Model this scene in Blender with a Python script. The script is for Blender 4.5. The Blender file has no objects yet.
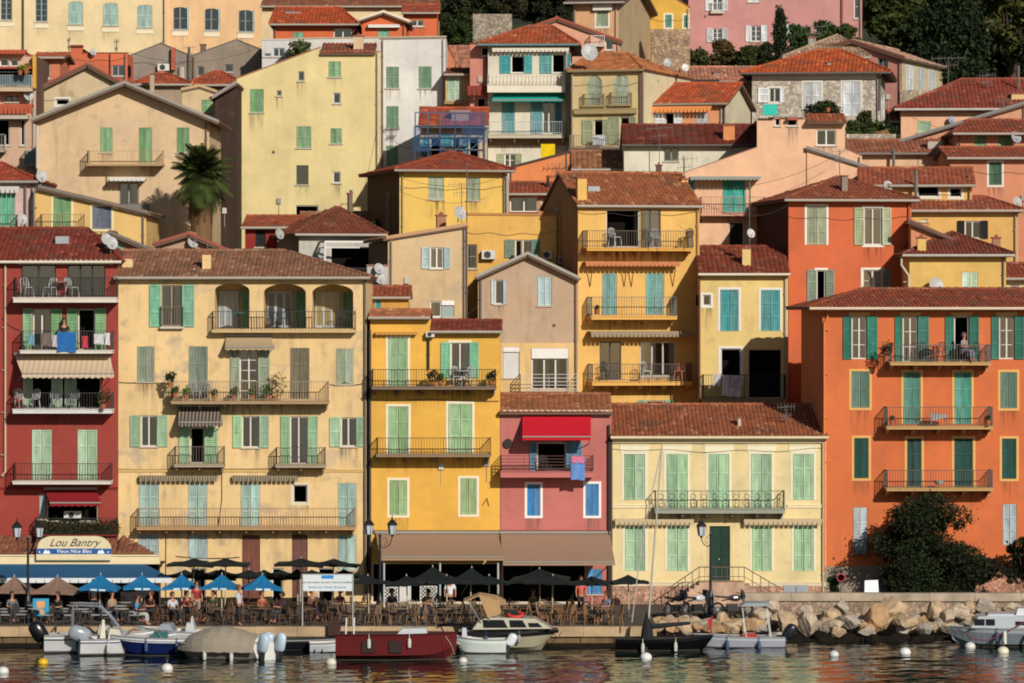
import bpy, bmesh, math, random
from mathutils import Vector, Matrix
import numpy as np
random.seed(7); R = math.radians
sc = bpy.context.scene; col = sc.collection
# ------------------------------------------------------------------ camera model
FOC, CY, CZ, HX, HY = 4200.0, -200.0, 15.0, 512.0, 308.0
def at(px, py, Y):
    t = Y - CY
    return Vector(((px-HX)/FOC*t, Y, CZ+(HY-py)/FOC*t))
def gat(px, py, z=0.0):            # the point of a level surface
    t = (CZ-z)*FOC/(py-HY)
    return Vector(((px-HX)/FOC*t, CY+t, z))
def gx(px, Y): return (px-HX)/FOC*(Y-CY)
Q, ZS = 0.9, 0.0                    # quay level
TILES = {'A':(0,0,3.796),'B':(250,0,3.796),'C':(500,0,3.796),'D':(764,0,3.796),'E':(0,160,3.796),'F':(250,160,3.796),
 'G':(500,160,3.796),'H':(764,160,3.796),'I':(0,330,3.796),'J':(250,330,3.796),'K':(500,330,3.796),'L':(764,330,3.796),
 'M':(0,500,3.731),'N':(250,500,3.731),'O':(500,500,3.731),'P':(764,500,3.731),'Z':(0,0,1.0),
 '1':(0,40,6.827),'2':(0,130,6.827),'3':(120,50,6.827),'4':(370,60,6.827),'5':(360,150,6.827),'6':(480,120,6.827),
 '7':(620,60,6.827),'8':(874,60,6.827),'9':(0,480,6.827)}
def tp(t, x, y): a = TILES[t]; return a[0]+x/a[2], a[1]+y/a[2]
# ------------------------------------------------------------------ materials
def lin(h):
    if isinstance(h, tuple): return h
    h = h.lstrip('#'); v = [int(h[i:i+2],16)/255 for i in (0,2,4)]
    return tuple(c/12.92 if c <= .04045 else ((c+.055)/1.055)**2.4 for c in v)
MC = {}
def newmat(n):
    m = bpy.data.materials.new(n); m.use_nodes = True
    nt = m.node_tree; b = nt.nodes['Principled BSDF']; return m, nt, b
def mute(h, s=.92, v=.91):
    c = lin(h); g = .2126*c[0]+.7152*c[1]+.0722*c[2]; return tuple((g+(x-g)*s)*v for x in c)
def mul(c, k): return tuple(min(1, x*k) for x in c)
def plain(h, rough=.6, metal=0, spec=.4, var=.12):
    k = ('plain', h, rough, metal)
    if k in MC: return MC[k]
    m, nt, b = newmat('paint'); c = lin(h)
    n = nt.nodes.new('ShaderNodeTexNoise'); n.inputs['Scale'].default_value = 2.3; n.inputs['Detail'].default_value = 6
    tc = nt.nodes.new('ShaderNodeTexCoord'); nt.links.new(tc.outputs['Object'], n.inputs['Vector'])
    r = nt.nodes.new('ShaderNodeMix'); r.data_type = 'RGBA'
    r.inputs['A'].default_value = (*mul(c, 1-var), 1); r.inputs['B'].default_value = (*mul(c, 1+var), 1)
    nt.links.new(n.outputs['Fac'], r.inputs['Factor']); nt.links.new(r.outputs['Result'], b.inputs['Base Color'])
    b.inputs['Roughness'].default_value = rough; b.inputs['Metallic'].default_value = metal
    b.inputs['Specular IOR Level'].default_value = spec
    MC[k] = m; return m
def plaster(h, dirt=.35, stain='#6f6657', patch=0):
    k = ('plaster', h, dirt, patch)
    if k in MC: return MC[k]
    m, nt, b = newmat('plaster'); c = mute(h); sl_ = lin(stain); stc = tuple(.5*x+.5*y*.5 for x, y in zip(sl_, c)); N = nt.nodes; L = nt.links
    tc = N.new('ShaderNodeTexCoord'); obi = N.new('ShaderNodeObjectInfo')
    off = N.new('ShaderNodeVectorMath'); off.operation = 'ADD'; L.new(tc.outputs['Object'], off.inputs[0])
    sc_ = N.new('ShaderNodeVectorMath'); sc_.operation = 'SCALE'; sc_.inputs[0].default_value = (37, 11, 23); L.new(obi.outputs['Random'], sc_.inputs['Scale'])
    L.new(sc_.outputs[0], off.inputs[1]); V = off.outputs[0]
    def noise(s, d, mp=None):
        n = N.new('ShaderNodeTexNoise'); n.inputs['Scale'].default_value = s; n.inputs['Detail'].default_value = d; n.inputs['Roughness'].default_value = .65
        if mp:
            q = N.new('ShaderNodeMapping'); q.inputs['Scale'].default_value = mp; L.new(V, q.inputs['Vector']); L.new(q.outputs[0], n.inputs['Vector'])
        else: L.new(V, n.inputs['Vector'])
        return n.outputs['Fac']
    def ramp(f, a, b_):
        r = N.new('ShaderNodeMapRange'); r.inputs['From Min'].default_value = a; r.inputs['From Max'].default_value = b_; L.new(f, r.inputs['Value']); return r.outputs[0]
    def mix(f, A, B):
        x = N.new('ShaderNodeMix'); x.data_type = 'RGBA'
        for s, v in (('A', A), ('B', B)):
            if isinstance(v, tuple): x.inputs[s].default_value = (*v, 1)
            else: L.new(v, x.inputs[s])
        if isinstance(f, float): x.inputs['Factor'].default_value = f
        else: L.new(f, x.inputs['Factor'])
        return x.outputs['Result']
    def fmul(f, k_):
        q = N.new('ShaderNodeMath'); q.operation = 'MULTIPLY'; L.new(f, q.inputs[0]); q.inputs[1].default_value = k_; return q.outputs[0]
    base = mix(ramp(noise(.45, 5), .3, .7), mul(c, .86), mul(c, 1.1))
    sat = mul((c[0]*.95, c[1]*.86, c[2]*.72), 1.0)
    base = mix(fmul(ramp(noise(.9, 7), .5, .75), .5), base, sat)
    streak = fmul(ramp(noise(1.0, 7, (1.7, 1.7, .22)), .52, .8), min(1, dirt*.95+.08))
    base = mix(streak, base, stc)
    base = mix(fmul(ramp(noise(1.1, 8), .55, .68), dirt*.75+.06), base, mul(stc, 1.25)); base = mix(fmul(ramp(noise(.7, 9), .5, .7), .35), base, mul(c, 1.3))
    if patch:
        base = mix(fmul(ramp(noise(.55, 4), .56, .62), patch), base, lin('#9a958c'))
        base = mix(fmul(ramp(noise(.8, 6), .6, .64), patch*.8), base, lin('#b08a6a'))
    L.new(base, b.inputs['Base Color']); b.inputs['Roughness'].default_value = .92; b.inputs['Specular IOR Level'].default_value = .15
    bp = N.new('ShaderNodeBump'); bp.inputs['Strength'].default_value = .35; bp.inputs['Distance'].default_value = .02
    L.new(noise(7, 6), bp.inputs['Height']); L.new(bp.outputs[0], b.inputs['Normal'])
    MC[k] = m; return m
def tilemat(h, var=.55, moss=.25):
    k = ('tile', h)
    if k in MC: return MC[k]
    m, nt, b = newmat('roof tiles'); N = nt.nodes; L = nt.links; c = lin(h); c = (c[0]*.95, c[1]*1.32, c[2]*1.12) if c[1] < .4*c[0] else (c[0], c[1]*.96, c[2]*.95)
    uv = N.new('ShaderNodeUVMap'); wn = N.new('ShaderNodeTexWhiteNoise'); wn.noise_dimensions = '2D'; L.new(uv.outputs[0], wn.inputs['Vector'])
    cr = N.new('ShaderNodeValToRGB'); e = cr.color_ramp.elements
    e[0].position = 0; e[0].color = (*mul(c, 1-var), 1); e[1].position = 1; e[1].color = (*mul((c[0], min(c[1]*1.6, c[0]*.72), min(c[2]*1.9, c[0]*.55)), 1+var*1.1), 1)
    x = e.new(.05); x.color = (*mul(c, .7), 1); x = e.new(.93); x.color = (*mul(c, 1.2), 1); x = e.new(.35); x.color = (*mul(c, .85), 1); x = e.new(.75); x.color = (*mul(c, 1.1), 1)
    L.new(wn.outputs['Value'], cr.inputs[0])
    tc = N.new('ShaderNodeTexCoord'); n = N.new('ShaderNodeTexNoise'); n.inputs['Scale'].default_value = .8; n.inputs['Detail'].default_value = 7
    L.new(tc.outputs['Object'], n.inputs['Vector']); mr = N.new('ShaderNodeMapRange'); mr.inputs['From Min'].default_value = .5; mr.inputs['From Max'].default_value = .72
    mr.inputs['To Max'].default_value = moss*2.6; L.new(n.outputs['Fac'], mr.inputs['Value'])
    mx = N.new('ShaderNodeMix'); mx.data_type = 'RGBA'; L.new(mr.outputs[0], mx.inputs['Factor']); L.new(cr.outputs[0], mx.inputs['A']); mx.inputs['B'].default_value = (*lin('#5d4a3e'), 1)
    L.new(mx.outputs['Result'], b.inputs['Base Color']); b.inputs['Roughness'].default_value = .85; b.inputs['Specular IOR Level'].default_value = .2
    MC[k] = m; return m
def woodpaint(h):
    k = ('wp', h)
    if k in MC: return MC[k]
    m, nt, b = newmat('weathered paint'); N = nt.nodes; L = nt.links; c = mute(h, .78, .92)
    tc = N.new('ShaderNodeTexCoord'); mp = N.new('ShaderNodeMapping'); mp.inputs['Scale'].default_value = (3, 3, .7); L.new(tc.outputs['Object'], mp.inputs[0])
    n = N.new('ShaderNodeTexNoise'); n.inputs['Scale'].default_value = 1.6; n.inputs['Detail'].default_value = 8; L.new(mp.outputs[0], n.inputs['Vector'])
    r = N.new('ShaderNodeValToRGB'); e = r.color_ramp.elements; e[0].position = .3; e[0].color = (*mul(c, .72), 1); e[1].position = .7; e[1].color = (*mul(c, 1.15), 1)
    L.new(n.outputs['Fac'], r.inputs[0]); oi = N.new('ShaderNodeObjectInfo'); hs = N.new('ShaderNodeHueSaturation'); m1 = N.new('ShaderNodeMapRange'); m1.inputs['To Min'].default_value = .78; m1.inputs['To Max'].default_value = 1.18; L.new(oi.outputs['Random'], m1.inputs['Value']); L.new(m1.outputs[0], hs.inputs['Value'])
    m2 = N.new('ShaderNodeMath'); m2.operation = 'MULTIPLY'; m2.inputs[1].default_value = 7.13; L.new(oi.outputs['Random'], m2.inputs[0]); m3 = N.new('ShaderNodeMath'); m3.operation = 'FRACT'; L.new(m2.outputs[0], m3.inputs[0]); m4 = N.new('ShaderNodeMapRange'); m4.inputs['To Min'].default_value = .85; m4.inputs['To Max'].default_value = 1.15; L.new(m3.outputs[0], m4.inputs['Value']); L.new(m4.outputs[0], hs.inputs['Saturation'])
    L.new(r.outputs[0], hs.inputs['Color']); L.new(hs.outputs[0], b.inputs['Base Color']); b.inputs['Roughness'].default_value = .65; b.inputs['Specular IOR Level'].default_value = .25
    MC[k] = m; return m
def glassmat():
    if 'glass' in MC: return MC['glass']
    m, nt, b = newmat('window glass'); N = nt.nodes; L = nt.links; N.remove(b)
    o = N['Material Output']; tr = N.new('ShaderNodeBsdfTransparent'); tr.inputs[0].default_value = (.84, .9, .95, 1)
    g = N.new('ShaderNodeBsdfGlossy'); g.inputs['Roughness'].default_value = .06; g.inputs[0].default_value = (.9, .93, .95, 1)
    f = N.new('ShaderNodeFresnel'); f.inputs[0].default_value = 2.3; mx = N.new('ShaderNodeMixShader')
    L.new(f.outputs[0], mx.inputs[0]); L.new(tr.outputs[0], mx.inputs[1]); L.new(g.outputs[0], mx.inputs[2]); L.new(mx.outputs[0], o.inputs[0])
    MC['glass'] = m; return m
def stonemat(h, scale=2.2, kind='rubble', dark='#4a423a'):
    k = ('stone', h, scale, kind)
    if k in MC: return MC[k]
    m, nt, b = newmat('stone'); N = nt.nodes; L = nt.links; c = lin(h)
    tc = N.new('ShaderNodeTexCoord'); V = tc.outputs['Object']
    if kind == 'rubble':
        n0 = N.new('ShaderNodeTexNoise'); n0.inputs['Scale'].default_value = 1.5; L.new(V, n0.inputs['Vector'])
        ad = N.new('ShaderNodeVectorMath'); ad.operation = 'MULTIPLY_ADD'; L.new(n0.outputs['Color'], ad.inputs[0]); ad.inputs[1].default_value = (.5,)*3; L.new(V, ad.inputs[2])
        vo = N.new('ShaderNodeTexVoronoi'); vo.inputs['Scale'].default_value = scale*1.7; L.new(ad.outputs[0], vo.inputs['Vector'])
        ve = N.new('ShaderNodeTexVoronoi'); ve.feature = 'DISTANCE_TO_EDGE'; ve.inputs['Scale'].default_value = scale*1.7; L.new(ad.outputs[0], ve.inputs['Vector'])
        sp = N.new('ShaderNodeSeparateColor'); L.new(vo.outputs['Color'], sp.inputs[0]); val = sp.outputs[0]; edge = ve.outputs['Distance']
    else:
        br = N.new('ShaderNodeTexNoise'); br.inputs['Scale'].default_value = scale; br.inputs['Detail'].default_value = 9; L.new(V, br.inputs['Vector']); val = br.outputs['Fac']; edge = None
    r = N.new('ShaderNodeValToRGB'); e = r.color_ramp.elements; e[0].position = .25 if kind != 'rubble' else 0; e[0].color = (*mul(c, .6), 1); e[1].position = .75 if kind != 'rubble' else 1; e[1].color = (*mul((c[0], c[1]*.97, c[2]*.93), 1.25), 1)
    L.new(val, r.inputs[0]); out = r.outputs[0]
    bp = N.new('ShaderNodeBump'); bp.inputs['Strength'].default_value = .8; bp.inputs['Distance'].default_value = .06
    if edge:
        mr = N.new('ShaderNodeMapRange'); mr.inputs['From Max'].default_value = .06; L.new(edge, mr.inputs['Value'])
        mx = N.new('ShaderNodeMix'); mx.data_type = 'RGBA'; L.new(mr.outputs[0], mx.inputs['Factor']); mx.inputs['A'].default_value = (*mul(lin(dark), 1.1), 1); L.new(out, mx.inputs['B']); out = mx.outputs['Result']; mr.inputs['To Min'].default_value = .45
        L.new(mr.outputs[0], bp.inputs['Height'])
    else: L.new(val, bp.inputs['Height'])
    L.new(bp.outputs[0], b.inputs['Normal']); L.new(out, b.inputs['Base Color']); b.inputs['Roughness'].default_value = .9; b.inputs['Specular IOR Level'].default_value = .15
    MC[k] = m; return m
def stripes(a, b2, scale, axis=0, rough=.8):
    k = ('stripe', a, b2, scale, axis)
    if k in MC: return MC[k]
    m, nt, b = newmat('striped canvas'); N = nt.nodes; L = nt.links
    tc = N.new('ShaderNodeTexCoord'); sp = N.new('ShaderNodeSeparateXYZ'); L.new(tc.outputs['Object'], sp.inputs[0])
    q = N.new('ShaderNodeMath'); q.operation = 'MULTIPLY'; q.inputs[1].default_value = scale; L.new(sp.outputs[axis], q.inputs[0])
    f = N.new('ShaderNodeMath'); f.operation = 'FRACT'; L.new(q.outputs[0], f.inputs[0]); g = N.new('ShaderNodeMath'); g.operation = 'GREATER_THAN'; g.inputs[1].default_value = .5; L.new(f.outputs[0], g.inputs[0])
    x = N.new('ShaderNodeMix'); x.data_type = 'RGBA'; x.inputs['A'].default_value = (*lin(a), 1); x.inputs['B'].default_value = (*lin(b2), 1); L.new(g.outputs[0], x.inputs['Factor'])
    L.new(x.outputs['Result'], b.inputs['Base Color']); b.inputs['Roughness'].default_value = rough
    MC[k] = m; return m
def leafmat(h, var=.6):
    k = ('leaf', h)
    if k in MC: return MC[k]
    m, nt, b = newmat('foliage'); N = nt.nodes; L = nt.links; c = lin(h)
    uv = N.new('ShaderNodeUVMap'); wn = N.new('ShaderNodeTexWhiteNoise'); wn.noise_dimensions = '2D'; L.new(uv.outputs[0], wn.inputs['Vector'])
    r = N.new('ShaderNodeValToRGB'); e = r.color_ramp.elements; e[0].color = (*mul(c, 1-var), 1); e[1].color = (*mul((c[0]*1.25, c[1]*1.15, c[2]), 1+var), 1)
    L.new(wn.outputs['Value'], r.inputs[0]); L.new(r.outputs[0], b.inputs['Base Color']); b.inputs['Roughness'].default_value = .7; b.inputs['Specular IOR Level'].default_value = .2
    MC[k] = m; return m
def stainmat():
    if 'stain' in MC: return MC['stain']
    m, nt, b = newmat('rain stain'); N = nt.nodes; L = nt.links; tc = N.new('ShaderNodeTexCoord'); sp = N.new('ShaderNodeSeparateXYZ'); L.new(tc.outputs['Generated'], sp.inputs[0])
    mp = N.new('ShaderNodeMapping'); mp.inputs['Scale'].default_value = (7, 7, .5); L.new(tc.outputs['Object'], mp.inputs[0]); n = N.new('ShaderNodeTexNoise'); n.inputs['Scale'].default_value = 1; n.inputs['Detail'].default_value = 4; L.new(mp.outputs[0], n.inputs['Vector'])
    r = N.new('ShaderNodeMapRange'); r.inputs['From Min'].default_value = .42; r.inputs['From Max'].default_value = .72; L.new(n.outputs['Fac'], r.inputs['Value'])
    p = N.new('ShaderNodeMath'); p.operation = 'POWER'; p.inputs[1].default_value = 1.6; L.new(sp.outputs['Z'], p.inputs[0])
    e = N.new('ShaderNodeMath'); e.operation = 'PINGPONG'; e.inputs[1].default_value = .5; L.new(sp.outputs['X'], e.inputs[0]); e2 = N.new('ShaderNodeMath'); e2.operation = 'MULTIPLY'; e2.inputs[1].default_value = 6; e2.use_clamp = True; L.new(e.outputs[0], e2.inputs[0])
    q = N.new('ShaderNodeMath'); q.operation = 'MULTIPLY'; L.new(r.outputs[0], q.inputs[0]); L.new(p.outputs[0], q.inputs[1]); q2 = N.new('ShaderNodeMath'); q2.operation = 'MULTIPLY'; L.new(q.outputs[0], q2.inputs[0]); L.new(e2.outputs[0], q2.inputs[1]); q3 = N.new('ShaderNodeMath'); q3.operation = 'MULTIPLY'; q3.inputs[1].default_value = .62; L.new(q2.outputs[0], q3.inputs[0])
    L.new(q3.outputs[0], b.inputs['Alpha']); b.inputs['Base Color'].default_value = (.10, .08, .06, 1); b.inputs['Roughness'].default_value = 1; b.inputs['Specular IOR Level'].default_value = 0
    MC['stain'] = m; return m
DARK = lambda: plain('#171412', .95, 0, .1)  # near-black room lining puts the shade of deep interiors into the colour
# ------------------------------------------------------------------ mesh builder
class MB:
    def __init__(s): s.v = []; s.f = []; s.m = []; s.uv = []; s.useuv = False
    def face(s, pts, mi=0, uv=None):
        n = len(s.v); s.v += [tuple(p) for p in pts]; s.f.append(tuple(range(n, n+len(pts)))); s.m.append(mi)
        s.uv.append(uv or (0, 0)); s.useuv = s.useuv or uv is not None
    def box(s, x0, x1, y0, y1, z0, z1, mi=0):
        if x0 > x1: x0, x1 = x1, x0
        if y0 > y1: y0, y1 = y1, y0
        if z0 > z1: z0, z1 = z1, z0
        n = len(s.v); s.v += [(x, y, z) for z in (z0, z1) for y in (y0, y1) for x in (x0, x1)]
        for f in ((0,2,3,1),(4,5,7,6),(0,1,5,4),(2,6,7,3),(0,4,6,2),(1,3,7,5)):
            s.f.append(tuple(n+i for i in f)); s.m.append(mi); s.uv.append((0, 0))
    def bar(s, a, b, w, h=None, mi=0):           # square bar between two points
        a, b = Vector(a), Vector(b); d = (b-a)
        if d.length < 1e-6: return
        d.normalize(); up = Vector((0,0,1)) if abs(d.z) < .9 else Vector((0,1,0)); sx = d.cross(up).normalized()*w/2; sy = sx.cross(d).normalized()*(h or w)/2
        n = len(s.v)
        for p in (a, b): s.v += [tuple(p-sx-sy), tuple(p+sx-sy), tuple(p+sx+sy), tuple(p-sx+sy)]
        for f in ((0,1,5,4),(1,2,6,5),(2,3,7,6),(3,0,4,7),(3,2,1,0),(4,5,6,7)):
            s.f.append(tuple(n+i for i in f)); s.m.append(mi); s.uv.append((0, 0))
    def tube(s, pts, r, n=8, mi=0, cap=True):    # r: number or list
        pts = [Vector(p) for p in pts]; base = len(s.v); up = None
        for i, p in enumerate(pts):
            d = (pts[min(i+1, len(pts)-1)]-pts[max(i-1, 0)]).normalized()
            if up is None or abs(d.dot(up)) > .95: up = Vector((0,0,1)) if abs(d.z) < .9 else Vector((1,0,0))
            a = d.cross(up).normalized(); b = a.cross(d).normalized(); rr = r[i] if isinstance(r, (list, tuple)) else r
            for k in range(n):
                t = 2*math.pi*k/n; s.v.append(tuple(p+a*math.cos(t)*rr+b*math.sin(t)*rr))
        for i in range(len(pts)-1):
            for k in range(n):
                q = base+i*n; s.f.append((q+k, q+(k+1)%n, q+n+(k+1)%n, q+n+k)); s.m.append(mi); s.uv.append((0, 0))
        if cap:
            s.f.append(tuple(base+k for k in range(n))[::-1]); s.m.append(mi); s.uv.append((0,0))
            q = base+(len(pts)-1)*n; s.f.append(tuple(q+k for k in range(n))); s.m.append(mi); s.uv.append((0,0))
    def lathe(s, prof, c=(0,0,0), n=16, mi=0, axis='z'):
        base = len(s.v); c = Vector(c)
        for r, z in prof:
            for k in range(n):
                t = 2*math.pi*k/n; p = Vector((r*math.cos(t), r*math.sin(t), z))
                if axis == 'y': p = Vector((p.x, p.z, p.y))
                if axis == 'x': p = Vector((p.z, p.x, p.y))
                s.v.append(tuple(c+p))
        for i in range(len(prof)-1):
            for k in range(n):
                q = base+i*n; s.f.append((q+k, q+(k+1)%n, q+n+(k+1)%n, q+n+k)); s.m.append(mi); s.uv.append((0,0))
        for i, rev in ((0, True), (len(prof)-1, False)):
            if prof[i][0] > 1e-4:
                q = tuple(base+i*n+k for k in range(n)); s.f.append(q[::-1] if rev else q); s.m.append(mi); s.uv.append((0,0))
    def prism(s, poly, y0, y1, mi=0):            # polygon in (x,z), extruded along y
        n = len(poly); b = len(s.v); s.v += [(p[0], y0, p[1]) for p in poly]+[(p[0], y1, p[1]) for p in poly]
        fs = [tuple(b+i for i in range(n)), tuple(b+n+i for i in range(n))[::-1]]+[(b+(i+1)%n, b+i, b+n+i, b+n+(i+1)%n) for i in range(n)]
        for f in fs: s.f.append(f); s.m.append(mi); s.uv.append((0,0))
    def build(s, name, mats, parent=None, smooth=False, loc=None, fix=False, bevel=0):
        me = bpy.data.meshes.new(name); me.from_pydata(s.v, [], s.f)
        if not isinstance(mats, (list, tuple)): mats = [mats]
        for m in mats: me.materials.append(m)
        if len(mats) > 1: me.polygons.foreach_set('material_index', s.m)
        if s.useuv:
            ul = me.uv_layers.new(name='UVMap'); tot = np.array([len(f) for f in s.f]); a = np.repeat(np.array(s.uv, dtype=np.float32), tot, axis=0); ul.data.foreach_set('uv', a.ravel())
        if smooth: me.polygons.foreach_set('use_smooth', [True]*len(me.polygons))
        me.update()
        if fix:
            bm = bmesh.new(); bm.from_mesh(me); bmesh.ops.remove_doubles(bm, verts=bm.verts, dist=1e-4); bmesh.ops.recalc_face_normals(bm, faces=bm.faces); bm.to_mesh(me); bm.free()
        o = bpy.data.objects.new(name, me); col.objects.link(o)
        if parent: o.parent = parent
        if loc is not None: o.location = loc
        if bevel:
            b = o.modifiers.new('bevel', 'BEVEL'); b.width = bevel; b.segments = 2; b.limit_method = 'ANGLE'
        return o
def tag(o, label=None, cat=None, group=None, kind=None):
    if label: o['label'] = label
    if cat: o['category'] = cat
    if group: o['group'] = group
    if cat and not kind: o['kind'] = 'thing'
    if kind: o['kind'] = kind
    return o
def empty(name, loc, rz=0):
    o = bpy.data.objects.new(name, None); o.empty_display_size = .2; col.objects.link(o); o.location = loc; o.rotation_euler = (0,0,rz); return o
def thing(name, label, cat, loc, rz=0, group=None): return tag(empty(name, loc, rz), label, cat, group)
KIDS = {}
def copy_tree(o, parent=None):
    c = o.copy(); col.objects.link(c); c.parent = parent
    for ch in list(o.children): copy_tree(ch, c)
    return c
# ------------------------------------------------------------------ tiled slope
def slope(mb, e0, e1, t1, t0, pitch=.24, row=.40, h=.055, off=0, slab=True, ms=1, seg=4):
    e0, e1, t1, t0 = map(Vector, (e0, e1, t1, t0))
    U = (e1-e0).normalized(); tm = (t0+t1)/2-e0; V = (tm-U*tm.dot(U)); V.normalize(); Nn = U.cross(V)
    if Nn.z < 0: Nn = -Nn
    P = [((p-e0).dot(U), (p-e0).dot(V)) for p in (e0, e1, t1, t0)]
    umin = min(p[0] for p in P); umax = max(p[0] for p in P)
    n = max(2, round((umax-umin)/pitch)); pt = (umax-umin)/n
    def rng(u):
        ys = []
        for i in range(4):
            a, b = P[i], P[(i+1)%4]
            if abs(a[0]-b[0]) < 1e-6: continue
            lo, hi = min(a[0], b[0]), max(a[0], b[0])
            if lo-1e-6 <= u <= hi+1e-6: ys.append(a[1]+(b[1]-a[1])*(u-a[0])/(b[0]-a[0]))
        return (min(ys), max(ys)) if len(ys) > 1 else None
    prof = [(-.5+k/seg, math.sin(math.pi*k/seg)) for k in range(seg+1)]
    rs = random.random()*50
    for i in range(n):
        uc = umin+pt*(i+.5); r = rng(uc)
        if not r or r[1]-r[0] < .05: continue
        v = r[0]; j = 0
        while v < r[1]-.02:
            v2 = min(v+row, r[1]); jit = random.uniform(-.008, .008)
            lo = []; hi = []; lip = []
            for a, b in prof:
                uu = uc+a*pt*1.0+jit
                lo.append(e0+U*uu+V*(v-.03)+Nn*(h*b+.028)); hi.append(e0+U*uu+V*v2+Nn*(h*b*.85)); lip.append(e0+U*uu+V*(v-.03)+Nn*(h*b*.6-.02))
            uv = (i+.5+rs, j+.5+rs)
            for k in range(seg):
                mb.face((lo[k], lo[k+1], hi[k+1], hi[k]), 0, uv)
            for k in range(seg): mb.face((lip[k], lip[k+1], lo[k+1], lo[k]), 0, uv)
            v = v2; j += 1
    if slab:
        th = Nn*.11; q = [e0, e1, t1, t0]
        if (t1-t0).length < 1e-4: q = [e0, e1, t1]
        q = [p-Nn*.012 for p in q]; lo = [p-th for p in q]; m_ = len(q)
        mb.face(q, 0, (.5+rs, .5)); mb.face(lo[::-1], ms, (.5, .5))
        for k in range(m_): mb.face((lo[k], lo[(k+1)%m_], q[(k+1)%m_], q[k]), ms, (.5, .5))
def ridgecap(mb, a, b, r=.11):
    a, b = Vector(a), Vector(b); L = (b-a).length; n = max(1, int(L/.4)); d = (b-a)/n
    for i in range(n):
        p = a+d*i; mb.tube([p+Vector((0,0,.02)), p+d*1.04+Vector((0,0,.0))], [r*1.08, r*.95], 7)
        for q in range(len(mb.f)-9, len(mb.f)): mb.uv[q] = (i+.5, 91.5+random.random()*9)
SH = {'g':'#78ac6e','l':'#9cc493','p':'#a9c9a4','m':'#72b88f','d':'#0d7a64','D':'#0b4f45','t':'#35a3a3','T':'#6fb0a6','b':'#2f8fd0','B':'#3f86a8','y':'#9caa8a',
 's':'#aab285','w':'#d4d8da','W':'#bfcdd0','P':'#6a7286','G':'#9fc2b4','k':'#24231f','n':'#7d7358','Y':'#7c8f79','c':'#c9b897','r':'#7a4434','x':'#a9c4c4','v':'#93bd8c','q':'#1fae9c','u':'#5b7f6a', 'e':'#bfd6b4','i':'#4fb389'}
def leaf(mb, u0, u1, z0, z1, w, side='c', pitch=.085):
    """one louvred shutter leaf, front face at depth w (negative is outwards)"""
    st = min(.07, (u1-u0)*.16); th = .035
    mb.box(u0, u0+st, w, w+th, z0, z1); mb.box(u1-st, u1, w, w+th, z0, z1)
    H = z1-z0; rails = [z0, z1-st]
    rails += [z0+H*.48] if H < 1.9 else [z0+H*.33, z0+H*.66]
    for r in rails: mb.box(u0+st, u1-st, w+.003, w+th-.003, r, r+st*1.25)
    mb.face([(u0+st, w+th+.012, z0), (u1-st, w+th+.012, z0), (u1-st, w+th+.012, z1), (u0+st, w+th+.012, z1)])
    z = z0+st; 
    while z < z1-st*1.2:
        mb.face([(u0+st, w+.012, z), (u1-st, w+.012, z), (u1-st, w+th-.003, z+pitch*.5), (u0+st, w+th-.003, z+pitch*.5)])
        z += pitch
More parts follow.
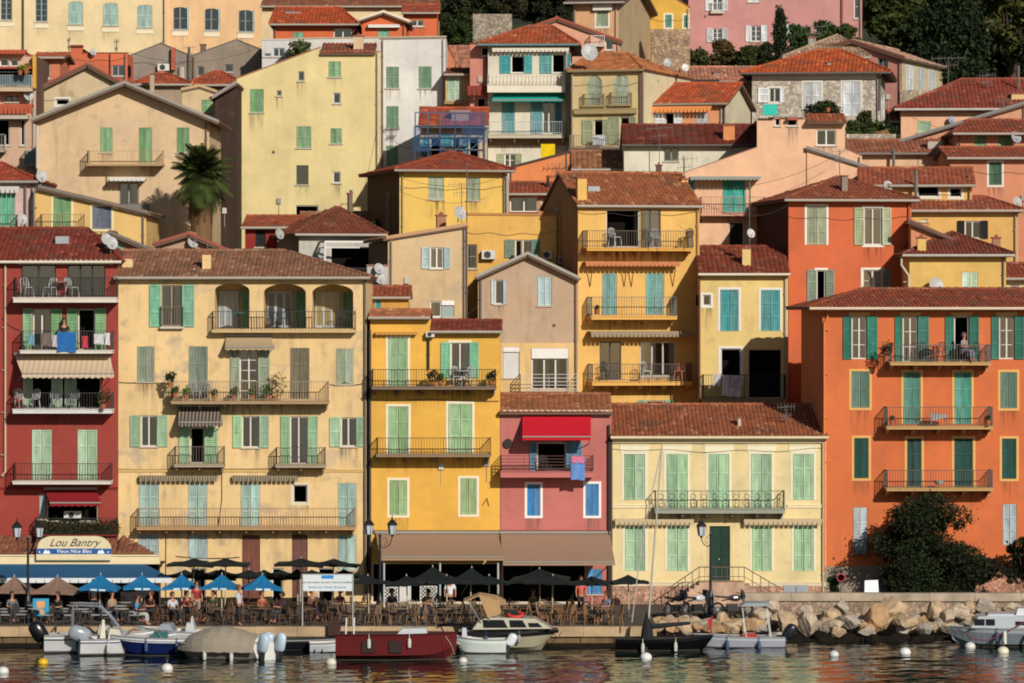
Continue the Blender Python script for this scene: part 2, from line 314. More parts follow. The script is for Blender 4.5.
class House:
    def __init__(s, name, label, x0, x1, Y, wall, D=9, th=0, yb=None, zb=None, dirt=.35, patch=0, cat='house', tile='Z', group=None, side=None):
        s.T(tile); (s.px0, _), (s.px1, _) = s.t(x0, 0), s.t(x1, 0)
        s.Y, s.D, s.th = Y, D, R(th); s.x0 = gx(s.px0, Y)
        s.ud = Vector((math.cos(s.th), math.sin(s.th), 0)); s.wd = Vector((-math.sin(s.th), math.cos(s.th), 0))
        s.zb = zb if zb is not None else (Q-.2 if Y < 8 else max(Q-.2, Q+(Y-8)*.30-2.5))
        if yb is not None: s.zb = at(0, yb, Y).z
        s.O = Vector((s.x0, Y, s.zb)); s.root = thing(name, label, cat, s.O, s.th, group); s.name = name
        s.W = s.P(s.px1, 300, full=1)[0]; s.wallm = plaster(wall, dirt, patch=patch); s.sidem = plaster(side, dirt) if side else s.wallm  # some side colours are darkened for the shade on left-facing walls
        s.holes = []; s.prof = None; s.mb = MB(); s.gaps = []; s.sidewalls = None; s.extra = []; s.ztop = None
    def T(s, t): s.tile = t; return s
    def t(s, x, y): return tp(s.tile, x, y)
    def P(s, x, y, w=0.0, full=0):      # pixel -> (u, z) on the plane w of this house, local z
        if not full: x, y = s.t(x, y)
        d = Vector(((x-HX)/FOC, 1, (HY-y)/FOC)); C = Vector((0, CY, CZ)); p0 = s.O+s.wd*w
        k = (p0-C).dot(s.wd)/d.dot(s.wd); p = C+d*k-s.O
        return p.dot(s.ud), p.z
    def rect(s, x0, y0, x1, y1, w=0.0):
        u0, z1 = s.P(x0, y0, w); u1, z0 = s.P(x1, y1, w); return u0, u1, z0, z1
    def part(s, mb, name, m, par=None, **k): return mb.build(name, m, par or s.root, **k)
    # ---------------- openings
    def win(s, kind, x0, y0, x1, y1, c='g', sh=None, sur=None, fr='#c9c4b8', cur=1, deep=None, mun=None, name=None, slab=None, arch=0, room=0):
        u0, u1, z0, z1 = s.rect(x0, y0, x1, y1); c = SH.get(c, c)
        if z1-z0 < .1 or u1-u0 < .1: return
        e = .012; u0c, u1c = max(u0, .06), min(u1, s.W-.06)
        if u1c-u0c < .1: return
        u0, u1 = u0c, u1c; z0 = max(z0, .03)
        tall = (z1-z0) > 1.95
        nm = name or ('balcony_door' if tall else 'window')
        depth = deep or (.16 if kind in ('c', 'd', 'r') else 1.1)
        s.holes.append((u0, u1, z0, z1, depth, .42 if kind == 'a' else (1.0 if kind == 'A' else arch)))
        f = MB(); fw = .055
        if kind in ('a',):
            # loggia: deep room with glazed door at its back
            du = u1-u0; d = depth
            b = MB(); b.box(u0+.06, u0+du*.62, d-.12, d-.06, z0+.02, z1-.35)
            p = s.part(b, 'balcony_door', plain('#a5adad', .3)); g = MB(); q = u0+.06
            for k in range(3):
                a0 = q+(du*.62-.06)*k/3; g.face([(a0+.07, d-.125, z0+.15), (a0+(du*.62-.06)/3-.05, d-.125, z0+.15), (a0+(du*.62-.06)/3-.05, d-.125, z1-.45), (a0+.07, d-.125, z1-.45)])
            s.part(g, 'pane', plain(['#7f8a90', '#3a4045', '#8a7a4c'][room], .12, 0, .8), p)  # palest pane colour holds the sky reflected in the glass
            m2 = MB(); leaf(m2, u1-du*.3, u1-.12, z0+.02, z1-.35, d-.2); s.part(m2, 'shutter', woodpaint(c))
            return
        for a in ((u0, u0+fw, z0, z1), (u1-fw, u1, z0, z1), (u0+fw, u1-fw, z1-fw, z1), (u0+fw, u1-fw, z0, z0+fw)): f.box(a[0], a[1], .07, .13, a[2], a[3])
        if sur:
            sw = .115
            wb = -.018
            f2 = MB()
            for a in ((u0-sw, u0, z0-(0 if tall else sw), z1+sw), (u1, u1+sw, z0-(0 if tall else sw), z1+sw), (u0, u1, z1, z1+sw)): f2.box(a[0], a[1], wb, .02, a[2], a[3])
            if not tall: f2.box(u0, u1, wb, .02, z0-sw, z0)
        elif not tall:
            f2 = MB(); f2.box(u0-.07, u1+.07, -.07, .1, z0-.07, z0-.004)
        else: f2 = None
        if kind == 'c' or kind == 'A':
            W = s.part(f, nm, plain(fr))
            n = 1 if (u1-u0) < .55 else (2 if u1-u0 < 1.9 else 4); dw = (u1-u0-.02)/n
            for k in range(n):
                m = MB(); jig = random.uniform(-.012, .012)
                leaf(m, u0+.01+dw*k+.014, u0+.01+dw*(k+1)-.014, z0+.01, z1-.01, .02+jig); s.part(m, 'shutter', woodpaint(c), W)
        elif kind == 'd':
            m = MB(); du = u1-u0
            m.box(u0+.01, u1-.01, .09, .14, z0, z1-.01)
            for a in (0, 1):
                for (q0, q1) in ((.06, .38), (.44, .7), (.76, .95)):
                    h = z1-z0; m.box(u0+.08+a*(du/2-.03), u0+du/2-.05+a*(du/2-.03), .065, .091, z0+h*q0, z0+h*q1)
            W = s.part(m, nm if nm != 'window' else 'door', woodpaint(c)); k_ = MB(); k_.lathe([(0, 0), (.03, .01), (.035, .04), (0, .06)], (u0+du*.46, .03, z0+1.0), 8, axis='y'); s.part(k_, 'handle', plain('#a58f4e', .3, 1), W)
        elif kind == 'r':
            m = MB(); z = z0
            while z < z1-.01: m.box(u0+.01, u1-.01, .06, .075, z+.004, min(z+.05, z1)); z += .055
            m.box(u0+.01, u1-.01, .076, .085, z0, z1)
            W = s.part(m, nm, plain(c, .5)); b = MB(); b.box(u0, u1, -.03, .05, z1-.2, z1+.03); s.part(b, 'roller_box', plain('#d8d6cf'), W)
        elif kind == 'k':
            W = s.part(f, nm, plain(fr))
        else:
            n = 1 if (u1-u0) < .6 else (2 if (u1-u0) < 1.75 else (3 if u1-u0 < 2.6 else 4)); dw = (u1-u0-2*fw)/n
            for k in range(1, n): f.box(u0+fw+dw*k-.035, u0+fw+dw*k+.035, .065, .125, z0+fw, z1-fw)
            nh = (mun if mun is not None else (2 if z1-z0 > 1.2 else 1))
            for k in range(1, nh):
                zz = z0+(z1-z0)*k/nh; 
                for j in range(n): f.box(u0+fw+dw*j+.035, u0+fw+dw*(j+1)-.035, .085, .11, zz-.015, zz+.015)
            W = s.part(f, nm, plain(fr)); g = MB()
            g.face([(u0+fw, .10, z0+fw), (u1-fw, .10, z0+fw), (u1-fw, .10, z1-fw), (u0+fw, .10, z1-fw)]); s.part(g, 'pane', glassmat(), W)
            if cur:
                cb = MB(); 
                for k in range(n):
                    a0 = u0+fw+dw*k; sp = [(0, .42), (.58, 1), (0, 1)][random.choice([0, 1, 2, 0, 1])] if n > 1 else random.choice([(0, .45), (0, 1)])
                    if n == 2: sp = (0, .75) if k == 0 else (.3, 1)
                    m_ = 9; pts = [(a0+dw*((0 if cur == 2 else sp[0])+((1 if cur == 2 else sp[1])-(0 if cur == 2 else sp[0]))*i/m_), .19+.022*(i%2)) for i in range(m_+1)]
                    for i in range(m_): cb.face([(pts[i][0], pts[i][1], z0+.05), (pts[i+1][0], pts[i+1][1], z0+.05), (pts[i+1][0], pts[i+1][1], z1-.04), (pts[i][0], pts[i][1], z1-.04)])
                s.part(cb, 'sky_tinted_curtain', plain(random.choice(['#cfd4da', '#dde1e6', '#bcc2c9', '#c9c9c6']), .9), W)  # bluish tones and full-width sheets stand in for sky reflected in the glass
        if random.random() < .75:
            zq = z0-(.13 if sur else .07); hq = min(zq-.02, random.uniform(.7, 1.7)); k2 = MB()
            if hq > .3 and not tall: k2.face([(max(.02, u0-.12), -.006, zq-hq), (min(s.W-.02, u1+.12), -.006, zq-hq), (min(s.W-.02, u1+.12), -.006, zq), (max(.02, u0-.12), -.006, zq)]); s.part(k2, 'rain_stain', stainmat(), W)
        if f2: s.part(f2, 'surround' if sur else 'sill', plain(sur, .85) if sur else plain('#b5aa98', .9), W)
        if sh:
            (a, _), (b, _) = s.P(sh[0], y0) if sh[0] is not None else (None, 0), s.P(sh[1], y0) if sh[1] is not None else (None, 0)
            for lo, hi in ((a, u0-.02), (u1+.02, b)):
                if lo is None or hi is None or hi-lo < .12: continue
                m = MB(); leaf(m, lo, hi, z0-.01, z1+.01, -.075); s.part(m, 'shutter', woodpaint(c), W)
        return W
    # ---------------- balcony: x0,x1, top/bottom of the slab front, y of the handrail
    def balc(s, x0, x1, y0, y1, yr, depth=1.05, rail='#2b2622', slabc='#cfc7b8', bars='v', pitch=.13, fill=None, brackets=True):
        u0, u1, zs0, zs1 = s.rect(x0, y0, x1, y1, -depth); zr = s.P(x0, yr, -depth)[1]
        if zs1-zs0 < .06: zs0 = zs1-.09
        b = MB(); b.box(u0, u1, -depth, .0, zs0, zs1); b.box(u0-.03, u1+.03, -depth-.03, 0, zs1-.04, zs1+.002)
        if brackets:
            n = max(2, round((u1-u0)/1.3))
            for k in range(n+1):
                uu = u0+.12+(u1-u0-.24)*k/n; b.prism([(uu-.05, zs0-.02), (uu+.05, zs0-.02), (uu+.05, zs0-.14), (uu-.05, zs0-.14)], -depth*.75, -.0)
                b.prism([(uu-.045, zs0-.14), (uu+.045, zs0-.14), (uu+.045, zs0-.26), (uu-.045, zs0-.26)], -depth*.35, -.0)
        B = s.part(b, 'balcony', plain(slabc, .9)); r = MB()
        if zs0 > 1.6 and brackets: k2 = MB(); k2.face([(max(.02, u0-.1), -.007, zs0-1.1), (min(s.W-.02, u1+.1), -.007, zs0-1.1), (min(s.W-.02, u1+.1), -.007, zs0-.01), (max(.02, u0-.1), -.007, zs0-.01)]); s.part(k2, 'rain_stain', stainmat(), B)
        t = .019; w = -depth+.04; z = zs1+.01; ua, ub = u0+.03, u1-.03
        def run(p, q, n):
            p, q = Vector(p), Vector(q)
            r.bar(p+Vector((0,0,zr)), q+Vector((0,0,zr)), .04, .03); r.bar(p+Vector((0,0,z+.08)), q+Vector((0,0,z+.08)), .03)
            if bars == 'h':
                for k in range(1, 5): r.bar(p+Vector((0,0,z+(zr-z)*k/5)), q+Vector((0,0,z+(zr-z)*k/5)), .035)
                n = max(1, n//8)
            for k in range(n+1):
                c = p+(q-p)*k/max(1, n); tt = .032 if (k % 8 == 0) else t
                r.bar(c+Vector((0,0,z)), c+Vector((0,0,zr)), tt)
            if bars == 'o':
                L = (q-p).length; m = max(1, int(L/.5))
                for k in range(m):
                    c = p+(q-p)*((k+.5)/m); hh = zr-z
                    for (cz, rr) in ((.3, .16), (.68, .13)):
                        pts = [c+(q-p).normalized()*math.cos(a)*rr+Vector((0, -.0, z+hh*cz+math.sin(a)*rr)) for a in [i*math.pi/5 for i in range(11)]]
                        r.tube(pts, .014, 4, cap=False)
            if bars == 'b':
                L = (q-p).length; m = max(1, int(L/.2))
                for k in range(m):
                    c = p+(q-p)*((k+.5)/m); r.lathe([(.05, z), (.035, z+.08), (.075, z+(zr-z)*.35), (.035, z+(zr-z)*.7), (.05, zr)], (c.x, c.y, 0), 8)
        n = max(2, round((ub-ua)/pitch)); nd = max(1, round(depth/pitch))
        run((ua, w, 0), (ub, w, 0), n); run((ua, w, 0), (ua, -.02, 0), nd); run((ub, w, 0), (ub, -.02, 0), nd)
        if fill:
            r.face([(ua, w+.02, z+.05), (ub, w+.02, z+.05), (ub, w+.02, zr-.03), (ua, w+.02, zr-.03)], 1)
            s.part(r, 'railing', [plain(rail, .5), plain(fill, .4)], B)
        else: s.part(r, 'railing', plain(rail, .55, 0), B)
        return (u0, u1, zs1, -depth, B)
    def awn(s, x0, x1, y0, x2, x3, y1, c='#b59a7c', depth=1.3, m=None, scal=True, arms=True):
        """x0..x1 at the wall (y0), x2..x3 at the front edge (y1)"""
        a0, z1 = s.P(x0, y0); a1 = s.P(x1, y0)[0]; b0, z0 = s.P(x2, y1, -depth); b1 = s.P(x3, y1, -depth)[0]
        vz = min(.24, (z1-z0)*.25); zf = z0+vz
        mb = MB(); n = 10; k_ = 6
        def pt(i, j):
            f = j/k_; u = (a0+(a1-a0)*i/n)*(1-f)+(b0+(b1-b0)*i/n)*f
            return (u, -.03-depth*f, z1+(zf-z1)*f-.05*math.sin(math.pi*f))
        for i in range(n):
            for j in range(k_): mb.face([pt(i, j+1), pt(i+1, j+1), pt(i+1, j), pt(i, j)])
        mm = max(4, int((b1-b0)/.28))
        for i in range(mm):
            u, v = b0+(b1-b0)*i/mm, b0+(b1-b0)*(i+1)/mm; y = -.03-depth
            mb.face([(u, y, zf), (v, y, zf), (v, y, zf-vz*.7), ((u+v)/2, y-.01, zf-vz*(1 if scal else .7)), (u, y, zf-vz*.7)])
        A = s.part(mb, 'awning', m or plain(c, .85, var=.06))
        f = MB(); f.bar((b0, -depth-.03, zf), (b1, -depth-.03, zf), .06); f.box(a0-.05, a1+.05, -.14, -.01, z1, z1+.12)
        if arms:
            for (p, q) in ((a0+.1, b0+.08), (a1-.1, b1-.08)): f.bar((p, -.02, z0-.15), (q, -depth, zf-.02), .035)
        s.part(f, 'awning_frame', plain('#8b867d', .5), A); return A
    def rolled(s, x0, x1, y0, y1, c='#b59a7c', depth=.35, mat=None):
        u0, u1, z0, z1 = s.rect(x0, y0, x1, y1, -depth); b = MB()
        b.prism([(u0, z1), (u1, z1), (u1, z1-.1), (u0, z1-.1)], -depth, 0)
        n = max(4, int((u1-u0)/.22))
        for i in range(n):
            a, c_ = u0+(u1-u0)*i/n, u0+(u1-u0)*(i+1)/n; b.face([(a, -depth-.004, z1-.1), (c_, -depth-.004, z1-.1), (c_-.03, -depth-.004, z0), (a+.03, -depth-.004, z0)])
        return s.part(b, 'awning', mat or plain(c, .85))
    # ---------------- roofs
    def front_roof(s, ye, yr, xr0=None, xr1=None, hl=False, hr=False, c='#9c4a35', oh=.35, os_=.2, u0=None, u1=None, D=None, gut='#a0978a', pitch=.24):
        D = D or s.D; u0 = 0 if u0 is None else u0; u1 = s.W if u1 is None else u1
        m = (u0+u1)/2; pxm = (s.px0+s.px1)/2; ye_ = s.t(0, ye)[1]; yr_ = s.t(0, yr)[1]
        ze = s.P(pxm, ye_, -oh, 1)[1]; zr = s.P(pxm, yr_, D/2, 1)[1]; sl = (zr-ze)/(D/2+oh); zw = ze+sl*oh
        r0 = u0-os_; r1 = u1+os_
        if hl: r0 = s.P(xr0, yr, D/2)[0] if xr0 is not None else u0+D/2
        if hr: r1 = s.P(xr1, yr, D/2)[0] if xr1 is not None else u1-D/2
        r0 = min(r0, r1-.02) if (hl or hr) else r0
        E0, E1 = (u0-os_, -oh, ze), (u1+os_, -oh, ze); B0, B1 = (u0-os_, D+oh, ze), (u1+os_, D+oh, ze); T0, T1 = (r0, D/2, zr), (r1, D/2, zr)
        mb = MB(); slope(mb, E0, E1, T1, T0, pitch); slope(mb, B1, B0, T0, T1, .5, .8)
        if hl: slope(mb, B0, E0, T0, T0, pitch)
        if hr: slope(mb, E1, B1, T1, T1, pitch)
        if r1-r0 > .1: ridgecap(mb, T0, T1)
        if hl: ridgecap(mb, Vector(E0)+Vector((0,0,.04)), T0, .09)
        if hr: ridgecap(mb, Vector(E1)+Vector((0,0,.04)), T1, .09)
        RF = s.part(mb, 'roof', [tilemat(c), plain('#6b5748', .9)])
        g = MB(); g.tube([(u0-os_, -oh-.07, ze-.05), (u1+os_, -oh-.07, ze-.05)], .07, 8)
        if gut: s.part(g, 'gutter', plain(gut, .5), RF)
        s.prof = s.prof or [(u0, zw-.13), (u1, zw-.13)]
        s.gab = (zw-.13, None if hl else zr-.14, None if hr else zr-.14, D)
        s.roof = RF; s.sl = sl; s.zw = zw; s.zr = zr; return RF
    def gable_roof(s, L, A, Rr, c='#9c4a35', oh=.4, thick=.12, edge='#8d8579', D=None, back=.3):
        """L, A, Rr: pixel points of the roof's front edge (left eave, apex, right eave)"""
        D = D or s.D; (ul, zl), (ua, za), (ur, zr_) = s.P(*L, -oh), s.P(*A, -oh), s.P(*Rr, -oh)
        mb = MB(); dn = .14
        slope(mb, (ul, D+back, zl-dn), (ul, -oh, zl-dn), (ua, -oh, za-dn), (ua, D+back, za-dn)); slope(mb, (ur, -oh, zr_-dn), (ur, D+back, zr_-dn), (ua, D+back, za-dn), (ua, -oh, za-dn))
        ridgecap(mb, (ua, -oh, za-dn+.05), (ua, D, za-dn+.05))
        RF = s.part(mb, 'roof', [tilemat(c), plain('#6b5748', .9)])
        f = MB()
        for (a, b) in (((ul, zl), (ua, za)), ((ua, za), (ur, zr_))): f.prism([(a[0], a[1]), (b[0], b[1]), (b[0], b[1]-thick-.04), (a[0], a[1]-thick-.04)], -oh-.05, -oh+.0)
        s.part(f, 'verge_board', plain(edge, .8), RF)
        def zz(u): return (zl+(za-zl)*(u-ul)/(ua-ul) if u < ua else za+(zr_-za)*(u-ua)/(ur-ua))-.14-.13
        s.prof = [(0, zz(0)), (ua, zz(ua)), (s.W, zz(s.W))]; s.roof = RF; s.gab = (None, None, None, D)
        return RF
    def slant_roof(s, A, B, c='#9c4a35', oh=.3, os_=.15, edge='#8d8579', D=None, tiles=True):
        D = D or s.D; (ua, za), (ub, zb) = s.P(*A, -oh), s.P(*B, -oh); mb = MB(); dn = .14
        if za > zb: slope(mb, (ub+os_, -oh, zb-dn), (ub+os_, D+.2, zb-dn), (ua, D+.2, za-dn), (ua, -oh, za-dn))
        else: slope(mb, (ua-os_, D+.2, za-dn), (ua-os_, -oh, za-dn), (ub, -oh, zb-dn), (ub, D+.2, zb-dn))
        RF = s.part(mb, 'roof', [tilemat(c), plain('#6b5748', .9)])
        f = MB(); f.prism([(ua, za), (ub, zb), (ub, zb-.17), (ua, za-.17)], -oh-.05, -oh); s.part(f, 'verge_board', plain(edge, .8), RF)
        zz = lambda u: za+(zb-za)*(u-ua)/(ub-ua)-.27
        s.prof = [(0, zz(0)), (s.W, zz(s.W))]; s.roof = RF; s.gab = (None, None, None, D); return RF
    def flat_roof(s, pts, cap='#8d6a55', D=None, capt=.07):
        q = [s.P(*p) for p in pts]; q[0] = (0, q[0][1]); q[-1] = (s.W, q[-1][1]); s.prof = q; s.gab = (None, None, None, D or s.D)
        mb = MB(); D = D or s.D
        for (a, b) in zip(q, q[1:]):
            if abs(a[0]-b[0]) < .02: continue
            mb.face([(a[0], .2, a[1]-.05), (b[0], .2, b[1]-.05), (b[0], D, b[1]-.05), (a[0], D, a[1]-.05)])
            mb.prism([(a[0]-.03, a[1]), (b[0]+.03, b[1]), (b[0]+.03, b[1]+capt), (a[0]-.03, a[1]+capt)], -.05, .25)
        s.roof = s.part(mb, 'roof', plain(cap, .9)); return s.roof
    # ---------------- small fittings
    def chim(s, x0, x1, y0, y1, w=3, c=None, pot=True, cap='#8a5040'):
        u0, u1, z0, z1 = s.rect(x0, y0, x1, y1, w); b = MB(); b.box(u0, u1, w, w+max(.4, (u1-u0)*.8), z0-.9, z1-.1)
        b.box(u0-.05, u1+.05, w-.05, w+max(.4, (u1-u0)*.8)+.05, z1-.1, z1-.03, 1)
        if pot:
            n = max(1, int((u1-u0)/.3))
            for k in range(n): b.prism([(u0+(u1-u0)*(k+.2)/n, z1-.03), (u0+(u1-u0)*(k+.8)/n, z1-.03), (u0+(u1-u0)*(k+.5)/n, z1+.12)], w+.05, w+.35, 1)
        return s.part(b, 'chimney', [plaster(c, .3) if c else s.wallm, plain(cap, .9)], s.roof)
    def dish(s, x, y, rpx, w=-.3, c='#a3a3a0', az=.5):
        u, z = s.P(x, y, w); r = rpx/TILES[s.tile][2]*(s.Y-CY)/FOC
        b = MB(); n = 20; rr = [0, .35, .7, 1]; 
        ax = Vector((math.sin(az), -math.cos(az), .35)).normalized(); a = ax.cross(Vector((0,0,1))).normalized(); c_ = a.cross(ax)
        base = len(b.v); O = Vector((u, w, z))
        for q in rr:
            for k in range(n):
                t = 2*math.pi*k/n; b.v.append(tuple(O+(a*math.cos(t)+c_*math.sin(t)*1.08)*q*r-ax*(1-q*q)*r*.22))
        for i in range(3):
            for k in range(n): b.f.append((base+i*n+k, base+i*n+(k+1)%n, base+(i+1)*n+(k+1)%n, base+(i+1)*n+k)); b.m.append(0); b.uv.append((0,0))
        b.bar(O-c_*r*.95, O+ax*r*.75-c_*r*.35, .016); b.lathe([(0,0), (.03,.01), (.03,.08), (0,.09)], O+ax*r*.72-c_*r*.35, 8)
        b.bar(O-ax*r*.2, O-ax*(r*.2+.12), .05); b.bar(O-ax*(r*.2+.1), O-ax*(r*.2+.1)+Vector((0, 0, -r*1.3)), .05)
        return s.part(b, 'satellite_dish', plain(c, .45, .0))
    def aerial(s, x, y0, y1, w=2, span=1.1, yagi=True, r=.022):
        u, z1 = s.P(x, y0, w); z0 = s.P(x, y1, w)[1]; b = MB(); b.tube([(u, w, z0-.4), (u, w, z1)], r, 6)
        if yagi:
            for zz, L in ((z1-.12, span), (z1-.55, span*.6)):
                b.bar((u-L/2, w-.04, zz), (u+L/2, w-.04, zz+.06), .022)
                for k in range(6): q = u-L/2+L*k/5; b.bar((q, w-.3, zz+.06*k/5), (q, w+.22, zz+.06*k/5), .014); b.bar((q, w-.04, zz-.16), (q, w-.04, zz+.2), .014)
        return s.part(b, 'aerial', plain('#6f6c68', .5, .3))
    def ac(s, x0, x1, y0, y1):
        u0, u1, z0, z1 = s.rect(x0, y0, x1, y1, -.35); b = MB(); b.box(u0, u1, -.38, -.04, z0, z1)
        r = min(z1-z0, u1-u0)*.4; c = (u0+(u1-u0)*.42, -.39, (z0+z1)/2)
        b.lathe([(r, 0), (r, .01), (r*.9, -.004), (r*.9, .012)], c, 20, 1, axis='y')
        for k in range(5): b.bar((c[0]-r*.9, -.397, c[2]+r*(k-2)*.35), (c[0]+r*.9, -.397, c[2]+r*(k-2)*.35), .018, mi=1)
        b.box(u0+.06, u0+.1, -.3, 0, z0-.06, z0, 1); b.box(u1-.1, u1-.06, -.3, 0, z0-.06, z0, 1)
        return s.part(b, 'air_conditioner', [plain('#c8c6bf', .5), plain('#3c3b3a', .6)])
    def pipe(s, pts, c='#8f8372', r=.05, w=-.1):
        q = [s.P(x, y) for x, y in pts]; b = MB(); b.tube([(u, w, z) for u, z in q], r, 8)
        (ua, za), (ub, zb_) = q[0], q[-1]; n = max(1, int(abs(za-zb_)/2))
        for k in range(n): zz = za+(zb_-za)*(k+.5)/n; uu = ua+(ub-ua)*(k+.5)/n; b.box(uu-.07, uu+.07, -.12, 0, zz-.02, zz+.02)
        return s.part(b, 'drainpipe', plain(c, .6))
    def cable(s, pts, sag=.15, r=.014):
        b = MB(); q = [s.P(x, y) for x, y in pts]; L_ = []
        for (a, c) in zip(q, q[1:]):
            for k in range(9): f = k/8; L_.append((a[0]+(c[0]-a[0])*f, -.06, a[1]+(c[1]-a[1])*f-sag*4*f*(1-f)))
        b.tube(L_, r, 4, cap=False); return s.part(b, 'cable', plain('#2f2a26', .7))
    def coat(s, x0, x1, y0, y1, m, name='lower_render'):
        u0, u1, z0, z1 = s.rect(x0, y0, x1, y1); b = MB(); b.box(max(u0, 0), min(u1, s.W), -.012, -.001, z0, z1); return s.part(b, name, m)
    def band(s, x0, x1, y0, y1, c, proud=.05, name='string_course'):
        u0, u1, z0, z1 = s.rect(x0, y0, x1, y1, -proud); b = MB(); b.box(max(u0, -.04), min(u1, s.W+.04), -proud, -.001, z0, z1); b.box(max(u0, -.04), min(u1, s.W+.04), -proud-.02, -.001, z1-.03, z1+.02)
        return s.part(b, name, plain(c, .9))
    def scallop(s, x0, x1, y, c='#c9a57a', w=-.28, n=None, r=.075):
        u0, z = s.P(x0, y, w); u1 = s.P(x1, y, w)[0]; b = MB(); n = n or int((u1-u0)/.24)
        for k in range(n):
            u = u0+(u1-u0)*(k+.5)/n; pts = [(u+math.cos(a)*r*1.3, z+math.sin(a)*r) for a in [math.pi*i/6 for i in range(7)]]; b.prism(pts, w, .0)
        b.box(u0, u1, w, 0, z+r+.003, z+r+.05); return s.part(b, 'eaves_tiles', plain(c, .9))
    # ---------------- walls
    def sidehole(s, side, w0, w1, z0, z1, c='g'):
        s.extra.append((side, w0, w1, z0, z1, c))
    def done(s, base=None):
        mb = MB(); pr = s.prof; W = s.W
        us = {0.0, W}
        for p in pr: us.add(min(max(p[0], 0), W))
        for h in s.holes: us.add(h[0]); us.add(h[1])
        us = sorted(us); us = [u for i, u in enumerate(us) if i == 0 or u-us[i-1] > 1e-4]
        def top(u, sgn):
            cand = []
            for a, b in zip(pr, pr[1:]):
                if b[0]-a[0] < 1e-4: continue
                if a[0]-1e-4 <= u <= b[0]+1e-4: cand.append((a, b))
            if not cand: return pr[0][1] if u < pr[0][0] else pr[-1][1]
            a, b = cand[-1] if sgn > 0 else cand[0]
            return a[1]+(b[1]-a[1])*(u-a[0])/(b[0]-a[0])
        for a, b in zip(us, us[1:]):
            ta, tb = top(a, 1), top(b, -1); m = (a+b)/2
            hs = sorted([h for h in s.holes if h[0] < m < h[1]], key=lambda h: h[2]); z = 0
            for h in hs:
                if h[2] > z+1e-4: mb.face([(a, 0, z), (b, 0, z), (b, 0, h[2]), (a, 0, h[2])])
                z = max(z, min(h[3], max(ta, tb)))
            if ta > z or tb > z: mb.face([(a, 0, z), (b, 0, z), (b, 0, max(tb, z)), (a, 0, max(ta, z))])
        for (u0, u1, z0, z1, d, arch) in s.holes:
            d1 = min(d, .16); isd = d > .2 and not d > 1.5
            if d > 1.5: d1 = d
            mb.face([(u0, 0, z0), (u0, d1, z0), (u0, d1, z1), (u0, 0, z1)]); mb.face([(u1, 0, z0), (u1, 0, z1), (u1, d1, z1), (u1, d1, z0)])
            mb.face([(u0, 0, z1), (u0, d1, z1), (u1, d1, z1), (u1, 0, z1)]); mb.face([(u0, 0, z0), (u1, 0, z0), (u1, d1, z0), (u0, d1, z0)])
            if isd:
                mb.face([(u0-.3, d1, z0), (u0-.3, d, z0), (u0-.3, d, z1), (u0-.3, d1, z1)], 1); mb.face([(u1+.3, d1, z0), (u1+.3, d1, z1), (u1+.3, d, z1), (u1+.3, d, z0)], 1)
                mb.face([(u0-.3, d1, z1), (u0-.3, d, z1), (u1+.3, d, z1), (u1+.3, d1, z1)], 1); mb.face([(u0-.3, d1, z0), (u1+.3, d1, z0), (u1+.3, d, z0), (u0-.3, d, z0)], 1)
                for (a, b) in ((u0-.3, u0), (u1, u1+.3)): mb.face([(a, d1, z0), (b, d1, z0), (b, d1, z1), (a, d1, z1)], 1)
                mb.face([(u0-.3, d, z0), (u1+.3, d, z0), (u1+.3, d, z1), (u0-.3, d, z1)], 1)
            else: mb.face([(u0, d1, z0), (u1, d1, z0), (u1, d1, z1), (u0, d1, z1)], 0)
            if arch:
                c, rx = (u0+u1)/2, (u1-u0)/2; rz = rx*arch; zs = z1-rz; n = 12
                for k in range(n):
                    t0, t1 = math.pi*(1-k/n), math.pi*(1-(k+1)/n); p = (c+rx*math.cos(t0), zs+rz*math.sin(t0)); q = (c+rx*math.cos(t1), zs+rz*math.sin(t1))
                    mb.face([(p[0], -.001, p[1]), (q[0], -.001, q[1]), (q[0], -.001, z1+.01), (p[0], -.001, z1+.01)])
                    mb.face([(p[0], -.001, p[1]), (p[0], d1*.2, p[1]), (q[0], d1*.2, q[1]), (q[0], -.001, q[1])])
        rc = random.Random(int(s.px0*13+s.Y*7)); ztop = min(top(.1, 1), top(W-.1, -1)); zlow = max(.5, s.P(s.px0, min(620, 640), 0, 1)[1])
        free = lambda u, z, m_=.35: all(not (h[0]-m_-.4 < u < h[1]+m_+.4 and h[2]-m_ < z < h[3]+m_) for h in s.holes)
        if W > 2.5 and s.Y > 7:
            for sd in ((1,) if rc.random() < .7 else (-1, 1)):
                u = W-.14 if sd > 0 else .14; zt_ = top(W-.02, -1) if sd > 0 else top(.02, 1); b = MB(); b.tube([(u, -.09, zt_-.05), (u, -.09, .0)], .045, 7)
                for k in range(8): b.box(u-.07, u+.07, -.12, 0, zt_-1-k*2, zt_-.95-k*2) if zt_-1-k*2 > 0 else None
                s.part(b, 'drainpipe', plain(rc.choice(['#8a7f70', '#6a6058', '#a09484', '#7a5a48']), .6))
        for k in range(3 if W > 4 else 1):
            u, z = rc.uniform(.4, W-.4), ztop-rc.uniform(.8, 7.5)
            if z > 1 and free(u, z):
                b = MB()
                if rc.random() < .5: b.lathe([(0, 0), (.09, 0), (.09, -.03), (0, -.03)], (u, 0, z), 10, axis='y'); s.part(b, 'vent', plain('#5d554c', .8))
                else: b.box(u-.12, u+.12, -.1, 0, z-.16, z+.16); b.tube([(u, -.03, z-.16), (u, -.03, z-.9)], .015, 4); s.part(b, 'meter_box', plain(rc.choice(['#a8a298', '#8f877a', '#bdb6a8']), .6))
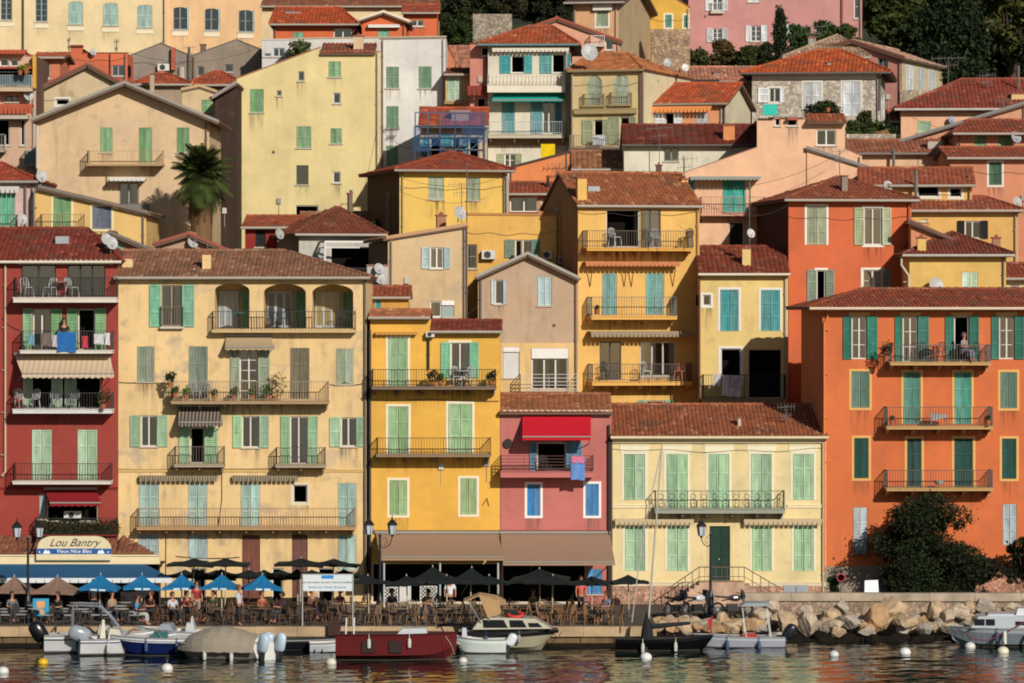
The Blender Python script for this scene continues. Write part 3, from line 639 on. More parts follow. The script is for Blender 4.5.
        if W > 3 and rc.random() < .35:
            z = ztop-rc.uniform(.3, .9); b = MB(); n_ = 14; b.tube([(W*k/n_, -.05, z-.06*math.sin(k*1.3)-.12*math.sin(math.pi*k/n_)) for k in range(n_+1)], .009, 4, cap=False); s.part(b, 'cable', plain('#4a433c', .7))
        D = s.gab[3]; zl, zr = top(0, 1), top(W, -1)
        gl, gr = s.gab[1], s.gab[2]
        sp = [(0, 0), (D, 0), (D, zl)]+([(D/2, gl)] if gl else [])+[(0, zl)]
        sidex = [e for e in s.extra]
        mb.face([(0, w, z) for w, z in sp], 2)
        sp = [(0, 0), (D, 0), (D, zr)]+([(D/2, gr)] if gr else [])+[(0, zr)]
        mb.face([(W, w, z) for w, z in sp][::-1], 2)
        bk = [(0, 0), (W, 0)]+[(min(max(u, 0), W), z) for u, z in pr][::-1]; mb.face([(u, D, z) for u, z in bk])
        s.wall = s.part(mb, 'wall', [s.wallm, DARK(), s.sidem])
        for (side, w0, w1, z0, z1, c) in s.extra:      # closed shutters on a side wall
            m = MB(); leaf(m, w0, (w0+w1)/2-.01, z0, z1, -.05); leaf(m, (w0+w1)/2+.01, w1, z0, z1, -.05)
            sg = -1 if side < 0 else 1; base_u = 0 if side < 0 else W
            m.v = [(base_u-y if side > 0 else y, x, z) for x, y, z in m.v]; s.part(m, 'shutter', woodpaint(SH.get(c, c)))
        return s
# ================================================================== front row of houses along the quay
RT = '#8f4030'
# --- deep red house at the left edge
h = House('red_house', 'dark red house at the left end of the quay with stacked balconies and beige awning', -60, 118, 0, '#9a3f35', tile='Z', D=9, dirt=.25, side='#a5714c'); H1 = h
h.front_roof(261, 229, None, 88, hr=True, c='#7c2f26', gut='#cfc6b4')
h.T('E'); h.rolled(65, 430, 378, 396, '#cfc4ad')
h.win('w', 80, 398, 212, 520, mun=1, fr='#2b2724', name='balcony_door', cur=2); h.win('w', 255, 398, 400, 520, mun=1, fr='#2b2724', name='balcony_door', cur=2)
h.balc(50, 443, 521, 541, 447, slabc='#c9c2b6', brackets=False)
h.T('Z'); h.win('w', 33, 309, 51, 350, sh=(23, 62), c='g', mun=1, fr='#cfcac0'); h.win('k', 78, 309, 95, 350, sh=(67, 106), c='g', fr='#cfcac0')
h.balc(20, 112, 350, 353.5, 331, slabc='#c9c2b6', rail='#3a3734', brackets=False)
h.awn(15, 110, 355, 22, 114, 378.5, m=stripes('#b9a083', '#c3b096', 4.0), depth=1.6)
h.win('k', 23, 377, 101, 409, name='balcony_door', c='p'); h.balc(12.6, 112, 409, 413.5, 393, slabc='#c4c4bf', rail='#33302d', brackets=False)
for a, b in ((23.5, 32), (51, 62), (64, 76)):
    m = MB(); u0, u1, z0, z1 = h.rect(a, 378, b, 409); leaf(m, u0, u1, z0+.02, z1, .25); h.part(m, 'shutter', woodpaint(SH['p']))
h.T('I'); h.win('c', 120, 378, 198, 572, 'p'); h.win('c', 293, 378, 371, 572, 'p'); h.balc(48, 420, 573, 586, 507, rail='#4a2220', slabc='#c9c2b6', brackets=False)
h.T('9'); h.awn(310, 660, 66, 340, 690, 182, '#7d1019', depth=1.2); h.win('k', 318, 120, 670, 285, name='balcony_door'); h.win('c', 266, 95, 312, 265, 'x')
h.ac(437, 555, 213, 262); h.balc(240, 795, 374, 384, 262, depth=.8, rail='#23251d', slabc='#7d2a26', brackets=False)
h.T('Z'); h.cable([(2, 318), (20, 330)], .1); h.cable([(6, 487), (60, 486), (117, 488)], .03); h.pipe([(5.5, 264), (5.5, 472), (2, 476)], '#b59a80', .06); h.band(-60, 118, 487.5, 489.5, '#7a2420')
h.T('E'); h.chim(-60, -20, 235, 262, 3); h.dish(405, 300, 22, w=1.2); h.dish(425, 315, 24, w=.3); h.dish(85, 225, 16, w=4.2); 
m = MB(); u0, u1, z0, z1 = h.rect(212, 286, 262, 302, 2.2); m.box(u0, u1, 2.0, 2.8, z0-.2, z1-.05); h.part(m, 'skylight', plain('#9aa0a2', .2), h.roof)
h.done()
# --- long ochre house
h = House('ochre_house', 'long pale ochre house with three arched loggias under a terracotta roof', 118.3, 366.5, 0, '#e0be84', dirt=.55, patch=.35); H2 = h
h.front_roof(277, 251, None, 286, hr=True, c='#8c5444', pitch=.2)
h.T('E'); h.scallop(458, 1384, 451, '#c79a63')
h.win('w', 612, 475, 690, 632, sh=(568, 738), c='m', fr='#8d7f6c', mun=1)
h.balc(608, 696, 633, 640, 557, depth=.25, rail='#6f6553', brackets=False)
h.T('F')
for a, b, y0, rm in ((-134, -2, 468, 0), (52, 212, 470, 1), (236, 392, 472, 2)): h.win('a', a, y0, b, 640, 'm', deep=2.0, room=rm)
h.balc(-145, 402, 645, 655, 575, depth=.55, rail='#2f2a26', slabc='#c7ab7d', brackets=False)
h.T('I'); h.win('c', 520, 62, 585, 195, 'y'); h.win('c', 716, 62, 788, 262, 'Y')
h.T('Z'); h.win('w', 239.7, 350, 258, 401, sh=(230.5, 269.7), c='y', mun=5); h.awn(226, 271, 336.5, 225, 275, 350.5, '#a08b6c', depth=.7)
h.T('J'); h.win('c', 152, 68, 225, 262, 'n'); h.win('c', 328, 70, 392, 205, 'y')
B1 = h.T('Z').balc(171, 328.5, 401, 404, 381.5, depth=1.0, rail='#8c7a62', slabc='#a58a68')
h.T('I'); h.win('w', 535, 325, 595, 442, sh=(495, 636), c='v', mun=1); h.win('k', 722, 370, 775, 505, sh=(680, 825), c='v')
h.awn(678, 835, 291, 678, 845, 369, m=stripes('#3a3330', '#7f7265', 6.0), depth=1.0); h.balc(660, 851, 509, 521, 443, depth=.85, rail='#5d5248', slabc='#a09078')
h.T('Z'); h.win('w', 242, 416, 259, 447.5, sh=(233, 269), c='v', mun=1)
h.T('J'); h.win('w', 152, 328, 218, 508, sh=(117, 258), c='v', mun=1); h.balc(97, 286, 511, 523, 447, depth=.85, rail='#5d5248', slabc='#a09078')
h.win('w', 345, 332, 402, 442, sh=(303, 442), c='v', mun=1)
h.T('Z'); h.band(118.3, 366.5, 470, 472, '#cdaa6c')
for a, b in ((139, 158.8), (188, 207), (240.6, 260), (338, 356.3)): h.win('c', a, 483, b, 527, 'G')
h.T('J'); h.win('k', 163, 588, 218, 657, sur='#cfc1a4')
h.T('I'); 
for a, b in ((527, 825), (882, 1130)): h.rolled(a, b, 553, 575, depth=.3, mat=stripes('#5f5648', '#8f8268', 8.0))
h.T('M'); h.balc(510, 1325, 101, 112, 32, depth=.85, rail='#8a7355', slabc='#b08b62')
h.T('Z')
for a, b, y1, c in ((138, 158.7, 556, 'x'), (188.5, 207.5, 559, 'x'), (338, 356, 570, 'G')): h.win('c', a, 534.5, b, y1, c)
h.win('d', 242, 535, 260, 602, 'r'); h.win('d', 292, 534.5, 307.6, 602, 'r')
for a, b, y1 in ((143, 160, 602), (190, 206, 602), (262+10, 283, 602), (318, 334, 602)): h.win('k', a, 568, b, y1)
h.T('E'); h.chim(462, 503, 365, 420, 1.2); h.chim(768, 800, 350, 425, 1.0); h.chim(1000, 1030, 348, 362, 4.5)
h.T('Z'); h.pipe([(365.2, 279), (365.2, 600)], '#6b6257', .055); h.cable([(119, 469), (190, 468.5), (300, 468), (364, 470)], .03); h.cable([(364, 383), (345, 382), (330, 384)], .1); h.cable([(119, 382), (150, 381), (172, 383)], .06); h.cable([(222, 470), (222, 500), (218, 530)], 0); h.cable([(166, 532), (166, 600)], 0); h.cable([(176, 556), (240, 557)], .08); h.aerial(207.5, 240, 255, 2, yagi=False)
h.done()
# --- golden yellow house
h = House('golden_house', 'golden yellow house with green shutters and a tan awning over its café', 370.3, 500, 0, '#e2ab3c', dirt=.15); H3 = h
uL = h.P(369, 315)[0]; uM = h.P(429, 315)[0]
h.front_roof(331, 321, c='#7c2f26', u0=uM+.15, u1=h.W, D=5, os_=.1); zR = h.prof[0][1]; r1 = h.roof; gabR = h.gab
h.prof = None; h.front_roof(317, 310.5, c='#a3573f', u0=0, u1=uM, D=5, os_=.08); zL = h.prof[0][1]
h.prof = [(0, zL), (uM, zL), (uM, zR), (h.W, zR)]; h.gab = (None, None, None, 9)
h.T('F'); h.rolled(475, 636, 652, 664, '#b8863c', .3)
h.T('J'); h.win('c', 525, 30, 598, 213, '#90bb7c', sur='#ddd2b4'); h.win('w', 762, 48, 832, 180, sh=(725, 868), c='m', sur='#ddd2b4', mun=1)
h.balc(462, 935, 215, 226, 150, rail='#2b2320', slabc='#7a6a5c'); h.win('c', 525, 290, 601, 470, '#90bb7c', sur='#ddd2b4'); h.win('c', 753, 280, 843, 468, '#90bb7c', sur='#ddd2b4')
h.balc(480, 915, 472, 482, 410, rail='#4a3624', slabc='#8f7a62')
h.win('c', 530, 570, 596, 703, '#98b877', sur='#ddd2b4'); h.win('c', 799, 563, 860, 700, '#98b877', sur='#ddd2b4')
h.T('F'); h.ac(668, 700, 652, 672); h.T('J'); h.pipe([(678, 35), (678, 150)], '#2c2622', .05, -.12)
h.T('Z'); h.awn(376, 498, 533.5, 380, 504.5, 562, '#957862', depth=3.4, scal=False)
h.win('k', 372, 563, 499, 603, name='shaded_shopfront')  # wide dark opening shaped for the black shade beneath the awning
h.band(370.3, 500, 530.5, 533, '#7a5a2c')
for q in (384, 440, 498):
    u, z = h.P(q, 563, -3.3); b = MB(); b.tube([(u, -3.3, .15), (u, -3.3, z)], .045, 8); h.part(b, 'awning_post', plain('#a9aeb0', .5))
h.cable([(372, 400), (430, 399), (499, 401)], .04); h.cable([(483, 505), (487, 498), (489, 506)], .0); h.pipe([(370, 330), (370, 600)], '#3a332c', .06)
h.done()
# --- pink house
h = House('pink_house', 'dusty pink house with a crimson awning and bright blue shutters', 500.5, 611.5, 0, '#bf6e66', dirt=.25); H4 = h
h.front_roof(412, 394.5, c='#96513a', os_=.05, pitch=.26, gut=None); h.T('K'); h.scallop(5, 425, 314, '#d8cfc0')
h.awn(85, 345, 322, 85, 345, 424, '#b0061f', depth=1.25, scal=False); h.win('k', 140, 427, 250, 535, sh=(113, 312), c='B', name='balcony_door')
h.balc(2, 356, 537, 560, 478, rail='#4a2a26', slabc='#b56a62', bars='h', depth=1.0, brackets=False)
h.win('c', 103, 586, 153, 705, 'b', sur='#dfdbd6'); h.win('c', 325, 584, 375, 705, 'b', sur='#dfdbd6')
m = MB(); u, z = h.P(30, 430); m.lathe([(0, 0), (.22, 0), (.22, -.12), (0, -.12)], (u, 0, z), 20, axis='y'); h.part(m, 'vent', plain('#2a1d1c'))
h.T('Z'); h.awn(500.5, 610, 533.5, 503, 615, 567, '#957862', depth=3.4, scal=False); h.win('c', 588, 569, 602, 594, '#4f9fd6', name='door'); h.band(500.5, 611, 530.5, 533, '#7c332f')
h.win('k', 502, 563, 586, 603, name='shaded_shopfront')  # dark opening stands in for the shade under the pink house awning
h.T('K'); h.pipe([(413, 360), (413, 1020)], '#2f2320', .06); h.pipe([(422, 400), (422, 1020)], '#4f4038', .05)
h.done()
# --- cream house
h = House('cream_house', 'low cream house with pale green shutters and a dark green front door', 612.5, 826, 0, '#e0cb93', dirt=.25, D=10); H5 = h
h.front_roof(436.5, 405, c='#944a35', os_=.1, pitch=.2, gut='#cdbf9c'); h.band(612.5, 826, 438.5, 443, '#d9cba4', .12)
for a, b, y1 in ((624, 645, 500), (666.5, 687.5, 514), (708.5, 729, 514), (751, 771.5, 514), (793, 813.5, 500)):
    h.win('c', a, 454, b, min(y1, 512), 'l', sur='#d8d2b6', name='window'); h.band(a-4, b+4, 445, 452, '#dbd3b4', .03, 'lintel_panel')
    h.win('c', a+1, 526.5, b, 571, 'l', sur='#d8d2b6', name='window') if abs(a-708.5) > 1 else h.win('d', 709.5, 526, 730, 580.5, '#12372a', sur='#cbb888', name='front_door')
h.balc(655, 785, 509, 513.5, 491, rail='#3f4a42', slabc='#8f9183', bars='o', pitch=.3, depth=.9)
h.band(612.5, 655, 505, 508, '#d9cba4'); h.band(787, 826, 505, 508, '#d9cba4')
for a, b in ((615, 694), (744, 822)): h.rolled(a, b, 519, 525, '#b8a582', .35)
h.band(612.5, 826, 582.5, 586, '#cfc0a0', .06, 'plinth_moulding')
b = MB(); u0, z = h.P(612.5, 586); b.box(0, h.W, -.05, -.001, 0, z); h.part(b, 'plinth', stonemat('#b58f79', 3.4))
h.pipe([(823, 441), (823, 600)], '#b8a888', .05); h.chim(738, 741, 416, 433, 1.2, '#b9ada0', pot=False); h.aerial(786, 405, 430, 1.6, .8)
h.done()
# --- orange house on the right
h = House('orange_house', 'large orange house with teal shutters and three long balconies on the right', 822.5, 1075, 0, '#d06c38', dirt=.22, D=9, th=2.5, side='#c8794f'); H6 = h
h.front_roof(307.5, 289.5, 861.5, None, hl=True, c='#8a3d2e', oh=.6, os_=.7, pitch=.2, gut='#c9b79c')
h.T('L'); yb = 112
for op, sh_, y1, k in (((333, 390), (300, 430), 110, 'w'), ((527, 583), (497, 625), 122, 'w'), ((722, 778), (688, 815), 122, 'k'), ((893, 950), (863, 987), 110, 'w')):
    h.win(k, op[0], -52, op[1], y1, sh=sh_, c='d', fr='#c9c6bd', mun=3, sur=None, cur=1, name='window'); h.band(op[0]-12, op[1]+12, -66, -54, '#d0a05c', .04, 'lintel')
h.balc(480, 862, 121, 134, 56, rail='#5d5550', slabc='#b3915e', depth=1.1)
for a, b, y0, y1, c in ((332, 400, 157, 295, 'u'), (530, 594, 160, 357, '#3f9c86'), (723, 787, 160, 357, '#3f9c86'), (897, 960, 160, 297, 'u'), (342, 397, 410, 563, 'D'), (543, 598, 412, 597, 'D'), (722, 793, 412, 597, 'D'), (903, 958, 412, 565, 'D')):
    h.win('c', a, y0, b, y1, c, sur='#d0a05c')
h.balc(466, 870, 365, 377, 293, rail='#4f4540', slabc='#b3915e', depth=1.1); h.balc(466, 870, 600, 611, 533, rail='#4f4540', slabc='#b3915e', depth=1.1)
h.T('P'); h.win('c', 333, 28, 385, 200, 'W', name='window'); h.win('c', 890, 15, 943, 168, 'W', name='window')
h.balc(326, 392, 200, 206, 148, depth=.3, rail='#2b2622', slabc='#7a5a48', brackets=False)
u0, z = h.P(300, 247); b = MB(); b.box(0, h.W, -.03, -.001, 0, z); h.part(b, 'plinth', plaster('#9b8a78', .5))
h.T('H'); h.pipe([(240, 562), (240, 600), (228, 620), (228, 1560)], '#c9793f', .055); h.band
h.done()
# ================================================================== second row
h = House('tan_gabled_house', 'small weathered tan gabled house between the golden and the tall amber house', 478, 578.5, 13, '#bda184', D=10, dirt=.5, patch=.3)
h.gable_roof((476, 275), (527.7, 251.5), (580, 276.5), edge='#9a958c'); h.T('F'); h.win('w', 930, 455, 960, 547, sh=(916, 976), c='W', mun=1); h.T('G'); h.win('c', 143, 443, 195, 553, 'x')
h.T('Z'); pm = plaster('#dcb878', .4)
for a, b, y0, y1 in ((478, 502.8, 343, 402), (519.6, 531, 343, 402), (568.8, 578.4, 343, 402), (502.8, 519.6, 378.6, 402), (502.8, 519.6, 343, 347), (531, 568.8, 343, 348)): h.coat(a, b, y0, y1, pm)
h.T('K'); h.win('r', 12, 68, 73, 182, '#cfcfca'); h.win('w', 120, 72, 258, 225, sur=None, mun=1, fr='#d6d3cb', name='balcony_door')
u0, u1, z0, z1 = h.rect(120, 70, 258, 108, -.05); b = MB(); b.box(u0, u1, -.08, .05, z0, z1); h.part(b, 'roller_box', plain('#d8d6cf'))
h.balc(75, 296, 238, 246, 168, rail='#b9b4aa', slabc='#a79c8c', bars='h'); h.pipe([(290, -40), (290, 240)], '#8f7a62', .05); h.done()
h = House('amber_house', 'tall amber house with a steep tiled roof and three balconies one above the other', 578, 699.5, 14, '#dfb05a', D=8, th=12.5, dirt=.2, side='#a58358')
h.front_roof(205.5, 173.5, c='#9c5038', oh=.25, os_=.12, pitch=.22); h.T('G')
h.win('k', 403, 188, 530, 330, name='balcony_door'); h.win('w', 533, 188, 610, 330, mun=1, name='balcony_door', fr='#3b3f40', cur=2)
h.balc(330, 735, 333, 346, 268, rail='#54463a', slabc='#c9974a'); h.rolled(325, 685, 386, 404, '#b5714c', .7)
h.win('c', 388, 430, 443, 588, 'T'); h.win('c', 553, 430, 623, 588, 'T'); h.balc(347, 672, 592, 606, 520, rail='#5d6258', slabc='#cf9f55')
for q in (350, 480, 507, 665):
    b = MB(); u, z = h.P(q, 408, -.5); z2 = h.P(q, 480, -.1)[1]; b.bar((u, -.55, z), (u, -.03, z2), .04); h.part(b, 'awning_arm', plain('#7a4a2c'))
h.rolled(345, 735, 650, 672, '#8f8068', .9); h.T('K'); h.win('w', 378, 45, 460, 190, mun=1, cur=0, fr='#33363a'); h.win('w', 532, 45, 665, 175, mun=1, fr='#b5b1a8', name='balcony_door')
h.balc(350, 730, 196, 210, 130, rail='#5a4f45', slabc='#cf9f55'); h.win('k', 555, 268, 625, 330, sh=(522, 656), c='m')
h.T('G'); h.chim(295, 330, 62, 155, .3); h.chim(690, 714, 68, 112, 2.8)
u0, u1, z0, z1 = h.rect(333, 100, 378, 120, 1.6); m = MB(); m.box(u0, u1, 1.5, 2.3, z0-.1, z1); h.part(m, 'skylight', plain('#9aa0a2', .2), h.roof)
h.pipe([(748, 175), (748, 520), (757, 700), (757, 950)], '#b07a48', .05); h.dish(213, 188, 9, w=-.2, c='#2b2725'); h.aerial(700, -10, 110, 3, 1.3)
h.sidehole(-1, 3, 3.6, h.zw-5, h.zw-4, 'k'); h.done()
h = House('light_yellow_house', 'narrow light yellow house with turquoise shutters right of the tall amber house', 700, 788, 12.5, '#dfc277', D=9, dirt=.3)
h.front_roof(273.5, 247, c='#7f3528', os_=.1, gut='#cfc4ad'); h.T('G'); h.win('w', 770, 512, 800, 553, sur='#d6d2c6', cur=0); h.win('c', 836, 492, 906, 650, 't', sur='#d6d2c6'); h.T('Z'); h.win('c', 761, 290, 780, 331, 't', sur='#d6d2c6')
h.T('K'); h.win('k', 838, 70, 915, 175, sur='#d6d2c6', name='balcony_door'); h.T('Z'); h.win('k', 748, 349, 782, 398, name='balcony_door'); h.balc(703, 786, 399, 403, 375, rail='#1f1c1b', slabc='#8f8068', brackets=False)
h.T('G'); h.chim(920, 952, 330, 418, 1.0); h.pipe([(757, 430), (757, 980)], '#7a3f30', .05); h.dish(953, 278, 17, w=1, c='#b5b4b0'); h.aerial(947, 75, 300, 1.2, yagi=False); h.done()
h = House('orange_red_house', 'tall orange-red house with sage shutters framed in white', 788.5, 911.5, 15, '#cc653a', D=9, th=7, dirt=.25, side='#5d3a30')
h.front_roof(199.5, 177.5, 836, 838, hl=True, hr=True, c='#8f4433', oh=.45, os_=.3, pitch=.22); h.T('H')
h.win('c', 163, 176, 236, 322, 's', sur='#d8d2c2'); h.win('w', 380, 182, 447, 322, sh=(342, 482), c='s', sur='#d8d2c2', mun=1); h.win('k', 200, 418, 234, 560, sh=(163, 266), c='Y', sur='#d8d2c2'); h.win('w', 376, 417, 448, 500, sh=(None, 482), c='Y', sur='#d8d2c2', mun=2)
h.chim(296, 318, 55, 118, 1.2, '#8f7f70', pot=False); h.aerial(287, -40, 90, 2.5, .8); h.pipe([(548, 165), (548, 300), (530, 330)], '#a84a2c', .05); h.chim(528, 562, 325, 345, .1, '#c8955a', pot=False); h.done()
h = House('yellow_hipped_house', 'yellow hipped-roof house just behind the large orange house', 909.5, 1006, 11.5, '#d9b25c', D=8, dirt=.2)
h.front_roof(254.5, 232.5, 951, 953, hl=True, hr=True, c='#7c352c', oh=.4, os_=.4, pitch=.2, gut='#a9a69c'); h.T('H'); h.win('c', 750, 425, 812, 497, 'e'); h.chim(583, 615, 290, 352, .2); h.dish(655, 478, 32, w=-.6)
h.chim(868, 898, 290, 325, 3, '#b07a5a', pot=True); h.pipe([(520, 365), (520, 400), (548, 440), (548, 560)], '#b8b0a0', .06, -.25); h.band(610, 920, 362, 375, '#b99a55', .05); h.done()
h = House('corner_roof_house', 'small white-windowed house at the right edge under a dark red roof', 1005, 1050, 12, '#c9b48a', D=7)
h.front_roof(278, 264, c='#8a3a2e', os_=.2); h.T('H'); h.win('w', 932, 475, 968, 520, fr='#d6d3cb', cur=1); h.done()
# left part of the second row
h = House('pale_pink_house', 'pale pink house with a wide turquoise shuttered door at the left edge', -30, 35, 13, '#c9aaa0', D=8, dirt=.35)
h.front_roof(181, 163, None, 2, hr=True, c='#9c3c2a', gut='#8f8c84'); h.T('E'); h.win('c', 0, 127, 57, 252, 'i'); h.balc(-60, 62, 252, 262, 208, rail='#5a4f48', depth=.8); h.dish(158, 62, 22, w=-.3); h.dish(85, 224, 20, w=-1.2); h.rolled(-50, 72, 100, 125, '#bdb9af', .4); h.pipe([(97, 100), (97, 250)], '#6d5a58', .06); h.done()
h = House('slanting_yellow_house', 'low yellow house with a slanting roofline, one green and one grey-blue shutter', 35, 146, 12.5, '#d8b26b', D=8, dirt=.3)
h.slant_roof((38, 184.5), (148, 210.5), edge='#75695f', c='#8c5a48'); h.T('E'); h.win('c', 203, 142, 270, 262, 'g', sur='#d8c9a0'); h.win('c', 350, 176, 423, 262, 'P', sur='#d8c9a0')
h.balc(152, 318, 264, 270, 206, rail='#8a7355', depth=.7, brackets=False); h.pipe([(140, 100), (130, 130), (130, 260)], '#75695f', .06); h.done()
h = House('grey_verge_shed', 'small lean-to with a dark grey sloping verge below the yellow slanting house', 97, 150, 9.6, '#c98f7a', D=3, dirt=.4)
h.gable_roof((96, 237), (110, 230.5), (152, 248), edge='#6d675f', c='#7c4a3c'); h.T('E'); h.win('c', 440, 310, 470, 345, 'm'); h.done()
h = House('little_gabled_house', 'little tan gable peeping over the long ochre roof beside the palm', 156, 234, 10.5, '#b08f76', D=5, dirt=.5)
h.gable_roof((153, 242), (188.5, 231.5), (236, 252), edge='#8d4f3c', c='#9c5a44'); h.T('E'); h.dish(733, 310, 22, w=-.3); h.chim(752, 768, 315, 345, .5, '#c0603c'); h.done()
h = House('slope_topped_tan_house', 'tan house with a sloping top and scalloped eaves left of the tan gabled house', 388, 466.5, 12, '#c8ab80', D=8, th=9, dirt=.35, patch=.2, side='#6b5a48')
h.slant_roof((386, 236), (468, 222.5), edge='#b08a63', c='#a0624a', oh=.15); h.T('F'); h.win('w', 684, 332, 735, 412, sh=(651, 760), c='x', fr='#d6d3cb', cur=1); h.win('w', 684, 536, 727, 596, fr='#d6d3cb', mun=1); h.win('r', 727, 536, 775, 596, '#8fa09f')
b = MB()
for k in range(26):
    q = 530+k*11.2; u, z = h.P(q, 298-k*2.35, -.12); b.box(u, u+.1, -.13, 0, z-.1, z)
h.part(b, 'eaves_tiles', plain('#8a6a48')); h.chim(710, 745, 205, 240, 1.5, '#b07a5a'); h.dish(797, 200, 26, w=-.2); h.aerial(803, 85, 210, 1, 1.3); h.pipe([(822, 10), (822, 600)], '#6a5d50', .03); h.sidehole(-1, 2.5, 4.5, 10.2, 11.6, 'k'); h.done()
h = House('tiny_yellow_house', 'tiny yellow house with a short tiled roof wedged above the golden house', 368, 408, 8.5, '#cf9a42', D=3, dirt=.3)
h.front_roof(297, 287, c='#94432f', os_=.15, oh=.2); h.T('F'); h.win('c', 477, 532, 497, 570, 't'); h.win('w', 453, 532, 473, 570, cur=1); h.done()
h = House('satellite_dish_hut', 'white hut with two round satellite dishes beside the arched loggias', 367, 388, 10.5, '#b9b6ae', D=3)
h.flat_roof([(367, 266), (388, 266)]); h.T('F'); h.dish(490, 412, 20, w=-.3); h.dish(494, 448, 22, w=-.35); h.done()
h = House('gold_block_house', 'gold coloured block with a flat top and an air conditioner behind the tan gabled house', 466, 560, 18, '#e0ae52', D=7, dirt=.2, th=0)
h.flat_roof([(466, 215), (560, 216)], cap='#b07c4a', capt=.12); h.T('F'); h.ac(880, 930, 343, 376); h.win('w', 820, 320, 862, 412, fr='#8f8a82'); h.T('G'); h.win('k', 58, 303, 84, 370, sh=(18, None), c='Y'); h.win('w', 86, 303, 117, 370, sh=(None, 153), c='u', mun=1)
h.ac(165, 195, 345, 375); h.ac(222, 252, 365, 392); h.done()
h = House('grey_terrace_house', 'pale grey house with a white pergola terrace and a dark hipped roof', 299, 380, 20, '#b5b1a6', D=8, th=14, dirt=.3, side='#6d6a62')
h.front_roof(234, 208, 334, 340, hl=True, hr=True, c='#7c3a2c', oh=.4, os_=.3, pitch=.24); h.T('F'); h.win('k', 306, 330, 520, 412, name='terrace'); h.dish(270, 358, 20, w=-.4); h.dish(113, 280, 20, w=-.6, c='#9a9894')
b = MB()
for q in (287, 520): u, z = h.P(q, 310, -1.6); b.bar((u, -1.6, z), (u, 0, z), .1); b.bar((u, -1.6, z-.3), (u, 0, z-.3), .06)
(ua, za), (ub, _) = h.P(285, 310, -1.6), h.P(522, 310, -1.6); b.bar((ua, -1.6, za), (ub, -1.6, za), .1); b.bar((ua, -1.6, za-.3), (ub, -1.6, za-.3), .06); b.bar((ua, -1.6, za), (ua, -1.6, za-1.5), .08); b.bar((ub, -1.6, za), (ub, -1.6, za-1.5), .08); h.part(b, 'pergola', plain('#cfccc4'))
h.chim(375, 388, 122, 200, 4.5, '#7a6a58', pot=False); h.done()
h = House('dark_red_annex', 'dark red annex with a low tiled roof below the big yellow block', 245, 300, 26, '#8a2b24', D=8, dirt=.3)
h.front_roof(227, 216.5, c='#8f3f2f', os_=.2); h.T('F'); h.win('c', 20, 265, 60, 330, 'k'); h.done()
h = House('red_roof_lean_to', 'lean-to with a patched tile roof and rooftop lantern under the big yellow block', 300, 372, 30, '#8f7a5e', D=8)
h.front_roof(222, 213, c='#8a5440', os_=.2); h.aerial(351, 190, 214, 2, yagi=False, r=.1); h.done()
# ================================================================== third row and upwards
# --- right side
TT = 3.4133   # 300px tile scale
TILES['a'] = (560, 100, 3.4133); TILES['b'] = (800, 0, 4.5536); TILES['c'] = (850, 150, 5.885)
h = House('salmon_block_house', 'broad salmon pink house with a turquoise shuttered door and sloping left shoulder', 683, 862, 24, '#e3b48e', D=8, dirt=.2)
h.flat_roof([(683, 173), (757, 147), (757, 119), (807, 119), (807, 119.5), (845, 119.5), (845, 148), (862, 156)], cap='#a8705a', capt=.03)
h.T('G'); h.win('c', 845, 78, 932, 197, 'q', name='balcony_door'); h.win('c', 716, 78, 738, 140, 'q'); h.win('k', 868, 235, 926, 380, name='window')
m = MB(); u0, u1, z0, z1 = h.rect(871, 238, 923, 380); leaf(m, u0, (u0+u1)/2-.02, z0, z1, .1); leaf(m, (u0+u1)/2+.02, u1, z0, z1, .1); h.part(m, 'shutter', woodpaint('k' and '#2b2725'))
h.balc(762, 1010, 205, 212, 140, rail='#9a7566', slabc='#d3a084', depth=.7, brackets=False); h.rolled(722, 990, 62, 76, '#8a8f86', .9); h.aerial(950, 75, 225, -.6, yagi=False)
h.T('D'); h.win('w', 199, 492, 274, 552, fr='#d8d5ce', cur=0, mun=1); h.win('w', 180, 652, 220, 690, fr='#8f8f8f'); h.win('k', 90, 445, 127, 478)
mb = MB(); (ua, za), (ub, zb) = h.P(163, 462, -.5), h.P(314, 462, -.5); zt = h.P(163, 432, 1.2)[1]; slope(mb, (ua, -.5, za), (ub, -.5, za), (ub, 1.2, zt), (ua, 1.2, zt)); h.part(mb, 'roof', [tilemat('#9c4a35'), plain('#6b5748')])
mb = MB(); (ua, za), (ub, zb) = h.P(88, 447, -.4), h.P(130, 447, -.4); mb.box(ua, ub, -.4, .0, za-.12, za); h.part(mb, 'small_awning', plain('#a04a38'))
mb = MB(); (ua, za), (ub, zb) = h.P(-4, 437, -.5), h.P(50, 437, -.5); zt = h.P(0, 398, -.1)[1]; mb.prism([(ua, za), (ub, za), (ub, zt), (ua, zt)], -.5, -.35); h.part(mb, 'awning', plain('#19b3a0')); h.win('k', 41, 445, 62, 478)
h.done()
h = House('slanting_annex', 'salmon annex whose grey-edged roof slopes down to the right', 807, 874, 23.9, '#e3b48e', D=5)
h.slant_roof((806, 145.5), (874, 167.5), edge='#7f7b76', c='#8a5a4a', oh=.12); h.done()
h = House('cream_strip_house', 'long cream house with a low red roof and a black stovepipe', 847, 958, 33, '#d8b08c', D=6, dirt=.2)
h.front_roof(153, 140.5, c='#96503f', os_=.2, gut='#6f6a66'); h.T('D'); h.chim(622, 680, 528, 566, .6, '#b5aa9c'); h.aerial(492, 565, 640, -.5, yagi=False, r=.09); h.aerial(585, 590, 640, 0, yagi=False); h.chim(290, 306, 545, 570, 2, '#6a4a44', pot=False); h.done()
h = House('yellow_attic_house', 'small yellow house with two square dark windows and a tiled roof', 862, 972, 19, '#d9a95c', D=7, th=-4, dirt=.2)
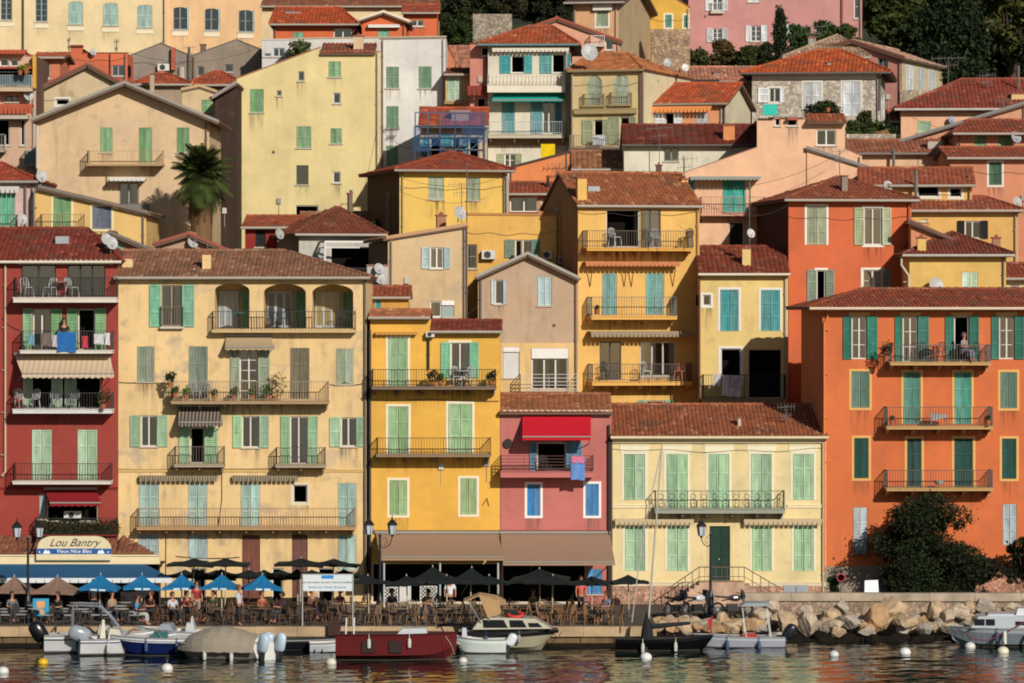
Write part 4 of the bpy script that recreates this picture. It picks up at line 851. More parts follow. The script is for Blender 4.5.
h.front_roof(185, 168.5, c='#9a4836', os_=.2); h.T('c'); h.win('k', 398, 214, 522, 275, sur='#cfc8b8'); h.win('k', 586, 222, 655, 278, sur='#cfc8b8'); h.dish(225, 210, 30, w=-.4); h.aerial(388, 120, 280, -.5, yagi=False, r=.1); h.chim(700, 712, 148, 180, 1, '#a0604a', pot=False); h.done()
h = House('black_shuttered_house', 'wide yellow ochre house with black shutters behind the yellow hipped house', 905, 1018, 16.5, '#d9a95c', D=7, th=-4, dirt=.2)
h.front_roof(210, 197, None, 985, hr=True, c='#9a4836', os_=.25, gut='#a99a8c'); h.T('c'); h.win('w', 676, 418, 765, 520, sh=(632, 812), c='k', cur=0, fr='#c9c6bd', mun=1); h.win('k', 417, 408, 457, 420); h.done()
h = House('half_hidden_gable', 'half hidden salmon gable with a brown sloping verge', 911, 960, 14.2, '#d08a63', D=3)
h.slant_roof((908, 218), (958, 240), edge='#6f4f44', c='#8a4a3a'); h.done()
h = House('terracotta_house', 'terracotta house with one dark green shutter framed in white', 950, 1045, 26, '#c98463', D=8, dirt=.25)
h.front_roof(157.5, 148, c='#8f3f30', os_=.2); h.T('c'); h.win('c', 818, 72, 893, 206, '#3f6a4c', sur='#cfc8bc'); h.dish(985, 305, 30, w=-1.6, c='#a5a19c'); h.done()
h = House('green_shuttered_upper_house', 'small salmon house with two green shutters and a deep red roof at the right edge', 957, 1045, 31, '#d08a66', D=6, dirt=.2)
h.front_roof(133, 120.5, c='#8f3f30', os_=.3, hl=True, xr0=968, oh=.7); h.T('D'); h.win('c', 797, 507, 845, 557, 'g'); h.win('c', 888, 500, 940, 555, 'g'); h.dish(958, 520, 22, w=-.8, c='#8f9092'); h.done()
h = House('sloping_parapet_house', 'tan house whose grey roof edge climbs steeply to the right', 901, 1026, 36, '#c99372', D=5, dirt=.4)
h.slant_roof((899, 139.5), (1028, 100), edge='#7b7875', c='#7f6a60'); h.done()
h = House('wide_red_roof_house', 'peach house with a wide dark red roof below the dark cypress', 901, 1040, 42, '#dfab86', D=10, dirt=.15, th=-3)
h.front_roof(108.5, 79.5, 961, None, hl=True, c='#8c3a30', oh=.5, os_=.4, gut='#b8b0aa'); h.T('D'); h.win('c', 583, 460, 634, 502, 'l'); h.chim(940, 990, 350, 385, 1.0, '#d9b67a', pot=False); h.aerial(966, 250, 350, 3, yagi=False, r=.07)
h.aerial(700, 215, 330, 3.5, 1.9); h.aerial(908, 375, 440, -.2, .8); h.dish(712, 455, 14, w=-.3, c='#7f8fa5'); h.aerial(848, 280, 330, 3, .9); h.done()
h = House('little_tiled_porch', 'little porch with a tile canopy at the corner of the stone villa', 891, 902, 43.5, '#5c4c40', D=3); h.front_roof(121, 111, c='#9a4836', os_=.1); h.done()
h = House('stone_villa', 'rubble stone villa with white shutters and a bright hipped roof', 752, 880, 50, '#b3a48c', D=9, th=-7, dirt=.1)
h.wallm = stonemat('#bdb3a5', 3.6, dark='#9a9084'); h.sidem = h.wallm
h.front_roof(72.5, 50.5, 817, 842, hl=True, hr=True, c='#b24a2a', oh=.5, os_=.7, gut='#5d5550'); h.T('D'); h.band(-45, 445, 284, 300, '#cfc7b5', .06)
h.win('c', 150, 313, 216, 415, 'w', sur='#cfcac0'); h.win('c', 298, 310, 366, 440, 'w', sur='#cfcac0'); h.win('w', 20, 335, 60, 388, sh=(-22, 76), c='w', sur='#cfcac0', cur=0); h.pipe([(440, 290), (436, 420)], '#4f4a45', .07); h.chim(240, 254, 232, 258, 1.0, '#b5aaa0', pot=False)
h.sidehole(1, 1.5, 2.9, h.zw-5.0, h.zw-1.6, 'w'); h.sidehole(1, 5, 6.2, h.zw-3.4, h.zw-1.2, 'w'); h.done()
h = House('dusky_pink_villa', 'dusky pink gabled villa with a small dark window above the stone villa', 838, 902, 64, '#b98273', D=11, th=-20, dirt=.3, side='#c9b590')
h.gable_roof((824, 46), (852, 39), (905, 56), edge='#6a3f35', c='#b5937c'); h.T('D'); h.win('w', 432, 222, 470, 262, cur=0, fr='#6a7680')
for w0 in (1.2, 4.2, 7.2): h.sidehole(1, w0, w0+1.6, h.zw if 0 else 0, 0, 'w') if 0 else None
zt = h.P(535, 225, 0)[1]
for w0 in (1.0, 3.8, 6.6): h.sidehole(1, w0, w0+1.6, zt-2.7, zt-.3, 'w')
h.done()
h = House('pale_tiled_outhouse', 'outhouse with a pale tan tiled roof left of the dusky pink villa', 790, 862, 62, '#8f7a6a', D=8)
h.front_roof(57, 35.5, 836, 838, hl=True, hr=True, c='#a58c74', oh=.4, os_=.5); h.T('b'); h.chim(38, 72, 165, 200, 2, '#9a9488', pot=False); h.aerial(65, 115, 165, 2, 1.6); h.done()
h = House('terrace_roofed_house', 'house seen only by its pinkish tan roof behind the apricot house', 684, 756, 54, '#b99a80', D=6)
h.front_roof(81, 67.5, c='#b07a62', os_=.2); h.T('7'); h.chim(640, 680, 75, 120, 1, '#9a9088', pot=False); h.rolled(445, 680, 132, 150, '#3a302c', .6); h.done()
h = House('apricot_house', 'apricot house with white shutters, an orange awning box and a bright tiled roof', 648, 724, 38, '#d8976a', D=8, th=-14, dirt=.25, side='#cfc4a4')
h.front_roof(103.5, 84, c='#b0482e', oh=.35, os_=.3, gut='#8f8475'); h.T('7'); h.rolled(218, 622, 318, 355, '#d98a4e', .5); h.win('k', 308, 360, 368, 450, sh=(240, 426), c='w', fr='#cfcac0'); h.win('c', 520, 360, 600, 452, 'w'); h.pipe([(715, 310), (715, 450)], '#5a5048', .05); h.done()
h = House('dark_ridged_house', 'cream house under a long deep red ribbed roof with one orange chimney', 624, 757, 29.5, '#d5d0b8', D=5, dirt=.35)
h.front_roof(144.5, 125.5, c='#6f2a22', oh=.35, os_=.1, pitch=.42, gut='#57504a'); h.T('C'); h.win('w', 622, 562, 678, 612, cur=0, fr='#7f8077'); h.chim(848, 891, 470, 542, .2, '#d98a52', pot=False); h.chim(592, 614, 622, 655, -1.2, '#6a5048', pot=True)
h.aerial(605, 480, 660, -1, 1.4); h.aerial(697, 590, 660, -1.5, yagi=False); h.done()
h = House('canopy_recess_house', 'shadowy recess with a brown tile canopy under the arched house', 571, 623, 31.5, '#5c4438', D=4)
h.front_roof(169, 151.5, c='#94553f', oh=.5, os_=.0, pitch=.3); h.done()
h = House('arched_window_house', 'cream house with two arched windows and an orange tiled roof', 570.5, 643, 37, '#d5bd85', D=10, th=-18, dirt=.3, side='#d8c9a0')
h.front_roof(70, 54, 590, 628, hl=True, hr=True, c='#b5613f', oh=.2, os_=.1, gut='#8f7f60'); h.T('C'); h.win('A', 330, 288, 388, 398, '#a9b597', sur=None); h.win('A', 432, 284, 490, 396, '#a9b597')
h.balc(312, 392, 400, 406, 358, depth=.35, rail='#7f7358', brackets=False, slabc='#a5946a'); h.balc(414, 496, 396, 402, 352, depth=.35, rail='#7f7358', brackets=False, slabc='#a5946a'); h.band(280, 515, 414, 430, '#a08c62', .25, 'cornice')
h.win('k', 355, 455, 390, 545, sh=(314, 412), c='s'); h.win('k', 455, 445, 490, 545, sh=(414, 516), c='s'); h.balc(262, 462, 562, 572, 514, depth=.9, rail='#9a8a78', slabc='#7a6a5c', bars='v', brackets=False)
h.dish(340, 197, 32, w=-.5); h.dish(704, 256, 14, w=6, c='#c9c9c6'); h.dish(636, 237, 16, w=5); h.pipe([(543, 262), (543, 470)], '#6f6450', .07)
zt = h.P(560, 300)[1]; h.sidehole(1, 3, 3.1, zt, zt+.1, 'y'); h.done()
h = House('turquoise_trim_house', 'white house with turquoise shutters, a balustrade and a turquoise awning', 488, 569, 39, '#d5cdb9', D=9, th=-2, dirt=.25)
h.front_roof(44, 26.5, 528, 552, hl=True, hr=True, c='#a8482f', oh=.5, os_=.6, gut='#5c7a78'); h.T('C'); h.rolled(-30, 262, 180, 196, '#cfc7b5', .4)
h.win('k', 42, 212, 92, 277, sh=(0, 122), c='t', fr='#cfcac0'); h.win('k', 198, 205, 245, 277, sh=(152, 268), c='t', fr='#cfcac0'); h.balc(-48, 248, 322, 350, 284, depth=.9, rail='#d5cdb9', slabc='#d5cdb9', bars='b', pitch=3, brackets=False)
h.awn(-25, 245, 356, -30, 250, 388, '#149a8c', depth=1.0, scal=False, arms=False); h.win('c', 6, 388, 56, 508, '#5fb0b5', name='balcony_door'); h.win('w', 163, 382, 207, 508, sh=(118, 233), c='#5fa5b0', mun=1, cur=0); h.balc(-45, 245, 510, 524, 462, depth=.95, rail='#9aa5a0', slabc='#b5ad9a')
h.band(-48, 262, 524, 552, '#8c7460', .1, 'frieze'); h.T('6'); h.win('w', 168, 230, 240, 318, sh=(118, 285), c='s', fr='#d8d5ce', mun=2, cur=0); h.done()
h = House('orange_slanting_house', 'bright orange house with a dark sloping parapet below the turquoise trimmed house', 509, 569.5, 32, '#df854a', D=4, dirt=.15)
h.flat_roof([(509, 169), (569.5, 153)], cap='#4f3a30', capt=.14); h.T('6'); h.aerial(545, 290, 350, -.4, 1.4); h.done()
h = House('lean_to_with_white_window', 'low lean-to with a red tiled roof and a wide white window', 509, 552, 27, '#d08f5c', D=4.5, dirt=.2)
h.front_roof(193.5, 183, c='#94402f', os_=.1, oh=.4); h.T('6'); h.win('w', 200, 525, 395, 628, fr='#d8d5ce', mun=1); h.chim(455, 473, 375, 430, 1, '#3a302c', pot=False); h.win('c', 412, 535, 440, 600, 'c'); h.band(195, 400, 630, 652, '#8a3a2e', .2, 'sill_tiles'); h.done()
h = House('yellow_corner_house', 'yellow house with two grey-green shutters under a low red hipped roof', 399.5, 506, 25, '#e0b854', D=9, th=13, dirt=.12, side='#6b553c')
h.front_roof(170, 152.5, 449, 456, hl=True, hr=True, c='#943c2c', oh=.5, os_=.4, pitch=.26, gut='#8a8378'); h.T('5'); h.win('c', 467, 180, 574, 337, 'y'); h.win('c', 728, 188, 820, 343, 'y'); h.ac(1000, 1010, 230, 250) if 0 else None
h.pipe([(985, 150), (1003, 200), (1003, 440)], '#a09a8c', .09); h.chim(527, 590, 440, 500, -9, '#a0705a') if 0 else None; h.sidehole(-1, 2.5, 3.6, h.zw-3.6, h.zw-1.2, 'n'); h.done()
# --- centre
h = House('big_yellow_block', 'big plain yellow house block with a sloping top and scattered small windows', 236.5, 379.5, 41, '#dbc88c', D=9, dirt=.12)
h.flat_roof([(236, 79), (320, 47.5), (320, 52), (380, 52)], cap='#a87050', capt=.06); h.T('B')
mb = MB(); (ua, za), (ub, _) = h.P(268, 200, -.25), h.P(476, 200, -.25); zt = h.P(270, 166, 2.5)[1]; slope(mb, (ua, -.25, za), (ub, -.25, za), (ub, 2.5, zt), (ua, 2.5, zt)); h.part(mb, 'tile_strip', [tilemat('#8a4032'), plain('#6b5748')])
h.chim(393, 430, 132, 195, .5, '#cdb08a')
h.win('c', 298, 233, 345, 292, 'g'); h.win('w', 183, 271, 206, 307, cur=0, fr='#8f9498'); h.win('w', 101, 343, 120, 364, cur=0, fr='#8f9498'); h.win('w', 316, 352, 344, 393, cur=0, fr='#b5bcc2'); h.win('c', 0, 338, 52, 427, 'g'); h.win('c', 177, 479, 232, 562, 'g'); h.win('c', 306, 487, 348, 545, 'g')
h.T('F'); h.win('w', 176, 20, 222, 93, mun=1, fr='#4a4744'); h.win('w', 315, 44, 344, 87, cur=0, fr='#c5c8c9'); h.win('k', 172, 172, 260, 217); h.win('k', 280, 187, 362, 206)
for x, y in ((275, 325), (455, 330), (140, 460), (255, 462), (450, 462), (138, 608), (430, 605), (250, 608)):
    pass
h.done()
h = House('white_block_house', 'tall white house with three rows of green shutters', 380, 445.5, 41.8, '#d5d3cc', D=8, dirt=.2)
h.flat_roof([(380, 39.5), (445, 38.5)], cap='#8a7a70'); h.T('B')
for a, b, y0, y1 in ((517, 565, 253, 335), (640, 689, 252, 335), (517, 564, 403, 487), (642, 688, 403, 487), (517, 564, 553, 635)): h.win('c', a, y0, b, y1, '#74a27c')
h.aerial(540, 480, 560, -.2, .8); h.done()
h = House('salmon_sliver_house', 'narrow salmon house squeezed behind the white block', 446, 478, 50, '#cf7d58', D=6); h.flat_roof([(446, 42), (455, 62), (455, 71), (478, 71)], cap='#7a4034'); h.done()
h = House('small_bay_house', 'small tan house with one pale green shutter beside the white block', 445.5, 470, 40.8, '#cba56a', D=5)
h.front_roof(74, 69.5, c='#6f3a30', os_=.1); h.T('B'); h.win('c', 747, 292, 803, 383, '#a5c0a0'); h.balc(738, 810, 386, 394, 384, depth=.4, slabc='#a58a62', brackets=False, rail='#a58a62'); h.done()
h = House('pink_corner_house', 'pink corner house with a dark doorway beside the turquoise trimmed house', 470, 492, 39.6, '#c98472', D=5)
h.flat_roof([(470, 44), (492, 44)], cap='#7f3528'); h.T('B'); h.win('k', 878, 180, 930, 212); h.win('k', 862, 372, 895, 460); h.rolled(825, 896, 325, 362, '#7f3528', .8); h.done()
h = House('scaffolded_house', 'house with a red roof and teal shutters behind blue scaffolding', 420, 487, 34, '#bfae8e', D=7, dirt=.4)
h.front_roof(126, 108.5, c='#a8432e', oh=.6, os_=.1, pitch=.5); h.T('B'); h.win('c', 643, 520, 682, 570, 't'); h.win('k', 684, 520, 725, 600); h.win('c', 728, 510, 765, 560, 't'); h.win('k', 768, 520, 800, 600); h.win('c', 803, 520, 828, 600, 't'); h.win('c', 640, 575, 680, 610, 'T'); h.win('k', 833, 520, 870, 610)
b = MB(); u0, u1, z0, z1 = h.rect(765, 415, 830, 472, .5); b.box(u0, u1, .5, 1.6, z0-.2, z1-.2); b.box(u0-.1, u1+.1, .4, 1.7, z1-.2, z1-.05); h.part(b, 'dormer', plain('#8f7a72'), h.roof); h.done()
h = House('small_cream_cottage', 'small cream cottage gable with one green shutter behind the tan gable', 182, 216, 40, '#d3b98c', D=4, dirt=.25)
h.gable_roof((181, 88), (199.5, 84), (217, 90), edge='#b59a70', oh=.05); h.T('A'); h.win('c', 765, 378, 803, 425, 'g'); h.done()
h = House('red_hipped_cottage', 'cottage with a red hipped roof left of the small cream cottage', 140, 186, 46, '#a8917a', D=7, dirt=.4)
h.front_roof(84, 73, 158, 165, hl=True, hr=True, c='#a4452f', oh=.3, os_=.4); h.T('3'); h.chim(205, 232, 155, 235, -1.5, '#b5a58c', pot=False) ; h.done()
h = House('orange_roofed_cottage', 'cottage with a low orange-red roof between the cream cottage and the yellow block', 191, 240, 47, '#8a6f5c', D=7)
h.front_roof(84.5, 72, 214, 222, hl=True, hr=True, c='#a4452f', oh=.3, os_=.3); h.T('A'); h.win('c', 835, 362, 870, 420, '#2f7f62'); h.done()
h = House('brown_shaded_house', 'brown house front darkened as the deep shadow in the gap beside the yellow block', 215, 236, 36, '#3f3029', D=5, dirt=.5); h.slant_roof((212, 96), (237, 80), edge='#8f8a85', oh=.5); h.done()  # dark wall colour holds the deep shadow of this gap
h = House('grey_gable_house', 'grey cement gable house with an air conditioner and a brick flue', 128, 191, 62, '#8a8075', D=7, dirt=.6, patch=.3)
h.flat_roof([(128, 56.5), (161, 43), (191, 56)], cap='#6f675f', capt=.05); h.T('A'); h.ac(598, 642, 242, 268); b = MB(); u0, u1, z0, z1 = h.rect(650, 180, 664, 265, -.4); b.box(u0, u1, -.4, 0, z0, z1); h.part(b, 'flue', plain('#a5503a')); h.pipe([(718, 180), (718, 300)], '#5d544c', .09); h.pipe([(690, 255), (690, 300)], '#a99f92', .2); h.done()
h = House('wide_grey_gable_house', 'wide grey gabled house with two small dark windows', 191.5, 262, 63, '#8f8272', D=7, dirt=.6, patch=.3)
h.flat_roof([(191, 56), (236.5, 39.5), (262, 50)], cap='#6f675f', capt=.05); h.T('A'); h.win('w', 750, 252, 775, 288, cur=0, fr='#7f8488'); h.win('w', 853, 244, 885, 273, cur=0, fr='#7f8488'); h.chim(760, 780, 165, 210, .2, '#6f5f55', pot=False); h.aerial(718, 175, 230, .5, .8); h.done()
h = House('orange_flat_house', 'bright orange flat-topped house with a white dish', 59, 127.5, 58, '#cf6a45', D=7, dirt=.1)
h.T('1'); h.flat_roof([(405, 86), (480, 86), (480, 52), (565, 52), (565, 90), (870, 90)], cap='#8f4632', capt=.05); h.dish(636, 80, 24, w=-.3); h.win('w', 765, 172, 850, 245, fr='#8f9498'); h.band(480, 568, 36, 48, '#7a3024', .1); h.pipe([(468, 90), (468, 200)], '#5d3024', .06); h.pipe([(752, 95), (752, 260)], '#5d3024', .04)
h.aerial(795, 0, 90, .5, .3); h.aerial(470, -10, 60, .5, .2); h.done()
h = House('streaked_cream_house', 'cream gabled house streaked with dark rain stains', 39.5, 120, 36, '#c9b48c', D=8, dirt=.9)
h.gable_roof((36, 88), (87, 62.5), (123, 82), edge='#7a4a3c', c='#a0604a'); h.T('1'); h.win('k', 382, 403, 470, 445, sur='#cfcac0'); h.done()
h = House('big_tan_gabled_house', 'big tan gabled house with three green shutters and a long thin balcony beside the palm', 37, 209, 22, '#d2b48c', D=9, dirt=.55, patch=.12, th=0)
h.gable_roof((31, 118), (124.5, 80.5), (219, 120), edge='#8f8a80', oh=.75, c='#8a5a48'); h.T('A')
for a, b, y1 in ((380, 427, 578), (527, 577, 620), (671, 718, 578)): h.win('c', a, 484, b, y1, 'g')
h.balc(330, 618, 622, 629, 572, depth=1.0, rail='#a08a64', slabc='#b59a70', brackets=False); h.pipe([(142, 470), (142, 640)], '#b5b0a4', .07)
h.T('E'); h.rolled(415, 551, 66, 80, '#c9c7c0', .9); h.win('w', 452, 86, 526, 180, mun=1, fr='#8f8c86', name='balcony_door'); h.balc(462, 560, 212, 232, 165, depth=1.1, rail='#5a5852', slabc='#8f9088', fill='#7a7b74'); h.ac(548, 575, 265, 305); h.aerial(405, 55, 75, -.1, .4, yagi=False); h.done()
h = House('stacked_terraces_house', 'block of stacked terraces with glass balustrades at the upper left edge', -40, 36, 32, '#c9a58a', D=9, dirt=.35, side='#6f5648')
h.flat_roof([(-40, 51), (26, 51), (26, 56), (36, 56)], cap='#a84a34'); h.T('1'); h.rolled(-200, 175, 70, 96, '#a84a34', .6); h.win('w', 0, 125, 60, 180, fr='#cfccc5', cur=0); h.win('w', 70, 130, 125, 180, fr='#cfccc5', cur=0); h.rolled(-200, 215, 180, 196, '#9c4634', 1.2); h.awn(-200, 200, 200, -200, 205, 226, '#3f7f72', depth=.8, scal=False, arms=False)
h.win('k', -150, 215, 200, 318, name='terrace'); h.balc(-200, 218, 318, 350, 240, depth=1.0, rail='#8f9ba0', slabc='#b8a58a', fill='#4c5a60', brackets=False)
h.band(222, 262, 105, 330, '#c9963a', .5, 'pillar'); h.win('w', 38, 382, 122, 422, cur=0, fr='#5a5550'); h.dish(196, 378, 34, w=-.6); h.rolled(-200, 220, 437, 505, '#a8523a', .9); h.band(-200, 190, 515, 538, '#b5aa98', .8, 'cornice')
h.win('k', -80, 542, 66, 720, name='terrace'); h.win('k', 140, 545, 170, 720, name='terrace'); h.T('2'); h.balc(-100, 30, 136, 150, 30, depth=.9, rail='#a5a098', slabc='#a59a8c', brackets=False); h.balc(166, 250, 236, 246, 140, depth=.8, rail='#8a9a98', slabc='#a8a49a', fill='#5a726c', brackets=False); h.done()
h = House('orange_penthouse', 'little orange rooftop house with one grey glazed door', 37, 60, 38, '#cf7a54', D=5); h.front_roof(57, 54, c='#9c4634', os_=.3, oh=.4); h.T('1'); h.win('w', 266, 158, 342, 262, fr='#cfccc5', cur=0, mun=1); h.done()
# --- top row
h = House('long_cream_palace', 'long cream palace along the top left with a row of tall arched windows', -40, 166, 96, '#e3cb9a', D=9, dirt=.12)
h.T('Z'); h.flat_roof([(-40, -30), (166, -30)]); h.T('A')
for a, b, y0, y1, k in ((2, 46, -14, 76, 'w'), (134, 180, -8, 82, 'w'), (260, 315, 4, 92, 'c'), (391, 448, 10, 97, 'c'), (521, 578, 18, 104, 'c')):
    h.win(k, a, y0, b, y1, 'G', arch=.35, mun=4, cur=0, name='window', fr='#8a9aa0'); h.band(a-4, b+4, y1+8, y1+24, '#e0d3b4', .05, 'apron')
h.pipe([(88, -20), (88, 200)], '#4a3f36', .07); h.done()
h = House('peach_palace', 'peach coloured palace with blue-grey arched windows continuing the top row', 163.5, 273, 96.5, '#e5b985', D=9, dirt=.15)
h.T('Z'); h.flat_roof([(163, -30), (273, -30)]); h.T('A')
for a, b, y0, y1 in ((657, 710, 27, 112), (776, 828, 32, 115), (905, 958, 38, 121)): h.win('w', a, y0, b, y1, arch=.35, fr='#7f909a', mun=2, cur=0, sh=(None, b+8), c='x'); h.band(a-4, b+4, y1+6, y1+24, '#e0d3b4', .05, 'apron')
h.pipe([(618, -20), (618, 170)], '#4a3f36', .09); h.done()
h = House('cream_back_house', 'low cream house with a shallow roof line behind the orange houses', 262, 438, 84, '#dfc596', D=7); h.T('Z'); h.front_roof(6, -2, c='#8a4a3a', os_=.1); h.done()
h = House('orange_skylight_house', 'orange house with a red hipped roof and a skylight', 273, 356, 74, '#d2693c', D=8, dirt=.1)
h.front_roof(24, 8, 276, 340, hl=True, hr=True, c='#ad4427', oh=.5, os_=.2); h.T('B'); h.win('c', 163, 122, 203, 152, 'm'); b = MB(); u0, u1, z0, z1 = h.rect(135, 45, 190, 62, 2.4); b.box(u0, u1, 2.3, 3.2, z0-.1, z1); h.part(b, 'skylight', plain('#7f8a92', .2), h.roof)
h.win('w', 318, 108, 388, 146, fr='#cfd2d3', cur=0, mun=1) ; h.done()
h = House('orange_gabled_house', 'orange gabled house with a mint shutter at the top', 362, 406, 70, '#d2693c', D=7, dirt=.1)
h.gable_roof((359, 18), (383.5, 10), (410, 20), edge='#d5c9b0', c='#8a3a2c'); h.T('B'); h.win('c', 485, 110, 527, 145, 'm'); h.band(448, 568, 94, 104, '#d8d5cc', .4, 'canopy'); h.done()
h = House('orange_end_house', 'orange house with a pale cornice beside the dark trees', 404, 437, 78, '#d2693c', D=6); h.front_roof(12.5, 5, c='#9a4030', oh=.4, os_=.2); h.T('B'); h.win('w', 610, 76, 660, 100, fr='#cfccc5', cur=0); h.done()
h = House('white_terrace_house', 'small white terrace house at the corner of the yellow block', 262, 292, 60, '#d0cec9', D=6); h.flat_roof([(262, 40), (292, 40)], cap='#c5c0b8'); h.T('B'); h.win('w', 88, 182, 132, 215, fr='#b5bcc2', cur=0); h.win('w', 53, 202, 80, 215, fr='#b5bcc2', cur=0); h.done()
h = House('low_white_house', 'low white wall house with roof terraces above the white block', 290, 446, 56, '#cfcac2', D=6); h.flat_roof([(290, 39), (446, 37)], cap='#b5a58f'); h.done()
h = House('salmon_gable_house', 'salmon gabled house behind the turquoise trimmed house', 508, 620, 54, '#d59a7e', D=7, dirt=.2)
h.gable_roof((505, 34), (557, 16.5), (622, 40), edge='#8a4636', c='#8a3a2c', oh=.2); h.T('C'); h.win('w', 400, 148, 430, 190, cur=0); h.balc(340, 398, 170, 176, 135, depth=.7, rail='#cfccc5', brackets=False); h.done()
h = House('peach_tower_house', 'peach house with a dark brown roof and a rough beige side wall', 573, 618.5, 68, '#d0a072', D=13, th=-11, dirt=.25, side='#b59c78')
h.front_roof(2, -14, c='#4f3a32', oh=.6, os_=.5, hr=False); h.T('C'); h.win('c', 366, 42, 410, 100, 'y', sur='#d8d2c6'); h.band(352, 424, 18, 38, '#d8d2c6', .3, 'lintel'); h.done()
h = House('bright_yellow_house', 'bright yellow house with teal shutters along the top edge', 640, 690, 80, '#dba93a', D=7, dirt=.1); h.flat_roof([(640, -16), (652, -16), (690, 8), (690, 8)], cap='#a05a30')
h.T('C'); h.win('c', 627, 56, 652, 105, '#4a9a80', sur='#d8d2b4', name='window'); h.win('c', 698, 58, 713, 105, '#4a9a80', sur='#d8d2b4', name='window'); h.done()
h = House('green_windowed_house', 'narrow yellow house with one teal window left of the bright yellow house', 620, 641, 82, '#d5a23c', D=6); h.flat_roof([(620, -20), (641, -20)]); h.T('C'); h.win('c', 530, 24, 553, 75, '#4a9a80', sur='#d8d2b4', name='window'); h.done()
h = House('big_pink_house', 'big pink house with white shutters at the top right', 688.5, 862, 88, '#c48a85', D=10, dirt=.2, side='#b06a66')
h.T('Z'); h.flat_roof([(688, -25), (862, -25)]); h.T('C'); h.win('w', 808, 108, 842, 160, sh=(784, 864), c='w', mun=3, fr='#cfd2d3', name='window'); h.win('w', 808, -15, 842, 40, sh=(780, 864), c='w', mun=1, fr='#cfd2d3', name='window'); h.balc(800, 850, 44, 50, 10, depth=.3, rail='#d5d5d5', brackets=False)
h.win('w', 953, 98, 990, 157, sh=(932, 1012), c='w', mun=3, fr='#cfd2d3', name='window'); h.win('c', 940, -30, 985, 8, 'w', name='window'); h.T('D'); h.win('c', 0, 92, 15, 158, 'w', name='window'); h.win('c', 85, 92, 130, 150, 'w', name='window'); h.win('w', 342, -20, 362, 70, fr='#cfd2d3', cur=1); h.pipe([(296, -20), (296, 85)], '#8a5a58', .08); h.done()
# ================================================================== terrain, quay, water, light
def hz(y, x=0):
    b = Q-.35 if y < 6 else Q-.35+(y-6)*.33
    return b+.6*math.sin(x*.11+y*.07)*min(1, max(0, (y-14)/20))
mb = MB(); xs = [-400, -200, -100, -60, -45]+[-40+4*i for i in range(21)]+[45, 60, 100, 200, 400]; ys = [2, 6, 10, 14, 18, 24, 30, 36, 42, 48, 54, 60, 66, 72, 80, 88, 96, 104, 112, 125, 140, 180, 260, 400, 900]
for i in range(len(xs)-1):
    for j in range(len(ys)-1):
        P_ = [(xs[i], ys[j]), (xs[i+1], ys[j]), (xs[i+1], ys[j+1]), (xs[i], ys[j+1])]; mb.face([(a, b, hz(min(b, 260), a)) for a, b in P_])
m, nt, b = newmat('hillside earth and scrub'); N = nt.nodes; L = nt.links
tc = N.new('ShaderNodeTexCoord'); n = N.new('ShaderNodeTexNoise'); n.inputs['Scale'].default_value = .35; n.inputs['Detail'].default_value = 10; L.new(tc.outputs['Object'], n.inputs['Vector'])
r = N.new('ShaderNodeValToRGB'); e = r.color_ramp.elements; e[0].position = .35; e[0].color = (.012, .018, .008, 1); e[1].position = .7; e[1].color = (.05, .045, .026, 1); x = e.new(.52); x.color = (.03, .04, .014, 1); L.new(n.outputs['Fac'], r.inputs[0]); L.new(r.outputs[0], b.inputs['Base Color']); b.inputs['Roughness'].default_value = .95
bp = N.new('ShaderNodeBump'); bp.inputs['Distance'].default_value = .4; L.new(n.outputs['Fac'], bp.inputs['Height']); L.new(bp.outputs[0], b.inputs['Normal'])
tag(mb.build('hillside', m, smooth=True), kind='structure')
# quay: left terrace reaches y=-14.4, right street ends at the parapet
XQ = gx(655, -12); XE = 400.0
QE = -14.4
paving = stonemat('#5a5148', 1.2, 'mottled')
mb = MB(); mb.box(-400, XQ, QE+.45, 3, -2.5, Q); mb.box(XQ, XE, -6.6, 3, -2.5, Q-.003); tag(mb.build('quay_pavement', paving), kind='structure')
# quay edge: courses of pale stone blocks
mb = MB(); x = -60.0; random.seed(3)
while x < XQ:
    w_ = random.uniform(1.1, 2.0); x2 = min(x+w_, XQ); dz = random.uniform(-.012, .012); mb.box(x+.006, x2-.006, QE+random.uniform(-.015, .015), QE+.45, Q-.42, Q+.012+dz, 0); x = x2
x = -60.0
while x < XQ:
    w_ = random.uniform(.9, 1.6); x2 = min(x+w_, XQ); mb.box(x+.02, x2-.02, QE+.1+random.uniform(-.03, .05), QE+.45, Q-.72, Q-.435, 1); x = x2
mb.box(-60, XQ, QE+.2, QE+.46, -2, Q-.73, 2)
tag(mb.build('quay_edge', [stonemat('#b09878', 1.0, 'mottled'), stonemat('#6f5c42', 2.0, 'mottled'), stonemat('#1f1a13', 2.0, 'mottled')]), kind='structure')
